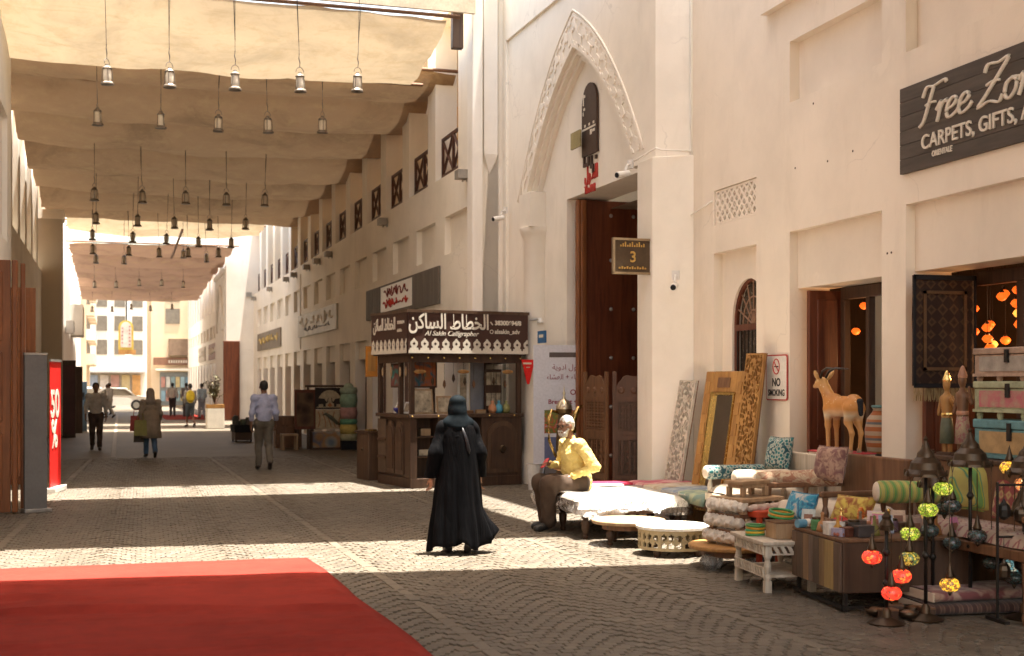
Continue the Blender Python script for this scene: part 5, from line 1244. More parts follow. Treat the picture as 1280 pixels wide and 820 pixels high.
OB = [('blue patterned cloth roll', (.12, .30, .42)), ('orange beaded bowl', (.58, .22, .04)), ('brown bead string heap', (.20, .11, .06)), ('red felt pouch', (.50, .03, .03)), ('grey pebble dish', (.25, .23, .21)), ('green little jar', (.08, .22, .08)), ('dark carved box', (.09, .05, .035)), ('white paper pack', (.62, .58, .52)), ('lilac paper pack', (.34, .31, .40)), ('black cylinder tin', (.04, .035, .03)), ('yellow woven coaster stack', (.58, .40, .06)), ('copper cup', (.40, .16, .07)), ('beige cloth bundle', (.44, .36, .26)), ('brown leather case', (.16, .08, .04)), ('black card box', (.05, .04, .04)), ('purple tinted tin', (.16, .10, .14))]
SP = [(.05, .80), (.18, .84), (.12, .66), (.30, .72), (.10, .48), (.05, .60), (.35, .50), (.06, .30), (.08, .20), (.25, .35), (.42, .82), (.50, .62), (.62, .78), (.40, .22), (.22, .12), (.60, .40)]
for k, ((nm, c), (x, y)) in enumerate(zip(OB, SP)):
    kind = nm.split()[-1]; m_ = mat('goods '+nm, c, .55, vs=18)
    t = thing('_'.join(nm.split()[-2:]), nm+' among the goods on the console top', kind if kind not in ('heap', 'stack', 'pack') else nm.split()[-2], cp(x, y), RNG.uniform(-.5, .5))
    if kind in ('bowl', 'dish', 'cup'): B().lathe([(.03, 0), (.06, .02), (.075, .06), (.068, .06), (.05, .025), (0, .018)], 16).build('bowl', m_, t, smooth=True); B().ell((0, 0, .035), (.05, .05, .03), 10, 6).build('contents', mat('beads', (.5, .2, .08), .4, vs=60), t)
    elif kind in ('jar', 'tin'): B().lathe([(.045, 0), (.05, .01), (.05, .08), (.04, .09)], 14).build('body', m_, t); B().lathe([(.043, .09), (.043, .105), (0, .11)], 14).build('lid', BRONZE, t)
    elif kind in ('heap', 'pouch', 'bundle'):
        b = B(); sdf(b, [('e', (0, 0, .03), (.11, .08, .05)), ('e', (.05, .03, .05), (.06, .05, .04))], .009, .03, disp=wrinkle(.008, 60, k)); b.build('body', m_, t, smooth=True); B().tube([(-.05, -.05, .06), (0, -.02, .09), (.06, .02, .08)], .006, 5).build('cord', MIDWOOD, t)
    elif kind == 'roll': B().cyl((-.10, 0, .035), (.10, 0, .035), .035, n=14).build('roll', m_, t); B().cyl((-.02, 0, .035), (.02, 0, .035), .037, n=14).build('band', WHITEC, t)
    elif kind == 'stack':
        for j in range(4): B().lathe([(.08, j*.014), (.082, j*.014+.006), (.08, j*.014+.012), (0, j*.014+.012)], 16).build('coaster', m_, t)
    else: B().box(-.07, .07, -.05, .05, 0, .055+.012*(k % 4)).build('body', m_, t, bev=.004); B().box(-.071, .071, -.051, .051, .055+.012*(k % 4), .064+.012*(k % 4)).build('lid', m_, t, bev=.003)
t = thing('bead_wreath', 'orange beaded wreath standing on the console goods', 'wreath', cp(.55, .86), .8)
for k in range(14): a_ = k/14*2*PI; B().ell((.06*math.cos(a_), 0, .075+.06*math.sin(a_)), .019, 8, 6).build('bead', mat('orange bead', (.60, .17, .03), .35), t, smooth=True)

# ================================================================= seating with bolsters and cushions
def pillow(parent, c, w_, h_, th, xd, yd, m, name='cushion', n=18):
    """soft square cushion centred at c, spanned by directions xd (w) and yd (h)"""
    M = frame(c, xd, yd); b = B()
    for s_ in (-1, 1):
        def fn(u, v_, s_=s_):
            x, y = 2*u-1, 2*v_-1; pin = 1-.07*(1-abs(x)**3)*(abs(y)**2.2)-.0; pin2 = 1-.07*(1-abs(y)**3)*(abs(x)**2.2)
            z = th/2*(max(0, (1-x**4))*max(0, (1-y**4)))**.5*(1+.10*noise.noise((x*2+c[0]*3, y*2+c[1], c[2])))
            return tuple(M @ Vector((x*w_/2*pin2, y*h_/2*pin, s_*z)))
        b.grid(fn, n, n)
    return b.build(name, m, parent, smooth=True)
def cushion(label, c, w_, h_, th, xd, yd, m):
    t = thing('cushion', label, 'cushion', c, 0); pillow(t, (0, 0, 0), w_, h_, th, xd, yd, m, 'cover')
    M = frame((0, 0, 0), xd, yd); b = B(); q = [(-.5, -.5), (0, -.465), (.5, -.5), (.465, 0), (.5, .5), (0, .465), (-.5, .5), (-.465, 0), (-.5, -.5)]; b.tube([tuple(M @ Vector((x*w_, y*h_, 0))) for x, y in q], .006, 5); b.build('piping', m, t); return t
def bolster(label, p0, p1, r, m, cap):
    t = thing('bolster', label, 'bolster', p0); d = Vector(p1)-Vector(p0)
    b = B(); n = 16; L = d.length; q = d.to_track_quat('Z', 'Y').to_matrix().to_4x4()
    pr = [(r*.90, 0), (r, r*.25), (r*1.02, L*.3), (r*.97, L*.5), (r*1.02, L*.7), (r, L-r*.25), (r*.90, L)]
    b.lathe(pr, 18); b.v = [tuple(q @ Vector(p)) for p in b.v]; b.build('cover', m, t, smooth=True, ang=60)
    for z0, s_ in ((0, -1), (L, 1)):
        b = B(); b.lathe([(r*.92, 0), (r*.75, s_*r*.16), (r*.3, s_*r*.24), (0, s_*r*.25)], 16, (0, 0, z0)); b.v = [tuple(q @ Vector(p)) for p in b.v]; b.build('end_cap', cap, t, smooth=True)
    return t
TEAL = woven('teal ikat', [(.02, .10, .11), (.03, .16, .17), (.40, .42, .36), (.02, .08, .10)], 44, 'cell')
BEIGEK = woven('beige kilim', [(.50, .38, .24), (.34, .16, .10), (.55, .44, .30)], 30, 'blotch')
BLUEIK = woven('white and blue ikat', [(.58, .54, .46), (.50, .47, .42), (.05, .28, .42), (.04, .10, .22)], 24, 'blotch')
PINKP = woven('beige embroidered linen', [(.48, .34, .24), (.40, .26, .19), (.20, .10, .09)], 26, 'blotch')
YELP = woven('yellow kilim', [(.55, .36, .03), (.60, .46, .10), (.30, .10, .04)], 20, 'blotch')
GREENK = woven('green striped kilim', [(.15, .32, .10), (.42, .42, .06), (.08, .26, .16), (.45, .40, .12)], 14, 'stripe')
KILIM = woven('dusty pink kilim', [(.40, .20, .17), (.52, .40, .28), (.26, .08, .09), (.45, .34, .26)], 20, 'diamond')
CREAM = mat('cream calico', (.58, .50, .40), .9, var=.12, bst=.2)
def sofa(label, loc, rz, w_, d_, seat, back, wood_m, cush, name='low_sofa', backh=.35):
    """seat opens towards local -x; w_ along y, d_ along x"""
    t = thing(name, label, 'sofa', loc, rz)
    for x in (.05, d_-.05):
        for y in (.05, w_-.05): B().lathe([(.03, 0), (.045, .06), (.03, .1), (.045, seat-.12)], 8, (x, y, 0)).build('leg', wood_m, t)
    B().box(0, d_, 0, w_, seat-.16, seat-.08).build('frame', wood_m, t, bev=.01)
    b = B(); b.grid(lambda u, v_: (.02+u*(d_-.12), .03+v_*(w_-.06), seat-.08+.10*min(1, min(u, 1-u, v_, 1-v_)*9+.02)**.5+.012*noise.noise((u*4, v_*4, w_))), 24, 24); b.build('seat_cushion', cush, t, smooth=True)
    B().box(d_-.08, d_, 0, w_, seat-.08, seat+back-.06).build('back_board', wood_m, t, bev=.012)
    for y in (0, w_-.06):
        B().box(.0, d_-.08, y, y+.06, seat+.12, seat+.17).build('arm', wood_m, t, bev=.012)
        for x in (.02, .45*d_): b = B(); b.lathe([(.025, 0), (.035, .06), (.02, .12), (.03, .2)], 8, (x+.03, y+.03, seat-.08)); b.build('spindle', wood_m, t)
    return t
sofa('whitewashed low sofa with teal cushions beside the no smoking pier', (5.72, 11.55, 0), 0, 1.0, .86, .66, .42, WHITEWASH, CREAM)
bolster('teal patterned bolster on the far arm of the whitewashed sofa', (5.68, 12.44, .80), (6.35, 12.46, .80), .075, TEAL, CREAM)
bolster('second teal patterned bolster lying along the back of the whitewashed sofa', (6.38, 11.62, .78), (6.40, 12.2, .78), .07, TEAL, CREAM)
cushion('square teal patterned cushion standing against the no smoking pier', (6.40, 12.18, 1.00), .36, .36, .14, (.25, -1, 0), (.2, 0, 1), TEAL)
bolster('cream and brown bolster on the near arm of the whitewashed sofa', (5.70, 11.33, .80), (6.42, 11.05, .83), .085, BEIGEK, CREAM)
bolster('plain cream bolster beside the cream and brown one', (5.62, 11.62, .80), (6.2, 11.60, .80), .08, CREAM, CREAM)
sofa('dark low sofa with cream seat and brown arms facing the street', (5.68, 10.02, 0), 0, 1.12, .92, .62, .50, MIDWOOD, CREAM)
cushion('beige embroidered cushion with pink edge standing against the back of the dark sofa', (6.30, 10.95, .97), .42, .34, .15, (.18, -1, 0), (.2, 0, 1), PINKP)
cushion('white and blue patterned cushion on the seat edge of the dark sofa', (5.62, 10.28, .64), .40, .26, .13, (.10, -1, 0), (.35, 0, 1), BLUEIK)
cushion('yellow cushion leaning on the near arm of the dark sofa', (5.82, 9.74, .66), .42, .24, .12, (.35, -1, 0), (.4, 0, 1), YELP)
t = thing('red_stool', 'small stool painted red between the stacked stools and the sofa', 'stool', (5.52, 10.88, 0), .2); B().box(-.14, .14, -.16, .16, .50, .56).build('seat', mat('vermilion paint', (.50, .06, .02), .5, vs=9), t, bev=.01)
for sx_ in (-1, 1):
    for sy_ in (-1, 1): B().box(sx_*.11-.02, sx_*.11+.02, sy_*.13-.02, sy_*.13+.02, 0, .50).build('leg', MATS['vermilion paint'], t)
t = sofa('kilim covered low sofa behind the floor lamps', (6.02, 7.75, 0), 0, 1.95, .82, .62, .36, MIDWOOD, KILIM)
bolster('green and yellow striped bolster on the kilim sofa', (5.90, 9.50, .83), (6.50, 9.34, .83), .095, GREENK, CREAM)
cushion('green and yellow cushion standing behind the tall floor lamp', (6.50, 9.05, .90), .50, .40, .15, (.2, -1, 0), (.15, 0, 1), GREENK)
cushion('lime cushion in front of the carved figures', (6.58, 9.42, .93), .34, .30, .13, (.3, -1, 0), (.15, 0, 1), woven('lime cloth', [(.38, .42, .06), (.46, .48, .12), (.30, .36, .05)], 16, 'blotch'))
cushion('dusty pink kilim cushion on the sofa below the painted chests', (6.55, 8.55, .86), .46, .38, .14, (.1, -1, 0), (.2, 0, 1), woven('pink gold kilim', [(.42, .18, .14), (.50, .38, .18), (.30, .08, .08)], 24, 'diamond'))
cushion('rose kilim cushion on the sofa at the right picture edge', (6.50, 8.10, .84), .44, .36, .14, (.1, -1, 0), (.2, 0, 1), woven('rose kilim', [(.50, .24, .20), (.35, .10, .12), (.52, .42, .32)], 24, 'diamond'))
RG = [('brown', [(.10, .06, .05), (.18, .11, .08), (.07, .04, .035)]), ('dusty rose', [(.30, .13, .12), (.40, .27, .21), (.20, .07, .07)]), ('rust', [(.34, .14, .07), (.46, .30, .16), (.22, .07, .05)]), ('brown and white', [(.16, .10, .07), (.50, .46, .38), (.10, .06, .05)]), ('crimson', [(.40, .05, .07), (.46, .24, .20), (.28, .03, .05)])]
for k in range(2):
    t = thing('folded_rug', '%s folded rug, %s of the pile under the lamps' % (RG[k][0], ['lower', 'upper'][k]), 'rug', (5.62+.03*(k % 2), 8.52, .002+k*.094), R(-6+5*(k % 3)))
    def rf(u, v_, k=k):
        a_ = 2*PI*u; e = .40; sx_ = abs(math.cos(a_))**.35*(1 if math.cos(a_) > 0 else -1); sz_ = abs(math.sin(a_))**.8*(1 if math.sin(a_) > 0 else -1)
        return (.55+.55*(2*v_-1), .02+.24*sx_, .046+.045*sz_*(1+.06*noise.noise((v_*5, sx_, k))))
    b = B(); b.grid(rf, 28, 20, True); b.build('fold', woven('rug '+RG[k][0], RG[k][1], 12, 'blotch' if k % 2 else 'stripe'), t, smooth=True)
    for x in (0, 1.1): B().box(x-.01, x+.01, -.21, .25, .012, .080).build('fold_edge', CREAM, t, bev=.004)
# plinth behind the sofas that carries the deer, the pot, the carved figures and the chests
pn = thing('display_plinth', 'pale display plinth against the shop wall behind the sofas', 'plinth', (6.60, 10.65, 0)); B().box(0, .29, 0, 1.65, 0, .96).build('body', WHITEWASH, pn, bev=.012); B().box(-.02, .29, -.01, 1.66, .96, 1.0).build('top', WHITEWASH, pn, bev=.008)
pn2 = thing('display_plinth', 'brown display plinth under the painted chests and carved figures', 'plinth', (6.50, 7.6, 0)); B().box(0, .39, 0, 2.15, 0, 1.09).build('body', MIDWOOD, pn2, bev=.012); B().box(-.02, .39, -.01, 2.16, 1.09, 1.13).build('top', DARKWOOD, pn2, bev=.008)
t = thing('deer_cushion', 'thick beige seat pad with a crimson edge under the deer', 'pad', (6.60, 11.45, 1.0)); B().box(-.06, .28, -.36, .36, 0, .045).build('pad', CREAM, t, bev=.015); B().box(-.065, .28, -.365, .365, .045, .058).build('edging', mat('crimson edging', (.42, .05, .06), .8), t)

# ================================================================= deer
DEER, t_, p_, N_, L_ = nodes('painted deer hide')
tc = N_.new('ShaderNodeTexCoord'); sx = N_.new('ShaderNodeSeparateXYZ'); L_.new(tc.outputs['Object'], sx.inputs[0])
zr = ramp(N_, L_, sx.outputs['Z'], [(0, (.52, .30, .11)), (.30, (.52, .25, .07)), (.36, (.62, .50, .34)), (.42, (.56, .24, .05)), (.56, (.46, .19, .04)), (.7, (.54, .30, .10))])
vo = N_.new('ShaderNodeTexVoronoi'); vo.inputs['Scale'].default_value = 26; L_.new(tc.outputs['Object'], vo.inputs['Vector'])
dots = ramp(N_, L_, vo.outputs['Distance'], [(.16, (.6,)*3), (.24, (0,)*3)])
msk = ramp(N_, L_, sx.outputs['Z'], [(.44, (0,)*3), (.50, (1,)*3)])
dm_ = N_.new('ShaderNodeMath'); dm_.operation = 'MULTIPLY'; L_.new(dots, dm_.inputs[0]); L_.new(msk, dm_.inputs[1])
c_ = mixc(N_, L_, dm_.outputs[0], zr, (.75, .60, .38)); c_ = mixc(N_, L_, .4, c_, ramp(N_, L_, nz(N_, L_, coords(N_, L_), 9, 5), [(.3, (.6,)*3), (.7, (1,)*3)]), 'MULTIPLY')
L_.new(c_, p_.inputs['Base Color']); p_.inputs['Roughness'].default_value = .5
# long axis along local y: nose towards +y (to the left in the picture)
dr = thing('deer_figure', 'painted wooden deer figure with long black horns in the shop doorway', 'deer figure', (6.70, 11.42, 1.06), R(3))
pr = [('e', (0, -.02, .45), (.095, .25, .105)), ('e', (0, .14, .46), (.09, .13, .12)), ('e', (0, -.20, .46), (.09, .12, .115)),
      ('c', (0, .20, .50), .075, (0, .31, .63), .05), ('c', (0, .31, .63), .052, (0, .37, .685), .05), ('e', (0, .37, .69), (.052, .075, .055)), ('c', (0, .41, .68), .040, (0, .49, .650), .024)]
for s_ in (-1, 1):
    pr += [('c', (s_*.055, .17, .42), .05, (s_*.05, .175, .26), .028), ('c', (s_*.05, .175, .26), .026, (s_*.05, .17, .02), .019),
           ('c', (s_*.055, -.21, .43), .065, (s_*.055, -.19, .30), .040), ('c', (s_*.055, -.19, .30), .036, (s_*.052, -.25, .19), .022), ('c', (s_*.052, -.25, .19), .022, (s_*.05, -.225, .02), .018)]
    pr += [('e', (s_*.085, .335, .765), (.018, .030, .058), (.3, s_*.55, 0))]
b = B(); sdf(b, pr, .009, .03); b.build('body', DEER, dr, smooth=True)
b = B()
for s_ in (-1, 1): b.tube([(s_*.03, .345, .735), (s_*.04, .30, .80), (s_*.05, .20, .835), (s_*.05, .05, .83), (s_*.05, -.06, .82)], [.014, .013, .011, .008, .003], 7)
b.build('horns', mat('black horn', (.025, .02, .018), .35), dr, smooth=True)
b = B(); sdf(b, [('c', (0, -.305, .50), .035, (0, -.325, .38), .022)], .008, .02); b.build('tail', BLACKC, dr, smooth=True)
b = B(); b.ell((0, .505, .655), (.018, .014, .016), 8, 6)
for s_ in (-1, 1): b.ell((s_*.045, .395, .705), .010, 8, 6)
b.build('eyes_and_nose', BLACKC, dr, smooth=True)
b = B()
for s_ in (-1, 1):
    for y in (.17, -.225): b.lathe([(.026, 0), (.022, .04), (.012, .05)], 8, (s_*.05, y+.004, -.002))
b.build('hooves', mat('hoof', (.30, .22, .14), .5), dr)
# striped pot
sp_ = thing('striped_pot', 'tall pot with orange, cream and grey stripes in the doorway behind the deer', 'pot', (7.09, 11.36, 1.0), 0, sc=.92)
vs_ = thing('pot_stand', 'plain dark stand under the striped pot in the doorway', 'stand', (7.09, 11.36, 0)); B().box(-.16, .16, -.16, .16, .9, 1.0).build('top', DARKWOOD, vs_, bev=.01); B().box(-.13, .13, -.13, .13, .014, .9).build('body', DARKWOOD, vs_, bev=.01)
STR = woven('striped pot glaze', [(.45, .16, .06), (.52, .42, .30), (.17, .18, .19), (.50, .20, .08), (.52, .42, .30)], 5.2, 'stripez', .45)
B().lathe([(.09, 0), (.13, .06), (.155, .18), (.16, .30), (.135, .42), (.08, .49), (.07, .52), (.085, .54)], 24).build('body', STR, sp_, smooth=True); B().lathe([(.085, .54), (.095, .55), (.085, .565), (.06, .55)], 24).build('rim', mat('teal rim', (.10, .25, .25), .4), sp_)
# ================================================================= carved figures
def figure(name, label, loc, rz, h_, robe, accent, skin, arm):
    t = thing(name, label, 'carved figure', loc, rz); t.scale = (.74, .74, 1); s_ = h_/.74
    b = B(); P_ = [('c', (-.035, 0, .02), .028, (-.04, 0, .22), .032), ('c', (.035, .01, .02), .028, (.04, 0, .22), .032), ('c', (0, 0, .24), .066, (0, 0, .34), .058), ('c', (0, 0, .34), .056, (0, 0, .48), .070), ('c', (-.07, 0, .50), .024, (-.10, -.02, .36), .020), ('c', (.07, 0, .50), .024, arm[0], .02), ('c', arm[0], .019, arm[1], .016), ('c', (0, 0, .50), .03, (0, 0, .57), .026), ('e', (0, -.005, .62), (.042, .048, .056))]
    P_ = [(q[0], *[tuple(s_*x for x in w) if isinstance(w, tuple) else w*s_ for w in q[1:]]) for q in P_]
    sdf(b, P_, .0095, .02*s_); b.build('body', skin, t, smooth=True)
    b = B(); b.lathe([(.085*s_, .10*s_), (.078*s_, .24*s_), (.062*s_, .33*s_)], 14, fl=lambda t_, z: .08*math.sin(7*t_)); b.build('skirt', robe, t, smooth=True)
    b = B(); b.lathe([(.048*s_, .64*s_), (.052*s_, .66*s_), (.035*s_, .70*s_), (.02*s_, .73*s_), (0, .745*s_)], 10); b.build('headdress', accent, t)
    b = B(); b.lathe([(.066*s_, .34*s_), (.07*s_, .355*s_), (.066*s_, .37*s_)], 12); b.build('belt', accent, t); B().box(-.10*s_, .10*s_, -.07*s_, .07*s_, -.0, .025).build('base', DARKWOOD, t)
figure('carved_figure', 'golden brown carved wooden figure on the brown plinth, left of a pair', (6.60, 9.53, 1.13), R(-70), .72, mat('olive drape', (.10, .11, .07), .6, vs=20), GOLD, GOLDWOOD, ((.13, -.03, .42), (.11, -.09, .50)))
figure('carved_figure', 'painted carved figure with green and pink drape, right of a pair', (6.60, 9.31, 1.13), R(-75), .76, woven('painted drape', [(.08, .18, .07), (.32, .12, .12), (.36, .28, .18)], 40, 'blotch'), mat('painted rose', (.40, .20, .12), .5, vs=20), MIDWOOD, ((.14, -.02, .44), (.13, -.05, .56)))
# ================================================================= painted chests stacked on the plinth
def chest(label, z, w_, h_, colm, panel, leg):
    t = thing('painted_chest', label, 'chest', (6.58, 9.12, z), 0, 'painted chests stacked on the plinth')
    B().box(0, .27, -w_, 0, leg, leg+h_*.74).build('body', colm, t, bev=.006); B().box(-.012, .275, -w_-.012, .012, leg+h_*.76, leg+h_).build('lid', colm, t, bev=.01)
    B().box(-.008, 0, -w_+.07, -.07, leg+.03, leg+h_*.68).build('painted_panel', panel, t); B().box(-.016, .0, -w_-.005, .005, leg-.012, leg+.012).build('base_moulding', colm, t)
    for y in (-.03, -w_/3, -w_*2/3, -w_+.03): B().lathe([(.02, 0), (.028, leg*.5), (.018, leg)], 8, (.03, y, 0)).build('foot', colm, t) if leg > .03 else None
    B().box(-.026, -.008, -w_/2-.022, -w_/2+.022, leg+h_*.45, leg+h_*.92).build('hasp', IRON, t)
    return t
PKC = mat('dusty pink paint', (.42, .29, .21), .65, vs=8, var=.3); GRC = mat('pale green paint', (.36, .38, .24), .65, vs=8, var=.3); TLC = mat('turquoise paint', (.12, .26, .28), .65, vs=8, var=.3)
chest('turquoise and tan painted chest, lowest of the three', 1.13, .92, .30, TLC, mat('tan panel', (.42, .28, .13), .6, vs=9), .02)
chest('pale green painted chest with a pink panel, middle of the three', 1.45, .88, .24, GRC, mat('pink panel', (.42, .12, .14), .6, vs=9, col2=(.36, .36, .22)), .07)
chest('dusty pink chest with grey panel, topmost of the three', 1.76, .86, .22, PKC, mat('grey panel', (.36, .32, .27), .6, vs=9), .05)
# ================================================================= rug hung on the folded shop door
rg = thing('hanging_rug', 'dark patterned rug with a fringed hem hanging on the second shop door', 'rug', (6.80, 10.36, 0), 0)
RUGM = woven('dark oriental rug', [(.030, .018, .012), (.055, .030, .018), (.10, .055, .028), (.040, .022, .016)], 17, 'diamond')
b = B(); b.grid(lambda u, v_: (u*.66, -.02+.012*math.sin(u*9)*(1-v_)+.01*noise.noise((u*3, v_*4, 1)), 1.72+v_*1.02), 20, 30); o = b.build('field', RUGM, rg, smooth=True); s_ = o.modifiers.new('t', 'SOLIDIFY'); s_.thickness = .012
b = B()
for x0, x1, z0, z1 in ((-.005, .02, 1.72, 2.74), (.64, .665, 1.72, 2.74), (.0, .66, 2.70, 2.745), (.0, .66, 1.70, 1.74)): b.box(x0, x1, -.045, -.034, z0, z1)
b.build('binding', BLACKC, rg)
for x0, x1, z0, z1 in ((.10, .13, 1.86, 2.60), (.53, .56, 1.86, 2.60), (.10, .56, 2.57, 2.60), (.10, .56, 1.86, 1.89)): B().box(x0, x1, -.046, -.036, z0, z1).build('border_band', mat('rug border', (.12, .065, .03), .9, vs=20), rg)
b = B()
for k in range(44): x = .005+k*.015; b.tube([(x, -.03, 1.72), (x+.003*math.sin(k), -.035, 1.65), (x+.006*math.sin(k*2), -.03, 1.58+.015*math.sin(k*3.1))], .005, 4)
b.build('fringe', mat('straw fringe', (.38, .28, .13), .9), rg)
# ================================================================= lamps
def mosaic(name, base, accent, strength):
    m, t_, p, N, L = nodes(name); v = coords(N, L, (1, 1, 1))
    vo = N.new('ShaderNodeTexVoronoi'); vo.inputs['Scale'].default_value = 52; vo.feature = 'F1'; L.new(v, vo.inputs['Vector'])
    ed = N.new('ShaderNodeTexVoronoi'); ed.inputs['Scale'].default_value = 52; ed.feature = 'DISTANCE_TO_EDGE'; L.new(v, ed.inputs['Vector'])
    sep = N.new('ShaderNodeSeparateColor'); L.new(vo.outputs['Color'], sep.inputs[0])
    c = ramp(N, L, sep.outputs[0], [(.0, base), (.55, base), (.60, accent), (.85, mul(base, .5))], 'CONSTANT')
    c = mixc(N, L, ramp(N, L, ed.outputs['Distance'], [(.05, (1,)*3), (.11, (0,)*3)]), c, (.03, .02, .015))
    L.new(c, p.inputs['Base Color']); L.new(c, p.inputs['Emission Color']); p.inputs['Emission Strength'].default_value = strength; p.inputs['Roughness'].default_value = .15; return m
MOS = {'red': mosaic('red mosaic', (.85, .030, .012), (.9, .12, .02), .50), 'yg': mosaic('yellow green mosaic', (.30, .42, .03), (.62, .58, .08), .22), 'yel': mosaic('amber mosaic', (.80, .40, .03), (.25, .10, .02), .36), 'lem': mosaic('lemon mosaic', (.45, .34, .05), (.10, .16, .05), .17), 'blue': mosaic('pale blue mosaic', (.18, .40, .42), (.60, .60, .45), .12), 'dark': mosaic('unlit mosaic', (.05, .09, .09), (.12, .10, .10), .0), 'org': mosaic('orange mosaic', (.85, .26, .07), (.9, .6, .3), .32)}
LBL = {'red': 'glowing red', 'yg': 'glowing yellow green', 'yel': 'glowing amber', 'lem': 'dim lemon', 'blue': 'pale blue', 'dark': 'unlit dark', 'org': 'glowing orange'}
def floor_lamp(label, loc, h_, crown, globes, ph=0):
    t = thing('floor_lamp', label, 'lamp', loc, 0, 'mosaic floor lamps in front of the shop')
    b = B(); b.lathe([(.13, 0), (.135, .012), (.09, .03), (.035, .05), (.03, .10), (.018, .12)], 16); b.build('base', BRONZE, t, smooth=True, ang=40)
    b = B(); b.cyl((0, 0, .10), (0, 0, h_-.12), .014, n=8)
    for z in (.35*h_, .62*h_): b.lathe([(.014, -.03), (.03, 0), (.014, .03)], 10, (0, 0, z))
    b.build('pole', IRON, t, smooth=True)
    q = crown; zc = h_-.30*q/.15
    b = B(); b.lathe([(q*1.02, zc), (q*1.0, zc+.02), (q*.80, zc+.05), (q*.72, zc+.10), (q*.45, zc+.14), (q*.40, zc+.17), (q*.22, zc+.20), (q*.16, zc+.23), (.012, zc+.26), (.018, zc+.275), (0, zc+.30)] if crown > .1 else [(.05, h_-.16), (.055, h_-.12), (.03, h_-.08), (.035, h_-.06), (.01, h_-.03), (0, h_)], 16); b.build('crown', BRONZE, t, smooth=True, ang=30)
    if crown > .1:
        for k in range(8): a_ = k*PI/4; B().lathe([(.008, -.02), (.012, 0), (.004, .03)], 6, (q*math.cos(a_), q*math.sin(a_), zc+.02)).build('crown_bead', BRONZE, t)
    for gx, gy, gz, kind in globes:
        px_, py_, pz_ = gx-loc[0], gy-loc[1], gz
        gl_ = B(); gl_.lathe([(.02, -.050), (.050, -.042), (.070, -.015), (.072, .008), (.055, .036), (.03, .046)], 18, (px_, py_, pz_)); go = gl_.build('globe', MOS[kind], t, smooth=True); go['label'] = LBL[kind]+' mosaic glass globe'
        b = B(); b.lathe([(.03, .044), (.035, .06), (.022, .09), (.010, .14), (.004, .16)], 10, (px_, py_, pz_)); b.build('globe_cap', BRONZE, go, smooth=True); B().lathe([(.0, -.085), (.012, -.07), (.02, -.05)], 8, (px_, py_, pz_)).build('finial', BRONZE, go, smooth=True)
        top = zc if crown > .1 else h_-.13
        b = B(); rr = math.hypot(px_, py_) or 1; k_ = min(1, (q if crown > .1 else .05)/rr); b.tube([(px_, py_, pz_+.15), (px_*.97, py_*.97, max(pz_+.16, top-.05)), (px_*k_, py_*k_, max(pz_+.17, top))], .004, 4); b.build('chain', BRONZE, go)
    return t
floor_lamp('tall floor lamp with pointed bronze crown in front of the console', (5.52, 8.23, 0), 1.36, .15, [(5.66, 8.22, .966, 'yg'), (5.46, 8.11, .826, 'yg'), (5.395, 8.24, .640, 'yg'), (5.33, 8.15, .471, 'lem'), (5.60, 8.05, .285, 'yel')])
floor_lamp('short floor lamp with three red globes at the corner of the console', (5.154, 8.17, 0), .84, .05, [(5.015, 8.136, .496, 'red'), (5.22, 8.08, .359, 'red'), (5.12, 8.05, .245, 'red')])
floor_lamp('tall floor lamp with broad ringed crown right of the pointed one', (6.04, 8.425, 0), 1.43, .16, [(5.86, 8.40, .816, 'dark'), (5.99, 8.27, .60, 'dark'), (6.16, 8.33, .386, 'dark'), (5.93, 8.50, .52, 'dark')])
floor_lamp('floor lamp with amber and blue globes at the right picture edge', (6.46, 8.30, 0), 1.37, .16, [(6.40, 8.44, 1.094, 'yel'), (6.38, 8.24, .980, 'org'), (6.20, 8.12, .396, 'blue'), (6.33, 8.15, .508, 'blue')])
floor_lamp('slim dark floor lamp between the console and the ringed lamp', (5.83, 8.60, 0), 1.16, .11, [(5.75, 8.52, .62, 'dark'), (5.90, 8.55, .78, 'dark'), (5.80, 8.68, .45, 'lem')])
floor_lamp('low dark floor lamp in front of the kilim sofa', (6.24, 8.06, 0), .98, .11, [(6.18, 7.98, .50, 'dark'), (6.30, 8.02, .66, 'dark'), (6.20, 8.12, .30, 'dark')])
floor_lamp('tall dark floor lamp standing behind the kilim sofa arm', (6.62, 8.02, 0), 1.58, .13, [(6.55, 7.95, .92, 'dark'), (6.68, 7.96, .74, 'lem'), (6.58, 8.10, .60, 'dark'), (6.70, 8.08, 1.08, 'dark')])
# iron rack hung with unlit lanterns
rk = thing('lantern_rack', 'black iron rack hung with small unlit lanterns at the right picture edge', 'rack', (5.98, 8.02, 0), R(-8))
for x in (0, .62):
    B().cyl((x, 0, 0), (x, 0, 1.02), .012, n=6).build('upright', IRON, rk); B().box(x-.02, x+.02, -.14, .14, 0, .025).build('foot', IRON, rk)
for z in (.62, 1.0): B().cyl((0, 0, z), (.62, 0, z), .010, n=6).build('crossbar', IRON, rk)
for k in range(9):
    x, z = .05+(k % 5)*.13, (.98 if k < 5 else .60)-.16-.03*(k % 3)
    q = B().lathe([(.012, -.075), (.045, -.05), (.05, .0), (.042, .03), (.02, .05), (.006, .08)], 8, (x, 0, z)).build('hung_lantern', BRONZE if k % 2 else IRON, rk); B().cyl((x, 0, z+.07), (x, 0, .99 if k < 5 else .61), .003, n=4).build('chain', IRON, q)
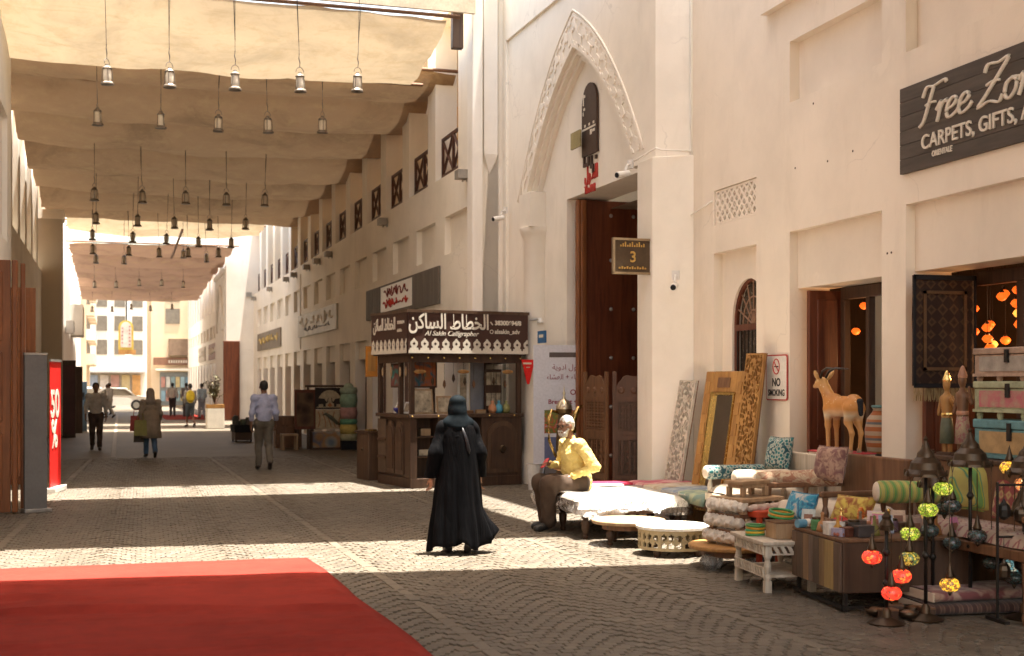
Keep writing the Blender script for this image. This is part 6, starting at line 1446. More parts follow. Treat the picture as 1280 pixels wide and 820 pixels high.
# goods heaped on the pavement by the lamps
for k in range(6):
    x, y = 5.25+.16*(k % 3), 8.30+.17*(k//3)
    t = thing('brass_bowl' if k % 2 else 'carved_box', ('dull brass bowl on the ground under the lamps, %s' if k % 2 else 'dark carved box on the ground under the lamps, %s') % ['front left', 'front middle', 'front right', 'rear left', 'rear middle', 'rear right'][k], 'bowl' if k % 2 else 'box', (x, y, 0), k*.7)
    if k % 2: B().lathe([(.03, 0), (.06, .015), (.085, .06), (.078, .06), (.05, .02), (0, .016)], 14).build('bowl', BRONZE, t, smooth=True); B().ell((0, 0, .04), (.055, .055, .03), 10, 6).build('contents', MIDWOOD, t, smooth=True)
    else: B().box(-.06, .06, -.045, .045, 0, .07).build('box', DARKWOOD, t, bev=.004); B().box(-.063, .063, -.048, .048, .07, .085).build('lid', MIDWOOD, t, bev=.004)
# jumble of small pieces on the console
KD = [('little brass bell standing in the jumble on the console', 'brass_bell', 'bell', 'brass bells on the console'), ('small carved dark box in the jumble on the console', 'trinket_box', 'box', 'small boxes on the console'), ('coil of wooden beads lying in the jumble on the console', 'bead_coil', 'beads', 'bead coils on the console'), ('small upright greeting card in the jumble on the console', 'greeting_card', 'card', 'cards on the console')]
for k in range(34):
    lb, nm, ct, gp = KD[k % 4]; x, y = RNG.uniform(.05, 1.0), RNG.uniform(.04, .92)
    t = thing(nm, lb, ct, cp(x, y), RNG.uniform(-1, 1), gp, 1.45); c = [(.30, .17, .05), (.07, .045, .03), (.26, .12, .05), (.50, .44, .34)][k % 4]; c = tuple(min(.7, q*RNG.uniform(.6, 1.5)) for q in c); m_ = mat('jumble %d' % k, c, .5, vs=20)
    if k % 4 == 0: B().lathe([(.035, 0), (.03, .02), (.022, .05), (.01, .06), (.008, .09), (.012, .10), (0, .11)], 10).build('bell', GOLD if k % 8 else m_, t, smooth=True); B().ell((0, 0, .006), .008, 6, 4).build('clapper', IRON, t)
    elif k % 4 == 1: B().box(-.04, .04, -.03, .03, 0, .04).build('box', m_, t, bev=.003); B().box(-.042, .042, -.032, .032, .04, .05).build('lid', m_, t, bev=.003)
    elif k % 4 == 2:
        for j in range(10): a_ = j/10*2*PI; B().ell((.04*math.cos(a_), .03*math.sin(a_), .012), .012, 6, 4).build('bead', m_, t, smooth=True)
    else: B().box(-.04, .04, -.002, .002, 0, .10, Matrix.Rotation(-.25, 4, 'X')).build('card', m_, t); B().box(-.025, .025, -.004, -.002, .03, .07, Matrix.Rotation(-.25, 4, 'X')).build('print', mat('goods print', (.25, .12, .08), .6, vs=30), t)
# lamps glowing inside the shops
GLO = glow('lit orange glass', (1.0, .14, .012), .22); GLY = glow('lit yellow glass', (1.0, .40, .06), .32); GLR = glow('lit red glass', (.95, .06, .01), .25)
n_ = 0
LP = [(7.72+.12*(k % 3), 12.35+.17*(k % 4), 2.05+.13*k/1.4, k % 3) for k in range(7)]+[(7.62+.15*(k % 5), 9.70+.125*(k % 9)+.04*(k % 4), 2.08+.155*(k//9)+.04*(k % 3), 0 if k % 7 else 1) for k in range(36)]
for lx, ly, lw in ((7.95, 12.7, 5), (8.3, 10.3, 9), (8.6, 8.6, 6)):     # the light these lanterns shed inside
    ld = bpy.data.lights.new('lantern_light', 'POINT'); ld.energy = lw; ld.color = (1, .50, .20); ld.shadow_soft_size = .12
    lo2 = bpy.data.objects.new('lantern_light', ld); COL.objects.link(lo2); lo2.location = (lx, ly, 2.0)
for k, (x, y, z, kd) in enumerate(LP):
    first = k < 7
    t = thing('shop_lantern', 'small glowing %s glass lantern hanging inside the %s shop' % (['orange', 'yellow', 'red'][kd], 'first' if first else 'second'), 'lantern', (x, y, z), 0, 'lit lanterns inside the shops')
    t.scale = (.62,)*3
    B().lathe([(.0, -.07), (.05, -.05), (.085, 0), (.06, .045), (.03, .06)], 12).build('globe', [GLO, GLY, GLR][kd], t, smooth=True); B().lathe([(.03, .06), (.035, .075), (.0, .12)], 8).build('cap', BRONZE, t); B().cyl((0, 0, .1), (0, 0, (3.05-z)/.62), .004, n=4).build('chain', BRONZE, t)
# ================================================================= people
CAPS = lambda a, r0, b_, r1: ('c', a, r0, b_, r1)
def lerp(a, b_, t): return tuple(a[i]+(b_[i]-a[i])*t for i in range(3))
def hand_prims(w, d, side, curl=.5, up=(0, 0, 1), sc=1.0):
    """palm and five separate fingers from wrist w along d; side = +-1 is where the thumb leaves the palm"""
    d = Vector(d).normalized(); n = Vector(up); n = (n-d*n.dot(d)).normalized(); s = d.cross(n)*side; w = Vector(w)
    P_ = [('c', tuple(w), .026*sc, tuple(w+d*.045*sc), .024*sc)]
    for k, off in enumerate((-.027, -.009, .009, .027)): P_.append(('c', tuple(w+d*.03*sc+s*off*.7*sc), .015*sc, tuple(w+d*.085*sc+s*off*sc), .0125*sc))
    for k, (off, L) in enumerate(((.027, .066), (.009, .076), (-.009, .070), (-.027, .054))):
        p0 = w+d*.085*sc+s*off*sc; p1 = p0+(d*(1-.35*curl)-n*curl*.6).normalized()*L*.5*sc+s*off*.1; p2 = p1+(d*(1-1.1*curl)-n*curl*1.4).normalized()*L*.5*sc
        P_ += [('c', tuple(p0), .0095*sc, tuple(p1), .0088*sc), ('c', tuple(p1), .0088*sc, tuple(p2), .0072*sc)]
    t0 = w+d*.03*sc+s*.024*sc; t1 = t0+(d*.6+s*.8-n*.2).normalized()*.038*sc; t2 = t1+(d*.95+s*.2-n*.4).normalized()*.032*sc
    P_ += [('c', tuple(t0), .0135*sc, tuple(t1), .011*sc), ('c', tuple(t1), .0105*sc, tuple(t2), .0085*sc)]
    return P_
def head_prims(c, yaw=0, pitch=0, s=1.0):
    from mathutils import Euler
    M = Euler((pitch, 0, yaw)).to_matrix()
    def q(x, y, z): return tuple(Vector(c)+M @ Vector((x*s, y*s, z*s)))
    e = (pitch, 0, yaw)
    return [('e', q(0, -.012, .025), (.076*s, .095*s, .095*s), e), ('e', q(0, .028, -.045), (.058*s, .066*s, .070*s), e), ('c', q(0, .088, .012), .010*s, q(0, .108, -.022), .015*s),
            ('c', q(-.035, .078, .028), .016*s, q(.035, .078, .028), .016*s), ('c', q(-.022, .084, -.058), .011*s, q(.022, .084, -.058), .011*s), ('e', q(0, .07, -.10), (.03*s, .025*s, .022*s), e),
            ('e', q(-.078, -.005, -.005), (.012*s, .024*s, .034*s), e), ('e', q(.078, -.005, -.005), (.012*s, .024*s, .034*s), e)], q, e
def person(label, loc, rz, J, skin, top, legs, shoe, hair=None,  h=1.75, res=.018, fine=.010, sleeves='long', shorts=False, kk=.045, hands=(.5, .5), yaw=0, pitch=0, group=None, untuck=.86, fat=1.0, fingers=True):
    s = h/1.75; t = thing('person', label, 'person', loc, rz, group, s)
    g = J
    body = B()
    core = [('c', (*g['pel'][:2], g['pel'][2]), .10, g['chest'], .11), ('c', g['chest'], .10, g['neck'], .05), ('c', g['neck'], .052, lerp(g['neck'], g['head'], .7), .050)]
    for q in 'LR':
        core += [('c', g['hip'+q], .075, g['kn'+q], .05), ('c', g['kn'+q], .048, g['an'+q], .032), ('c', g['an'+q], .034, g['toe'+q], .028), ('c', g['sh'+q], .05, g['el'+q], .036), ('c', g['el'+q], .036, g['wr'+q], .025)]
    sdf(body, core, res, .03)
    hp, hq, he = head_prims(g['head'], yaw, pitch); sdf(body, hp, fine, .018)
    for i, q in enumerate('LR'):
        d = Vector(g['wr'+q])-Vector(g['el'+q]); 
        if fingers: sdf(body, hand_prims(g['wr'+q], g.get('hd'+q, d), 1 if q == 'L' else -1, hands[i], g.get('up'+q, (0, 0, 1) if abs(d.normalized().z) < .8 else ((1 if q == 'R' else -1), 0, 0))), min(fine, .0055), .006)
    body.build('body', skin, t, smooth=True)
    b = B(); p0 = g['pel']; z0 = g.get('shirtlow', lerp(p0, g['chest'], -.12))
    P_ = [('c', z0, .150*fat, lerp(p0, g['chest'], .5), .152*fat), ('c', lerp(p0, g['chest'], .5), .150*fat, g['chest'], .150), ('c', g['shL'], .072, g['shR'], .072), ('c', g['chest'], .13, g['neck'], .062)]
    for q in 'LR':
        P_.append(('c', g['sh'+q], .068*fat, g['el'+q], .054*fat**2))
        if sleeves == 'long': P_.append(('c', g['el'+q], .052, lerp(g['el'+q], g['wr'+q], .93), .040*fat))
    nk = Vector(lerp(g['neck'], g['head'], .22)); sdf(b, P_, res*.75, kk, ([] if 'shirtlow' in g else [((0, 0, .955), (0, 0, -1))])+[(tuple(nk), tuple((Vector(g['head'])-Vector(g['neck'])).normalized()))], wrinkle(.010 if fat < 1.05 else .0085, 17 if fat < 1.05 else 34, loc[0], .9)); b.build('shirt', top, t, smooth=True)
    b = B(); P_ = [('c', g['hipL'], .10, g['hipR'], .10), ('c', lerp(g['pel'], g['chest'], .04), .137*fat, g['pel'], .14*fat)]
    for q in 'LR':
        P_.append(('c', g['hip'+q], .105*fat, g['kn'+q], .075*fat**3))
        if not shorts: P_.append(('c', g['kn'+q], .074*fat**3, lerp(g['kn'+q], g['an'+q], .93), .062*fat**3))
    sdf(b, P_, res*.75, .035, (), wrinkle(.009 if fat < 1.05 else .012, 15 if fat < 1.05 else 20, loc[1])); b.build('trousers', legs, t, smooth=True)
    for q in 'LR':
        b = B(); a_ = Vector(g['an'+q]); to = Vector(g['toe'+q]); hl_ = a_-(to-a_)*.35; sdf(b, [('c', tuple(a_+Vector((0, 0, -.015))), .046, tuple(to), .040), ('c', tuple(hl_+Vector((0, 0, -.03))), .038, tuple(to+Vector((0, 0, -.01))), .036)], .010, .02, [((0, 0, .004), (0, 0, -1))] if min(a_.z, to.z) < .12 else ()); b.build('shoe', shoe, t, smooth=True)
    if hair is not None:
        b = B(); P_ = [('e', hq(0, -.022, .045), (.083, .095, .088), he), ('e', hq(0, -.06, .0), (.072, .055, .075), he)]
        sdf(b, P_, fine*.8, .02, [(hq(0, .065, .05), tuple(Vector(hq(0, .8, -.45))-Vector(hq(0, 0, 0)))), (hq(0, 0, -.055), tuple(Vector(hq(0, 0, -1))-Vector(hq(0, 0, 0))))], wrinkle(.003, 70, 2)); b.build('hair', hair, t, smooth=True)
    return t, hq, he
def walk(st=.5, lean_=.02, arm=.12):
    return dict(pel=(0, 0, .95), chest=(0, .01, 1.28), neck=(0, .0, 1.47), head=(0, .03, 1.63), hipL=(-.09, 0, .92), hipR=(.09, 0, .92),
        knL=(-.09, .06+st*.16, .50), anL=(-.09, st*.34, .085), toeL=(-.10, st*.34+.15, .045), knR=(.09, .02, .50), anR=(.09, -.14-st*.24, .12+st*.06), toeR=(.10, -.03-st*.2, .045),
        shL=(-.185, 0, 1.41), elL=(-.245, -.04-arm*.3, 1.12), wrL=(-.25, .04-arm, .87), shR=(.185, 0, 1.41), elR=(.245, -.03+arm*.5, 1.12), wrR=(.25, .08+arm, .88))
GREYT = mat('grey brown trousers', (.125, .105, .078), .85, vs=6, bs=120); BLUES = mat('pale blue shirt', (.36, .38, .52), .8, vs=5, bs=120); HAIRB = mat('black hair', (.012, .010, .009), .5, stretch=(1, 1, .2), bs=200, bst=.4)
SHOE = mat('dark leather', (.035, .022, .016), .4)
person('man in pale blue shirt and grey trousers walking away down the street', (2.27, 26.1, 0), R(3), walk(.35, arm=.05), SKIND, BLUES, GREYT, SHOE, HAIRB, 1.78)
BRNT = mat('brown trousers', (.055, .033, .024), .85, vs=6, bs=120)
person('bearded man in grey shirt and dark brown trousers walking towards the viewer', (-1.25, 34.6, 0), R(182), walk(.4, arm=.06), SKIND, mat('grey striped shirt', (.42, .39, .35), .8, vs=6), BRNT, SHOE, HAIRB, 1.74)
# woman with bags
TANC = mat('taupe coat', (.27, .21, .15), .9, vs=5, bs=90); JEAN = mat('blue jeans', (.07, .12, .19), .85, vs=7, bs=140); SCARF = mat('grey brown scarf', (.24, .19, .15), .9, vs=8)
t, hq, he = person('woman in taupe coat, grey scarf and jeans carrying bags, walking away', (.09, 30.95, 0), R(8), walk(.3, arm=.03), SKIN, TANC, JEAN, SHOE, None, 1.60)
b = B(); b.lathe([(.27, .50), (.25, .7), (.22, .95), (.19, 1.2)], 24, fl=lambda a_, z: .06*math.sin(5*a_+z*3)); b.build('coat_skirt', TANC, t, smooth=True)
b = B(); sdf(b, [('e', (0, .02, 1.64), (.105, .12, .135)), ('c', (0, -.02, 1.55), .10, (0, -.02, 1.42), .13)], .012, .05, [(hq(0, .10, 0), (0, 1, 0))], wrinkle(.006, 30, 1)); b.build('scarf', SCARF, t, smooth=True)
def bag(label, loc, c, w_=.3, h_=.36, rz=0):
    t = thing('shopping_bag', label, 'bag', loc, rz); m_ = mat('bag '+label[:12], c, .6)
    b = B(); b.grid(lambda u, v_: ((u-.5)*w_*(1-.12*v_), -.06*(1-.6*v_)+.01*noise.noise((u*5, v_*5, 1)), v_*h_), 8, 8); b.grid(lambda u, v_: ((u-.5)*w_*(1-.12*v_), .06*(1-.6*v_)+.01*noise.noise((u*5, v_*5, 3)), v_*h_), 8, 8); b.quad((-w_/2, -.06, 0), (w_/2, -.06, 0), (w_/2, .06, 0), (-w_/2, .06, 0))
    for s_ in (-1, 1): b.quad((s_*w_/2, -.06, 0), (s_*w_/2, .06, 0), (s_*w_/2*.88, .024, h_), (s_*w_/2*.88, -.024, h_))
    b.build('pouch', m_, t, smooth=True); b = B(); b.tube([(-.07, 0, h_), (-.05, 0, h_+.14), (.05, 0, h_+.14), (.07, 0, h_)], .008, 5); b.build('handle', m_, t)
bag('red bag in the hand of the woman in the taupe coat', (-.22, 30.9, .62), (.32, .04, .03)); bag('olive bag beside the red one in the woman\'s hand', (-.13, 30.75, .52), (.20, .18, .04)); bag('dark brown bag hanging lowest from the woman\'s hand', (-.17, 31.0, .36), (.07, .05, .035), .24, .3)
# passers-by at the far end
FP = [((1.3, 68.5), 'man in white shirt', (.62, .58, .52), (.05, .04, .04), 1.72, False), ((1.95, 67.0), 'man in dark grey clothes', (.20, .18, .17), (.10, .09, .09), 1.72, False), ((1.65, 51.6), 'tourist in grey shorts with a yellow backpack', (.35, .33, .30), (.10, .12, .15), 1.70, True), ((2.55, 63.0), 'person in pale blue shirt', (.30, .36, .40), (.22, .22, .24), 1.70, False), ((4.0, 70), 'person in dark red clothes', (.30, .12, .10), (.10, .08, .08), 1.66, False), ((-1.75, 66), 'man in white robe', (.60, .57, .52), (.5, .47, .42), 1.72, False), ((-2.0, 72), 'person in black clothes', (.12, .11, .10), (.10, .09, .09), 1.66, False)]  # clothes paled in colour for the hazy far light
for k, ((x, y), lb, c1, c2, hh, sh) in enumerate(FP):
    if y > 60: x = x  
    person(lb+' standing at the far end of the street', (x, y, 0), R(10*k), walk(.15+.1*(k % 3), arm=.03*k), SKIND, mat('far top %d' % k, c1, .8), mat('far legs %d' % k, c2, .8), SHOE, HAIRB, hh, res=.04, fine=.022, shorts=sh, group='passers-by at the far end', fingers=False)
bp_ = thing('backpack', 'yellow backpack on the tourist at the far end of the street', 'backpack', (1.65, 51.36, 1.0), 0); b = B(); sdf(b, [('e', (0, 0, .2), (.17, .10, .25))], .02, .03); b.build('sack', mat('yellow pack', (.62, .46, .03), .7), bp_, smooth=True); B().box(-.11, .11, -.12, -.09, .05, .2).build('pocket', mat('yellow pack', (.62, .46, .03), .7), bp_, bev=.02)

# ---------------------------------------------------------------- woman in black abaya, walking away
ab = thing('person', 'woman in a black abaya and headscarf walking away through the sunlit strip', 'person', (3.06, 12.75, 0), R(-2))
ABM, t_, p_, N_, L_ = nodes('black abaya crepe')
v_ = coords(N_, L_, (7, 7, .6)); f_ = nz(N_, L_, v_, 2.2, 5, .6, .4)
L_.new(ramp(N_, L_, f_, [(.3, (.0015, .0015, .002)), (.7, (.0040, .0040, .005))]), p_.inputs['Base Color']); p_.inputs['Roughness'].default_value = .75; p_.inputs['Specular IOR Level'].default_value = .06
bump(N_, L_, p_, f_, .7, .03)
prof = [(.05, .285, .245), (.12, .285, .245), (.30, .27, .225), (.50, .245, .20), (.75, .225, .175), (.95, .210, .155), (1.10, .195, .14), (1.22, .185, .13), (1.30, .165, .12), (1.36, .11, .10), (1.40, .07, .08)]
zs2 = [p[0] for p in prof]
def robe(u, v_):
    z = .085+v_*(1.40-.085); rx = float(np.interp(z, zs2, [p[1] for p in prof])); ry = float(np.interp(z, zs2, [p[2] for p in prof])); a_ = 2*PI*u
    k = max(0, 1-z/1.15)
    fold = .10*k**1.0*(math.sin(8*a_+1.6*math.sin(2*a_+z*2.2)+z*1.1)*.5+math.sin(13*a_+2+z*1.7)*.35+math.sin(23*a_+1.5*math.sin(3*a_)+z*2.6)*.22)+.018*noise.noise((math.cos(a_)*3, math.sin(a_)*3, z*4))
    wind = .14*max(0, math.cos(a_-.05))**5*max(0, 1-abs(z-.16)/.30)+.05*max(0, math.cos(a_+2.7))**3*k
    x = (rx*(1+fold)+wind)*math.cos(a_); y = ry*(1+fold)*math.sin(a_)
    hem = .045*math.sin(3*a_+.6)+.03*math.sin(7*a_)+.10*max(0, math.cos(a_-.05))**5
    z2 = z+(hem*max(0, 1-z/.35))
    return (x+.01, y-.02+.05*k, z2)
b = B(); b.grid(robe, 200, 80, True)
sdf(b, [('c', (-.155, 0, 1.285), .062, (-.225, -.03, 1.03), .074), ('c', (-.225, -.03, 1.03), .076, (-.262, .02, .80), .078), ('c', (.155, 0, 1.285), .062, (.222, -.02, 1.03), .072), ('c', (.222, -.02, 1.03), .074, (.245, .06, .80), .074), ('c', (-.13, 0, 1.29), .075, (.13, 0, 1.29), .075), ('c', (0, -.01, 1.2), .14, (0, 0, 1.32), .10)], .010, .05, [((0, 0, .775), (0, 0, -1))], wrinkle(.005, 20, 3))
b.build('abaya', ABM, ab, smooth=True)
b = B(); sdf(b, [('e', (0, .005, 1.485), (.095, .112, .128)), ('c', (0, -.03, 1.42), .085, (0, -.035, 1.30), .115), ('c', (-.10, -.03, 1.325), .07, (.10, -.03, 1.325), .07), ('e', (0, -.02, 1.565), (.07, .075, .04))], .008, .05, [((0, .095, 1.48), (0, 1, 0))], wrinkle(.0025, 22, 7)); b.build('headscarf', mat('black headscarf', (.0025, .005, .007), .75, bs=150, spec=.08), ab, smooth=True)
b = B(); b.tube([(.02, -.135, 1.30), (.06, -.14, 1.18), (.085, -.135, 1.06), (.10, -.13, .98)], [.012, .022, .024, .006], 6); b.build('scarf_tail', mat('sheen black', (.012, .012, .015), .4), ab, smooth=True)
body = B(); hp, hq, he = head_prims((0, .02, 1.47)); sdf(body, hp, .012, .018); sdf(body, [('c', (0, 0, .8), .12, (0, 0, 1.25), .11), ('c', (-.08, .06, .75), .07, (-.07, .10, .10), .035), ('c', (.08, -.02, .75), .07, (.085, -.10, .14), .035), ('c', (0, 0, 1.25), .06, (0, .01, 1.4), .05), ('c', (-.17, 0, 1.28), .045, (-.225, -.03, 1.03), .035), ('c', (-.225, -.03, 1.03), .034, (-.262, .02, .79), .026), ('c', (.17, 0, 1.28), .045, (.222, -.02, 1.03), .035), ('c', (.222, -.02, 1.03), .034, (.245, .06, .79), .026)], .02, .03)
sdf(body, hand_prims((-.264, .022, .785), (-.02, .06, -1), -1, .55, (1, .2, 0)), .005, .006); sdf(body, hand_prims((.247, .062, .785), (.02, .10, -1), 1, .5, (-1, .2, 0)), .005, .006)
body.build('body', SKIN, ab, smooth=True)
for pts in ([('c', (-.075, .08, .035), .038, (-.08, .22, .03), .034), ('c', (-.075, .06, .07), .035, (-.075, .12, .04), .036)], [('c', (.088, -.16, .11), .038, (.09, -.05, .035), .034), ('c', (.088, -.14, .14), .036, (.09, -.10, .07), .036)]):
    b = B(); sdf(b, pts, .008, .02, [((0, 0, .003), (0, 0, -1))]); b.build('shoe', mat('black shoe', (.02, .018, .018), .45), ab, smooth=True)

# ---------------------------------------------------------------- seated man
YS, t_, p_, N_, L_ = nodes('yellow cotton shirt')
v_ = coords(N_, L_, (1, 1, 1)); f_ = nz(N_, L_, v_, 7, 5, .6, .8)
L_.new(ramp(N_, L_, f_, [(.3, (.52, .37, .09)), (.7, (.66, .52, .18))]), p_.inputs['Base Color']); p_.inputs['Roughness'].default_value = .85; p_.inputs['Sheen Weight'].default_value = .1
bump(N_, L_, p_, f_, .8, .03)
GREYH = mat('grey white hair', (.46, .44, .40), .7, stretch=(1, 1, .3), bs=220, bst=.5)
SJ = dict(pel=(0, 0, .57), chest=(0, .07, .90), neck=(0, .10, 1.08), head=(0, .165, 1.235), hipL=(-.10, .03, .55), hipR=(.10, .03, .55), knL=(-.12, .45, .555), knR=(.13, .43, .56),
    anL=(-.10, .44, .10), toeL=(-.115, .60, .045), anR=(.11, .36, .10), toeR=(.14, .51, .045), shL=(-.185, .07, 1.02), elL=(-.30, -.07, .76), wrL=(-.17, .17, .645), shR=(.185, .08, 1.02), elR=(.25, .10, .75), wrR=(.10, .33, .775),
    hdL=(.35, .85, -.15), hdR=(-.35, .75, .25), upL=(0, .2, 1), upR=(.3, .3, 1), shirtlow=(0, 0, .56))
sm, hq, he = person('elderly man with grey beard and glasses, yellow shirt, seated on the daybed with a phone', (4.98, 14.55, -.01), R(98), SJ, SKIND, YS, mat('brown wool trousers', (.060, .036, .022), .9, vs=6, bs=120), mat('black slip-on shoe', (.02, .018, .016), .5), GREYH, 1.75, .013, .0065, hands=(.35, .75), yaw=.30, pitch=-.12, fat=1.13, kk=.022)
b = B(); sdf(b, [('e', hq(0, .045, -.085), (.056, .052, .050), he), ('c', hq(-.058, .02, -.03), .018, hq(-.042, .06, -.085), .022), ('c', hq(.058, .02, -.03), .018, hq(.042, .06, -.085), .022), ('c', hq(-.03, .100, -.045), .010, hq(.03, .100, -.045), .010)], .006, .02, [], wrinkle(.004, 90, 5)); b.build('beard', GREYH, sm, smooth=True)
b = B()
for s_ in (-1, 1):
    b.tube([hq(s_*.033+.024*math.cos(q), .104-.012*abs(math.cos(q))*(1 if s_*math.cos(q) > 0 else 0), .012+.019*math.sin(q)) for q in np.linspace(0, 2*PI, 15)], .0032, 5); b.tube([hq(s_*.057, .095, .016), hq(s_*.080, .0, .016)], .003, 5)
b.tube([hq(-.010, .108, .016), hq(.010, .108, .016)], .003, 5); b.build('glasses', BLACKC, sm)
b = B()
for s_ in (-1, 1): b.ell(hq(s_*.032, .083, .010), (.012, .008, .008), 8, 6)
b.build('eyes', mat('dark eyes', (.03, .02, .015), .2), sm, smooth=True)
b = B(); b.add([(-.07, .10, 1.085), (0, .185, 1.03), (.07, .10, 1.085), (-.085, .09, 1.05), (0, .20, .985), (.085, .09, 1.05)], [(0, 1, 4, 3), (1, 2, 5, 4)]); o = b.build('collar', YS, sm); s_ = o.modifiers.new('t', 'SOLIDIFY'); s_.thickness = .012
ph_ = thing('smartphone', 'red cased phone in the seated man\'s hand', 'phone', (4.98, 14.55, -.01), R(98)); Mp = Matrix.Translation((.055, .415, .80)) @ Matrix.Rotation(.7, 4, 'X') @ Matrix.Rotation(.3, 4, 'Y')
B().box(-.036, .036, -.006, .006, -.072, .072, Mp).build('case', mat('red case', (.45, .05, .06), .4), ph_, bev=.004); B().box(-.031, .031, -.0075, -.006, -.066, .066, Mp).build('screen', mat('phone glass', (.03, .03, .035), .1, bst=0), ph_)
t = thing('cloth_bundle', 'pink and red cloth bundle on the daybed beside the seated man', 'cloth', (4.80, 14.92, .46), .4); b = B(); sdf(b, [('e', (0, 0, .05), (.17, .12, .07)), ('e', (.1, .05, .08), (.08, .08, .06))], .012, .04, (), wrinkle(.015, 40, 2)); b.build('bundle', woven('pink red cloth', [(.5, .08, .08), (.6, .3, .28), (.45, .04, .06)], 20, 'blotch'), t, smooth=True)
# ================================================================= goods further down on the right
t = thing('framed_rug', 'dark rug in a brown frame standing among the far carpets', 'rug', (3.72, 33.7, 0), R(4)); B().box(0, .56, 0, .06, .52, 1.56).build('frame', DOORRED, t, bev=.01); B().box(.06, .50, -.012, 0, .60, 1.48).build('field', woven('brown medallion rug', [(.05, .03, .022), (.10, .06, .04), (.16, .10, .06)], 6, 'cell'), t); B().box(.05, .12, 0, .3, 0, .52).build('leg', DARKWOOD, t); B().box(.44, .51, 0, .3, 0, .52).build('leg', DARKWOOD, t)
ELB = mat('dark wool', (.035, .026, .024), .9); CRM = mat('cream wool', (.46, .37, .24), .9, vs=12)
def tapestry(label, x, z, w_, h_, kind):
    t = thing('tapestry', label, 'tapestry', (x, 33.6, z), R(4)); B().box(0, w_, 0, .03, 0, h_).build('cloth', ELB if kind == 'e' else CRM, t, bev=.006)
    if kind == 'e':
        pts = [(.04, .04)]+[(w_/2-(w_/2-.05)*math.cos(q), .10+(h_-.16)*math.sin(q)) for q in np.linspace(0, PI, 15)]+[(w_-.04, .04)]
        B().prism(pts, .006, frame((0, -.001, 0), (1, 0, 0), (0, 0, 1))).build('cream_field', CRM, t)
        for s_ in (-1, 1):
            def ex_(x, y): return (w_/2+s_*x, y)
            b = B(); Mx = frame((0, -.008, 0), (1, 0, 0), (0, 0, 1))
            b.prism([ex_(.10, .20), ex_(.14, .27), ex_(.30, .29), ex_(.36, .22), ex_(.36, .06), ex_(.30, .06), ex_(.29, .13), ex_(.18, .13), ex_(.17, .06), ex_(.11, .06), ex_(.11, .14), ex_(.07, .20), ex_(.05, .30), ex_(.035, .30), ex_(.05, .18)][::s_], .006, Mx); b.build('elephant_motif', ELB, t)
        B().prism([(w_/2-.07, .10), (w_/2, .05), (w_/2+.07, .10), (w_/2, .17)], .006, frame((0, -.008, 0), (1, 0, 0), (0, 0, 1))).build('flower_motif', mat('rust wool', (.40, .16, .07), .9), t)
    else:
        for k in range(5): b = B(); b.tube([(.06+k*.15+.05*math.sin(q*3+k), -.004, .05+q*(h_-.1)) for q in np.linspace(0, 1, 9)], .012, 4); b.build('vine_motif', mat('rust wool', (.40, .16, .07), .9), t)
        b = B(); b.tube([(.18, -.006, .36), (.26, -.006, .40), (.40, -.006, .30), (.55, -.006, .16), (.66, -.006, .10)], [.012, .04, .06, .05, .02], 6); b.build('bird_motif', mat('grey green wool', (.10, .10, .07), .9), t)
tapestry('dark tapestry with two elephants on a cream arch, hung above the bird tapestry', 4.24, 1.05, .78, .56, 'e'); tapestry('cream tapestry with a long tailed bird below the elephants', 4.26, .53, .76, .50, 'b')
t = thing('draped_rug', 'blue and tan rug draped over a bench under the hung tapestries', 'rug', (4.14, 33.3, 0), R(4)); B().box(0, .86, 0, .35, .0, .44).build('bench', DARKWOOD, t)
b = B(); b.grid(lambda u, v_: (u*.86-.0, -.02-.03*math.sin(u*8)*(1-v_)*.3, .06+v_*.40), 20, 8); b.grid(lambda u, v_: (u*.86, -.02+v_*.4, .465), 10, 6); b.build('rug', woven('blue tan rug', [(.16, .20, .24), (.30, .28, .24), (.35, .20, .10), (.12, .14, .18)], 5, 'cell'), t)
t = thing('rug_rail', 'dark rail carrying the hung tapestries', 'rail', (4.1, 33.75, 0), R(4)); B().box(-.1, 1.05, 0, .05, 1.62, 1.68).build('bar', DARKWOOD, t); B().box(-.05, .0, 0, .05, 0, 1.62).build('upright', DARKWOOD, t); B().box(.95, 1.0, 0, .05, 0, 1.62).build('upright', DARKWOOD, t)
t = thing('textile_column', 'tall bundle of rolled green, pink and yellow textiles on a dark base by the kiosk', 'textiles', (5.06, 33.2, 0), 0); B().box(-.2, .2, -.15, .2, 0, .24).build('base', BLACKC, t)
for k, (z0, z1, c) in enumerate(((.24, .42, (.36, .34, .20)), (.42, .66, (.46, .36, .10)), (.66, .80, (.10, .26, .16)), (.80, 1.10, (.40, .22, .20)), (1.10, 1.45, (.22, .32, .22)), (1.45, 1.62, (.30, .36, .26)))):
    B().lathe([(.21, z0), (.235, (z0+z1)/2), (.21, z1)], 14, fl=lambda a_, z: .05*math.sin(4*a_)).build('roll', mat('roll %d' % k, c, .9, vs=14), t, smooth=True)
B().ell((0, 0, 1.62), (.13, .13, .12), 12, 8).build('top_roll', mat('roll 5', (.3, .3, .2), .9), t, smooth=True)
def bench(label, loc, w_, d_, h_, m, name='bench', cat='bench'):
    t = thing(name, label, cat, loc, R(4)); B().box(0, w_, 0, d_, h_-.05, h_).build('seat', m, t, bev=.008)
    for x in (.03, w_-.03):
        for y in (.03, d_-.03): B().box(x-.025, x+.025, y-.025, y+.025, 0, h_-.05).build('leg', m, t)
    return t
bench('pale wooden stool in front of the framed rug', (3.36, 33.3, 0), .42, .35, .42, PALEWOOD, 'stool', 'stool')
t = thing('low_chest', 'brown chest of drawers behind the pale stool', 'chest', (3.32, 34.6, 0), R(4)); B().box(0, .7, 0, .4, 0, .85).build('body', MIDWOOD, t, bev=.01)
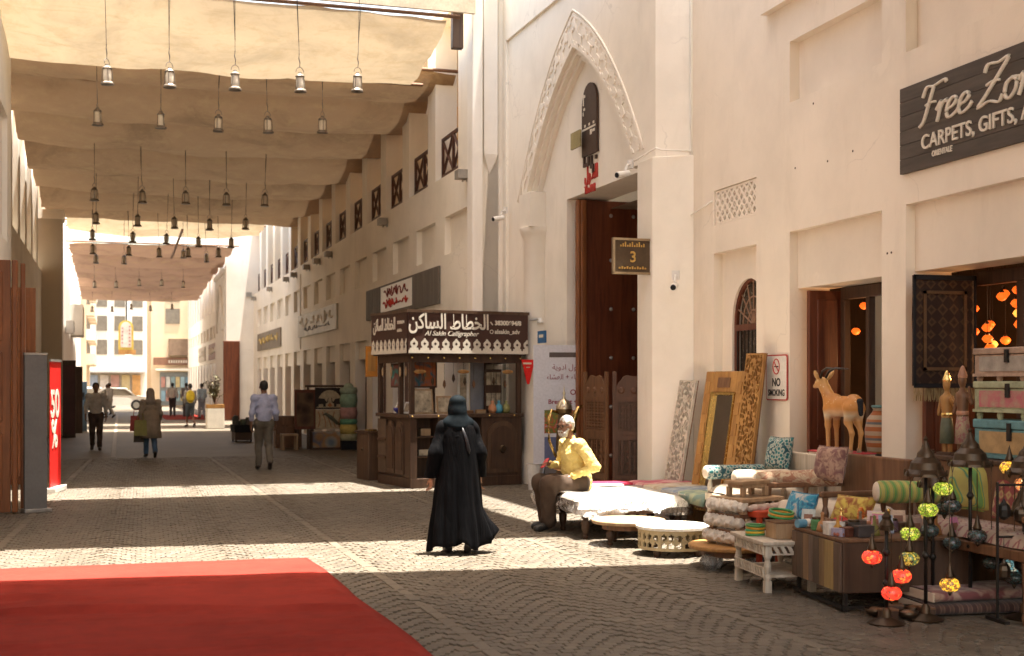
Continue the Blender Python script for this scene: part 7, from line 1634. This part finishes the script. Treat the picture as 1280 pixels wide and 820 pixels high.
for z in (.1, .36, .62): B().box(.04, .66, -.02, 0, z, z+.2).build('drawer', MIDWOOD, t, bev=.008)
t = thing('goods_cart', 'black cart piled with dark goods left of the far carpets', 'cart', (2.48, 38.3, 0), R(4)); B().box(0, .55, 0, .9, .28, .5).build('tray', BLACKC, t, bev=.01); B().box(.03, .52, .03, .85, .05, .28).build('lower_box', SHOPDARK, t)
for x in (.06, .49):
    for y in (.1, .8): b = B(); b.cyl((x-.02, y, .07), (x+.02, y, .07), .07, n=12); b.build('wheel', IRON, t)
for k in range(7): B().box(.04+(k % 3)*.16, .17+(k % 3)*.16, .05+(k//3)*.27, .28+(k//3)*.27, .50, .62+.05*(k % 4)).build('bundle', mat('bundle %d' % (k % 3), [(.06, .06, .05), (.10, .12, .08), (.14, .12, .10)][k % 3], .8), t, bev=.02)
t = thing('white_planter', 'white square planter wrapped in cloth with a dry plant, in front of the far door', 'planter', (2.18, 49.5, 0), R(2)); B().box(0, .66, 0, .6, 0, .78).build('box', WHITEC, t, bev=.03); B().box(.0, .66, 0, .6, .78, .92).build('timber_band', GOLDWOOD, t)
LEAF = mat('dry olive leaf', (.13, .12, .06), .7)
rp = random.Random(2); b = B(); st = B()
for k in range(26):
    a_, r_, h_ = rp.uniform(0, 2*PI), rp.uniform(.1, .38), rp.uniform(.4, 1.1); p0 = Vector((.33, .3, .9)); p1 = p0+Vector((r_*math.cos(a_), r_*math.sin(a_), h_)); st.tube([p0, (p0+p1)/2+Vector((0, 0, .1)), p1], .008, 4)
    for j in range(7): q = p0.lerp(p1, rp.uniform(.4, 1.05))+Vector((rp.uniform(-.07, .07), rp.uniform(-.07, .07), rp.uniform(-.05, .05))); d1 = Vector((rp.uniform(-1, 1), rp.uniform(-1, 1), rp.uniform(-.3, 1))).normalized()*.09; d2 = d1.cross(Vector((rp.random(), rp.random(), 1))).normalized()*.025; b.quad(q-d1, q+d2, q+d1, q-d2)
st.build('stems', DARKWOOD, t); b.build('leaves', LEAF, t)

# ================================================================= left foreground boards
t = thing('grey_board_stand', 'tall plain grey board standing beside the open door on the left', 'board', A(-1.12, 18.35, 0), RA+R(20)); B().box(0, .30, 0, .05, .03, 2.12).build('panel', GREYB, t, bev=.006); B().box(-.02, .34, -.08, .12, 0, .05).build('foot', STEEL, t, bev=.008); B().box(-.005, .305, -.005, .055, 2.12, 2.15).build('top_rail', STEEL, t)
t = thing('red_banner', 'bright red sale banner with white percent sign beside the grey board', 'banner', A(-.93, 21.45, 0), RA+R(80)); B().box(0, .75, 0, .012, .06, 2.08).build('sheet', RED, t); B().box(-.03, .78, -.09, .09, 0, .08).build('foot', WHITEP, t, bev=.01); B().box(-.01, .76, -.012, .02, 2.08, 2.12).build('top_rail', STEEL, t)
text('%', .62, LETTER, t, (.08, -.004, .72), (1, 0, 0), (0, 0, 1), .002, bold=.012); text('50', .62, LETTER, t, (.02, -.004, 1.2), (1, 0, 0), (0, 0, 1), .002, bold=.012)
t = thing('dark_display_board', 'dark brown display boards standing behind the red banner', 'board', A(-1.50, 43.0, 0), RA); B().box(0, .40, 0, .08, 0, 2.45).build('panel', DARKWOOD, t); B().box(.03, .37, -.01, 0, .1, 2.3).build('face', mat('maroon face', (.07, .02, .02), .5), t)
t = thing('dark_display_board', 'narrow dark board between the brown boards and the blue stand', 'board', A(-1.22, 46.5, 0), RA); B().box(0, .25, 0, .08, 0, 2.3).build('panel', SHOPDARK, t); B().box(.02, .23, -.01, 0, .1, 2.2).build('face', DARKWOOD, t)
t = thing('blue_stand', 'blue grey advertising stand with dark round emblem on the left', 'stand', A(-1.42, 47.4, 0), RA); B().box(0, .58, 0, .15, .03, 1.78).build('panel', mat('blue grey print', (.10, .15, .20), .5, vs=2, var=.25), t, bev=.01); B().cyl((.28, -.006, .82), (.28, 0, .82), .16, n=20).build('emblem', BLACKC, t); B().box(.12, .5, -.006, 0, 1.25, 1.4).build('emblem_bar', BLACKC, t); B().box(-.03, .61, -.1, .2, 0, .04).build('foot', STEEL, t)
# small fittings on the left facades
t = thing('air_conditioner', 'white air conditioning box on the far left facade', 'air conditioner', A(-2.02, 62, 4.0), RA); B().box(0, .35, 0, .9, 0, .6).build('case', WHITEP, t, bev=.02); B().box(.35, .36, .1, .8, .08, .52).build('grille', GREYB, t)

# ================================================================= bracket sign, cameras, conduits on the gateway
t = thing('bracket_sign', 'hanging bronze sign with number 3 on a bracket beside the big door', 'sign', (5.94, 15.9, 3.20), R(2))
B().box(0, .545, 0, .03, 0, .45).build('board', mat('bronzed board', (.085, .055, .030), .45, metal=.3, vs=6), t, bev=.006)
for x0, x1, z0, z1 in ((-.012, .557, .435, .465), (-.012, .557, -.015, .015), (-.012, .015, .0, .45), (.53, .557, .0, .45)): B().box(x0, x1, -.015, .04, z0, z1).build('frame_bar', mat('pale bronze', (.30, .22, .13), .4, metal=.4), t)
text('3', .20, GOLD, t, (.275, -.002, .15), (1, 0, 0), (0, 0, 1), .004, 0, 'CENTER', bold=.004); scribble_ = B()
for k in range(11): scribble_.box(.09+k*.033, .11+k*.033, -.006, 0, .35, .375+.02*(k % 3)); scribble_.box(.07+k*.037, .095+k*.037, -.006, 0, .055, .078+.012*(k % 2))
scribble_.build('small_script', GOLD, t)['kind'] = 'stuff'
B().box(.557, .66, .005, .025, .33, .38).build('bracket', BRONZE, t); B().box(.557, .66, .005, .025, .06, .11).build('bracket', BRONZE, t); B().box(.60, .68, -.02, .05, -.06, .52).build('wall_bar', DOORRED, t, bev=.01)
def cctv(label, loc, rz):
    t = thing('security_camera', label, 'camera', loc, rz, 'security cameras on the gateway'); b = B(); b.cyl((0, 0, 0), (-.22, 0, -.05), .045, n=12); b.build('housing', WHITEP, t, bev=.006); b = B(); b.cyl((-.222, 0, -.05), (-.232, 0, -.052), .036, n=12); b.build('lens', BLACKC, t)
    b = B(); b.tube([(-.06, 0, .03), (-.03, 0, .11), (.05, 0, .13)], .018, 6); b.box(.03, .06, -.05, .05, .07, .19); b.build('mount', WHITEP, t); return t
cctv('security camera at the far shoulder of the gateway arch', (6.18, 22.2, 4.72), R(20)); cctv('security camera on the near pilaster above the big door', (6.36, 16.45, 4.62), R(25)); cctv('security camera on the near side of the gateway beside the arched window', (6.62, 15.44, 3.02), R(60))
b = B(); b.tube([(6.90, 15.60, 10), (6.90, 15.60, 3.95), (6.91, 14.95, 4.05)], .014, 6); b.tube([(6.90, 15.60, 4.0), (6.90, 15.60, 3.1)], .012, 6); b.tube([(6.42, 16.4, 4.78), (6.46, 15.70, 4.84), (6.50, 15.60, 4.80), (6.90, 15.58, 4.80)], .012, 6)
o = b.build('conduit_pipe', PLASTERW, smooth=True); tag(o, 'thin plaster coloured conduits in the corner between gateway and shop wall', 'pipe')
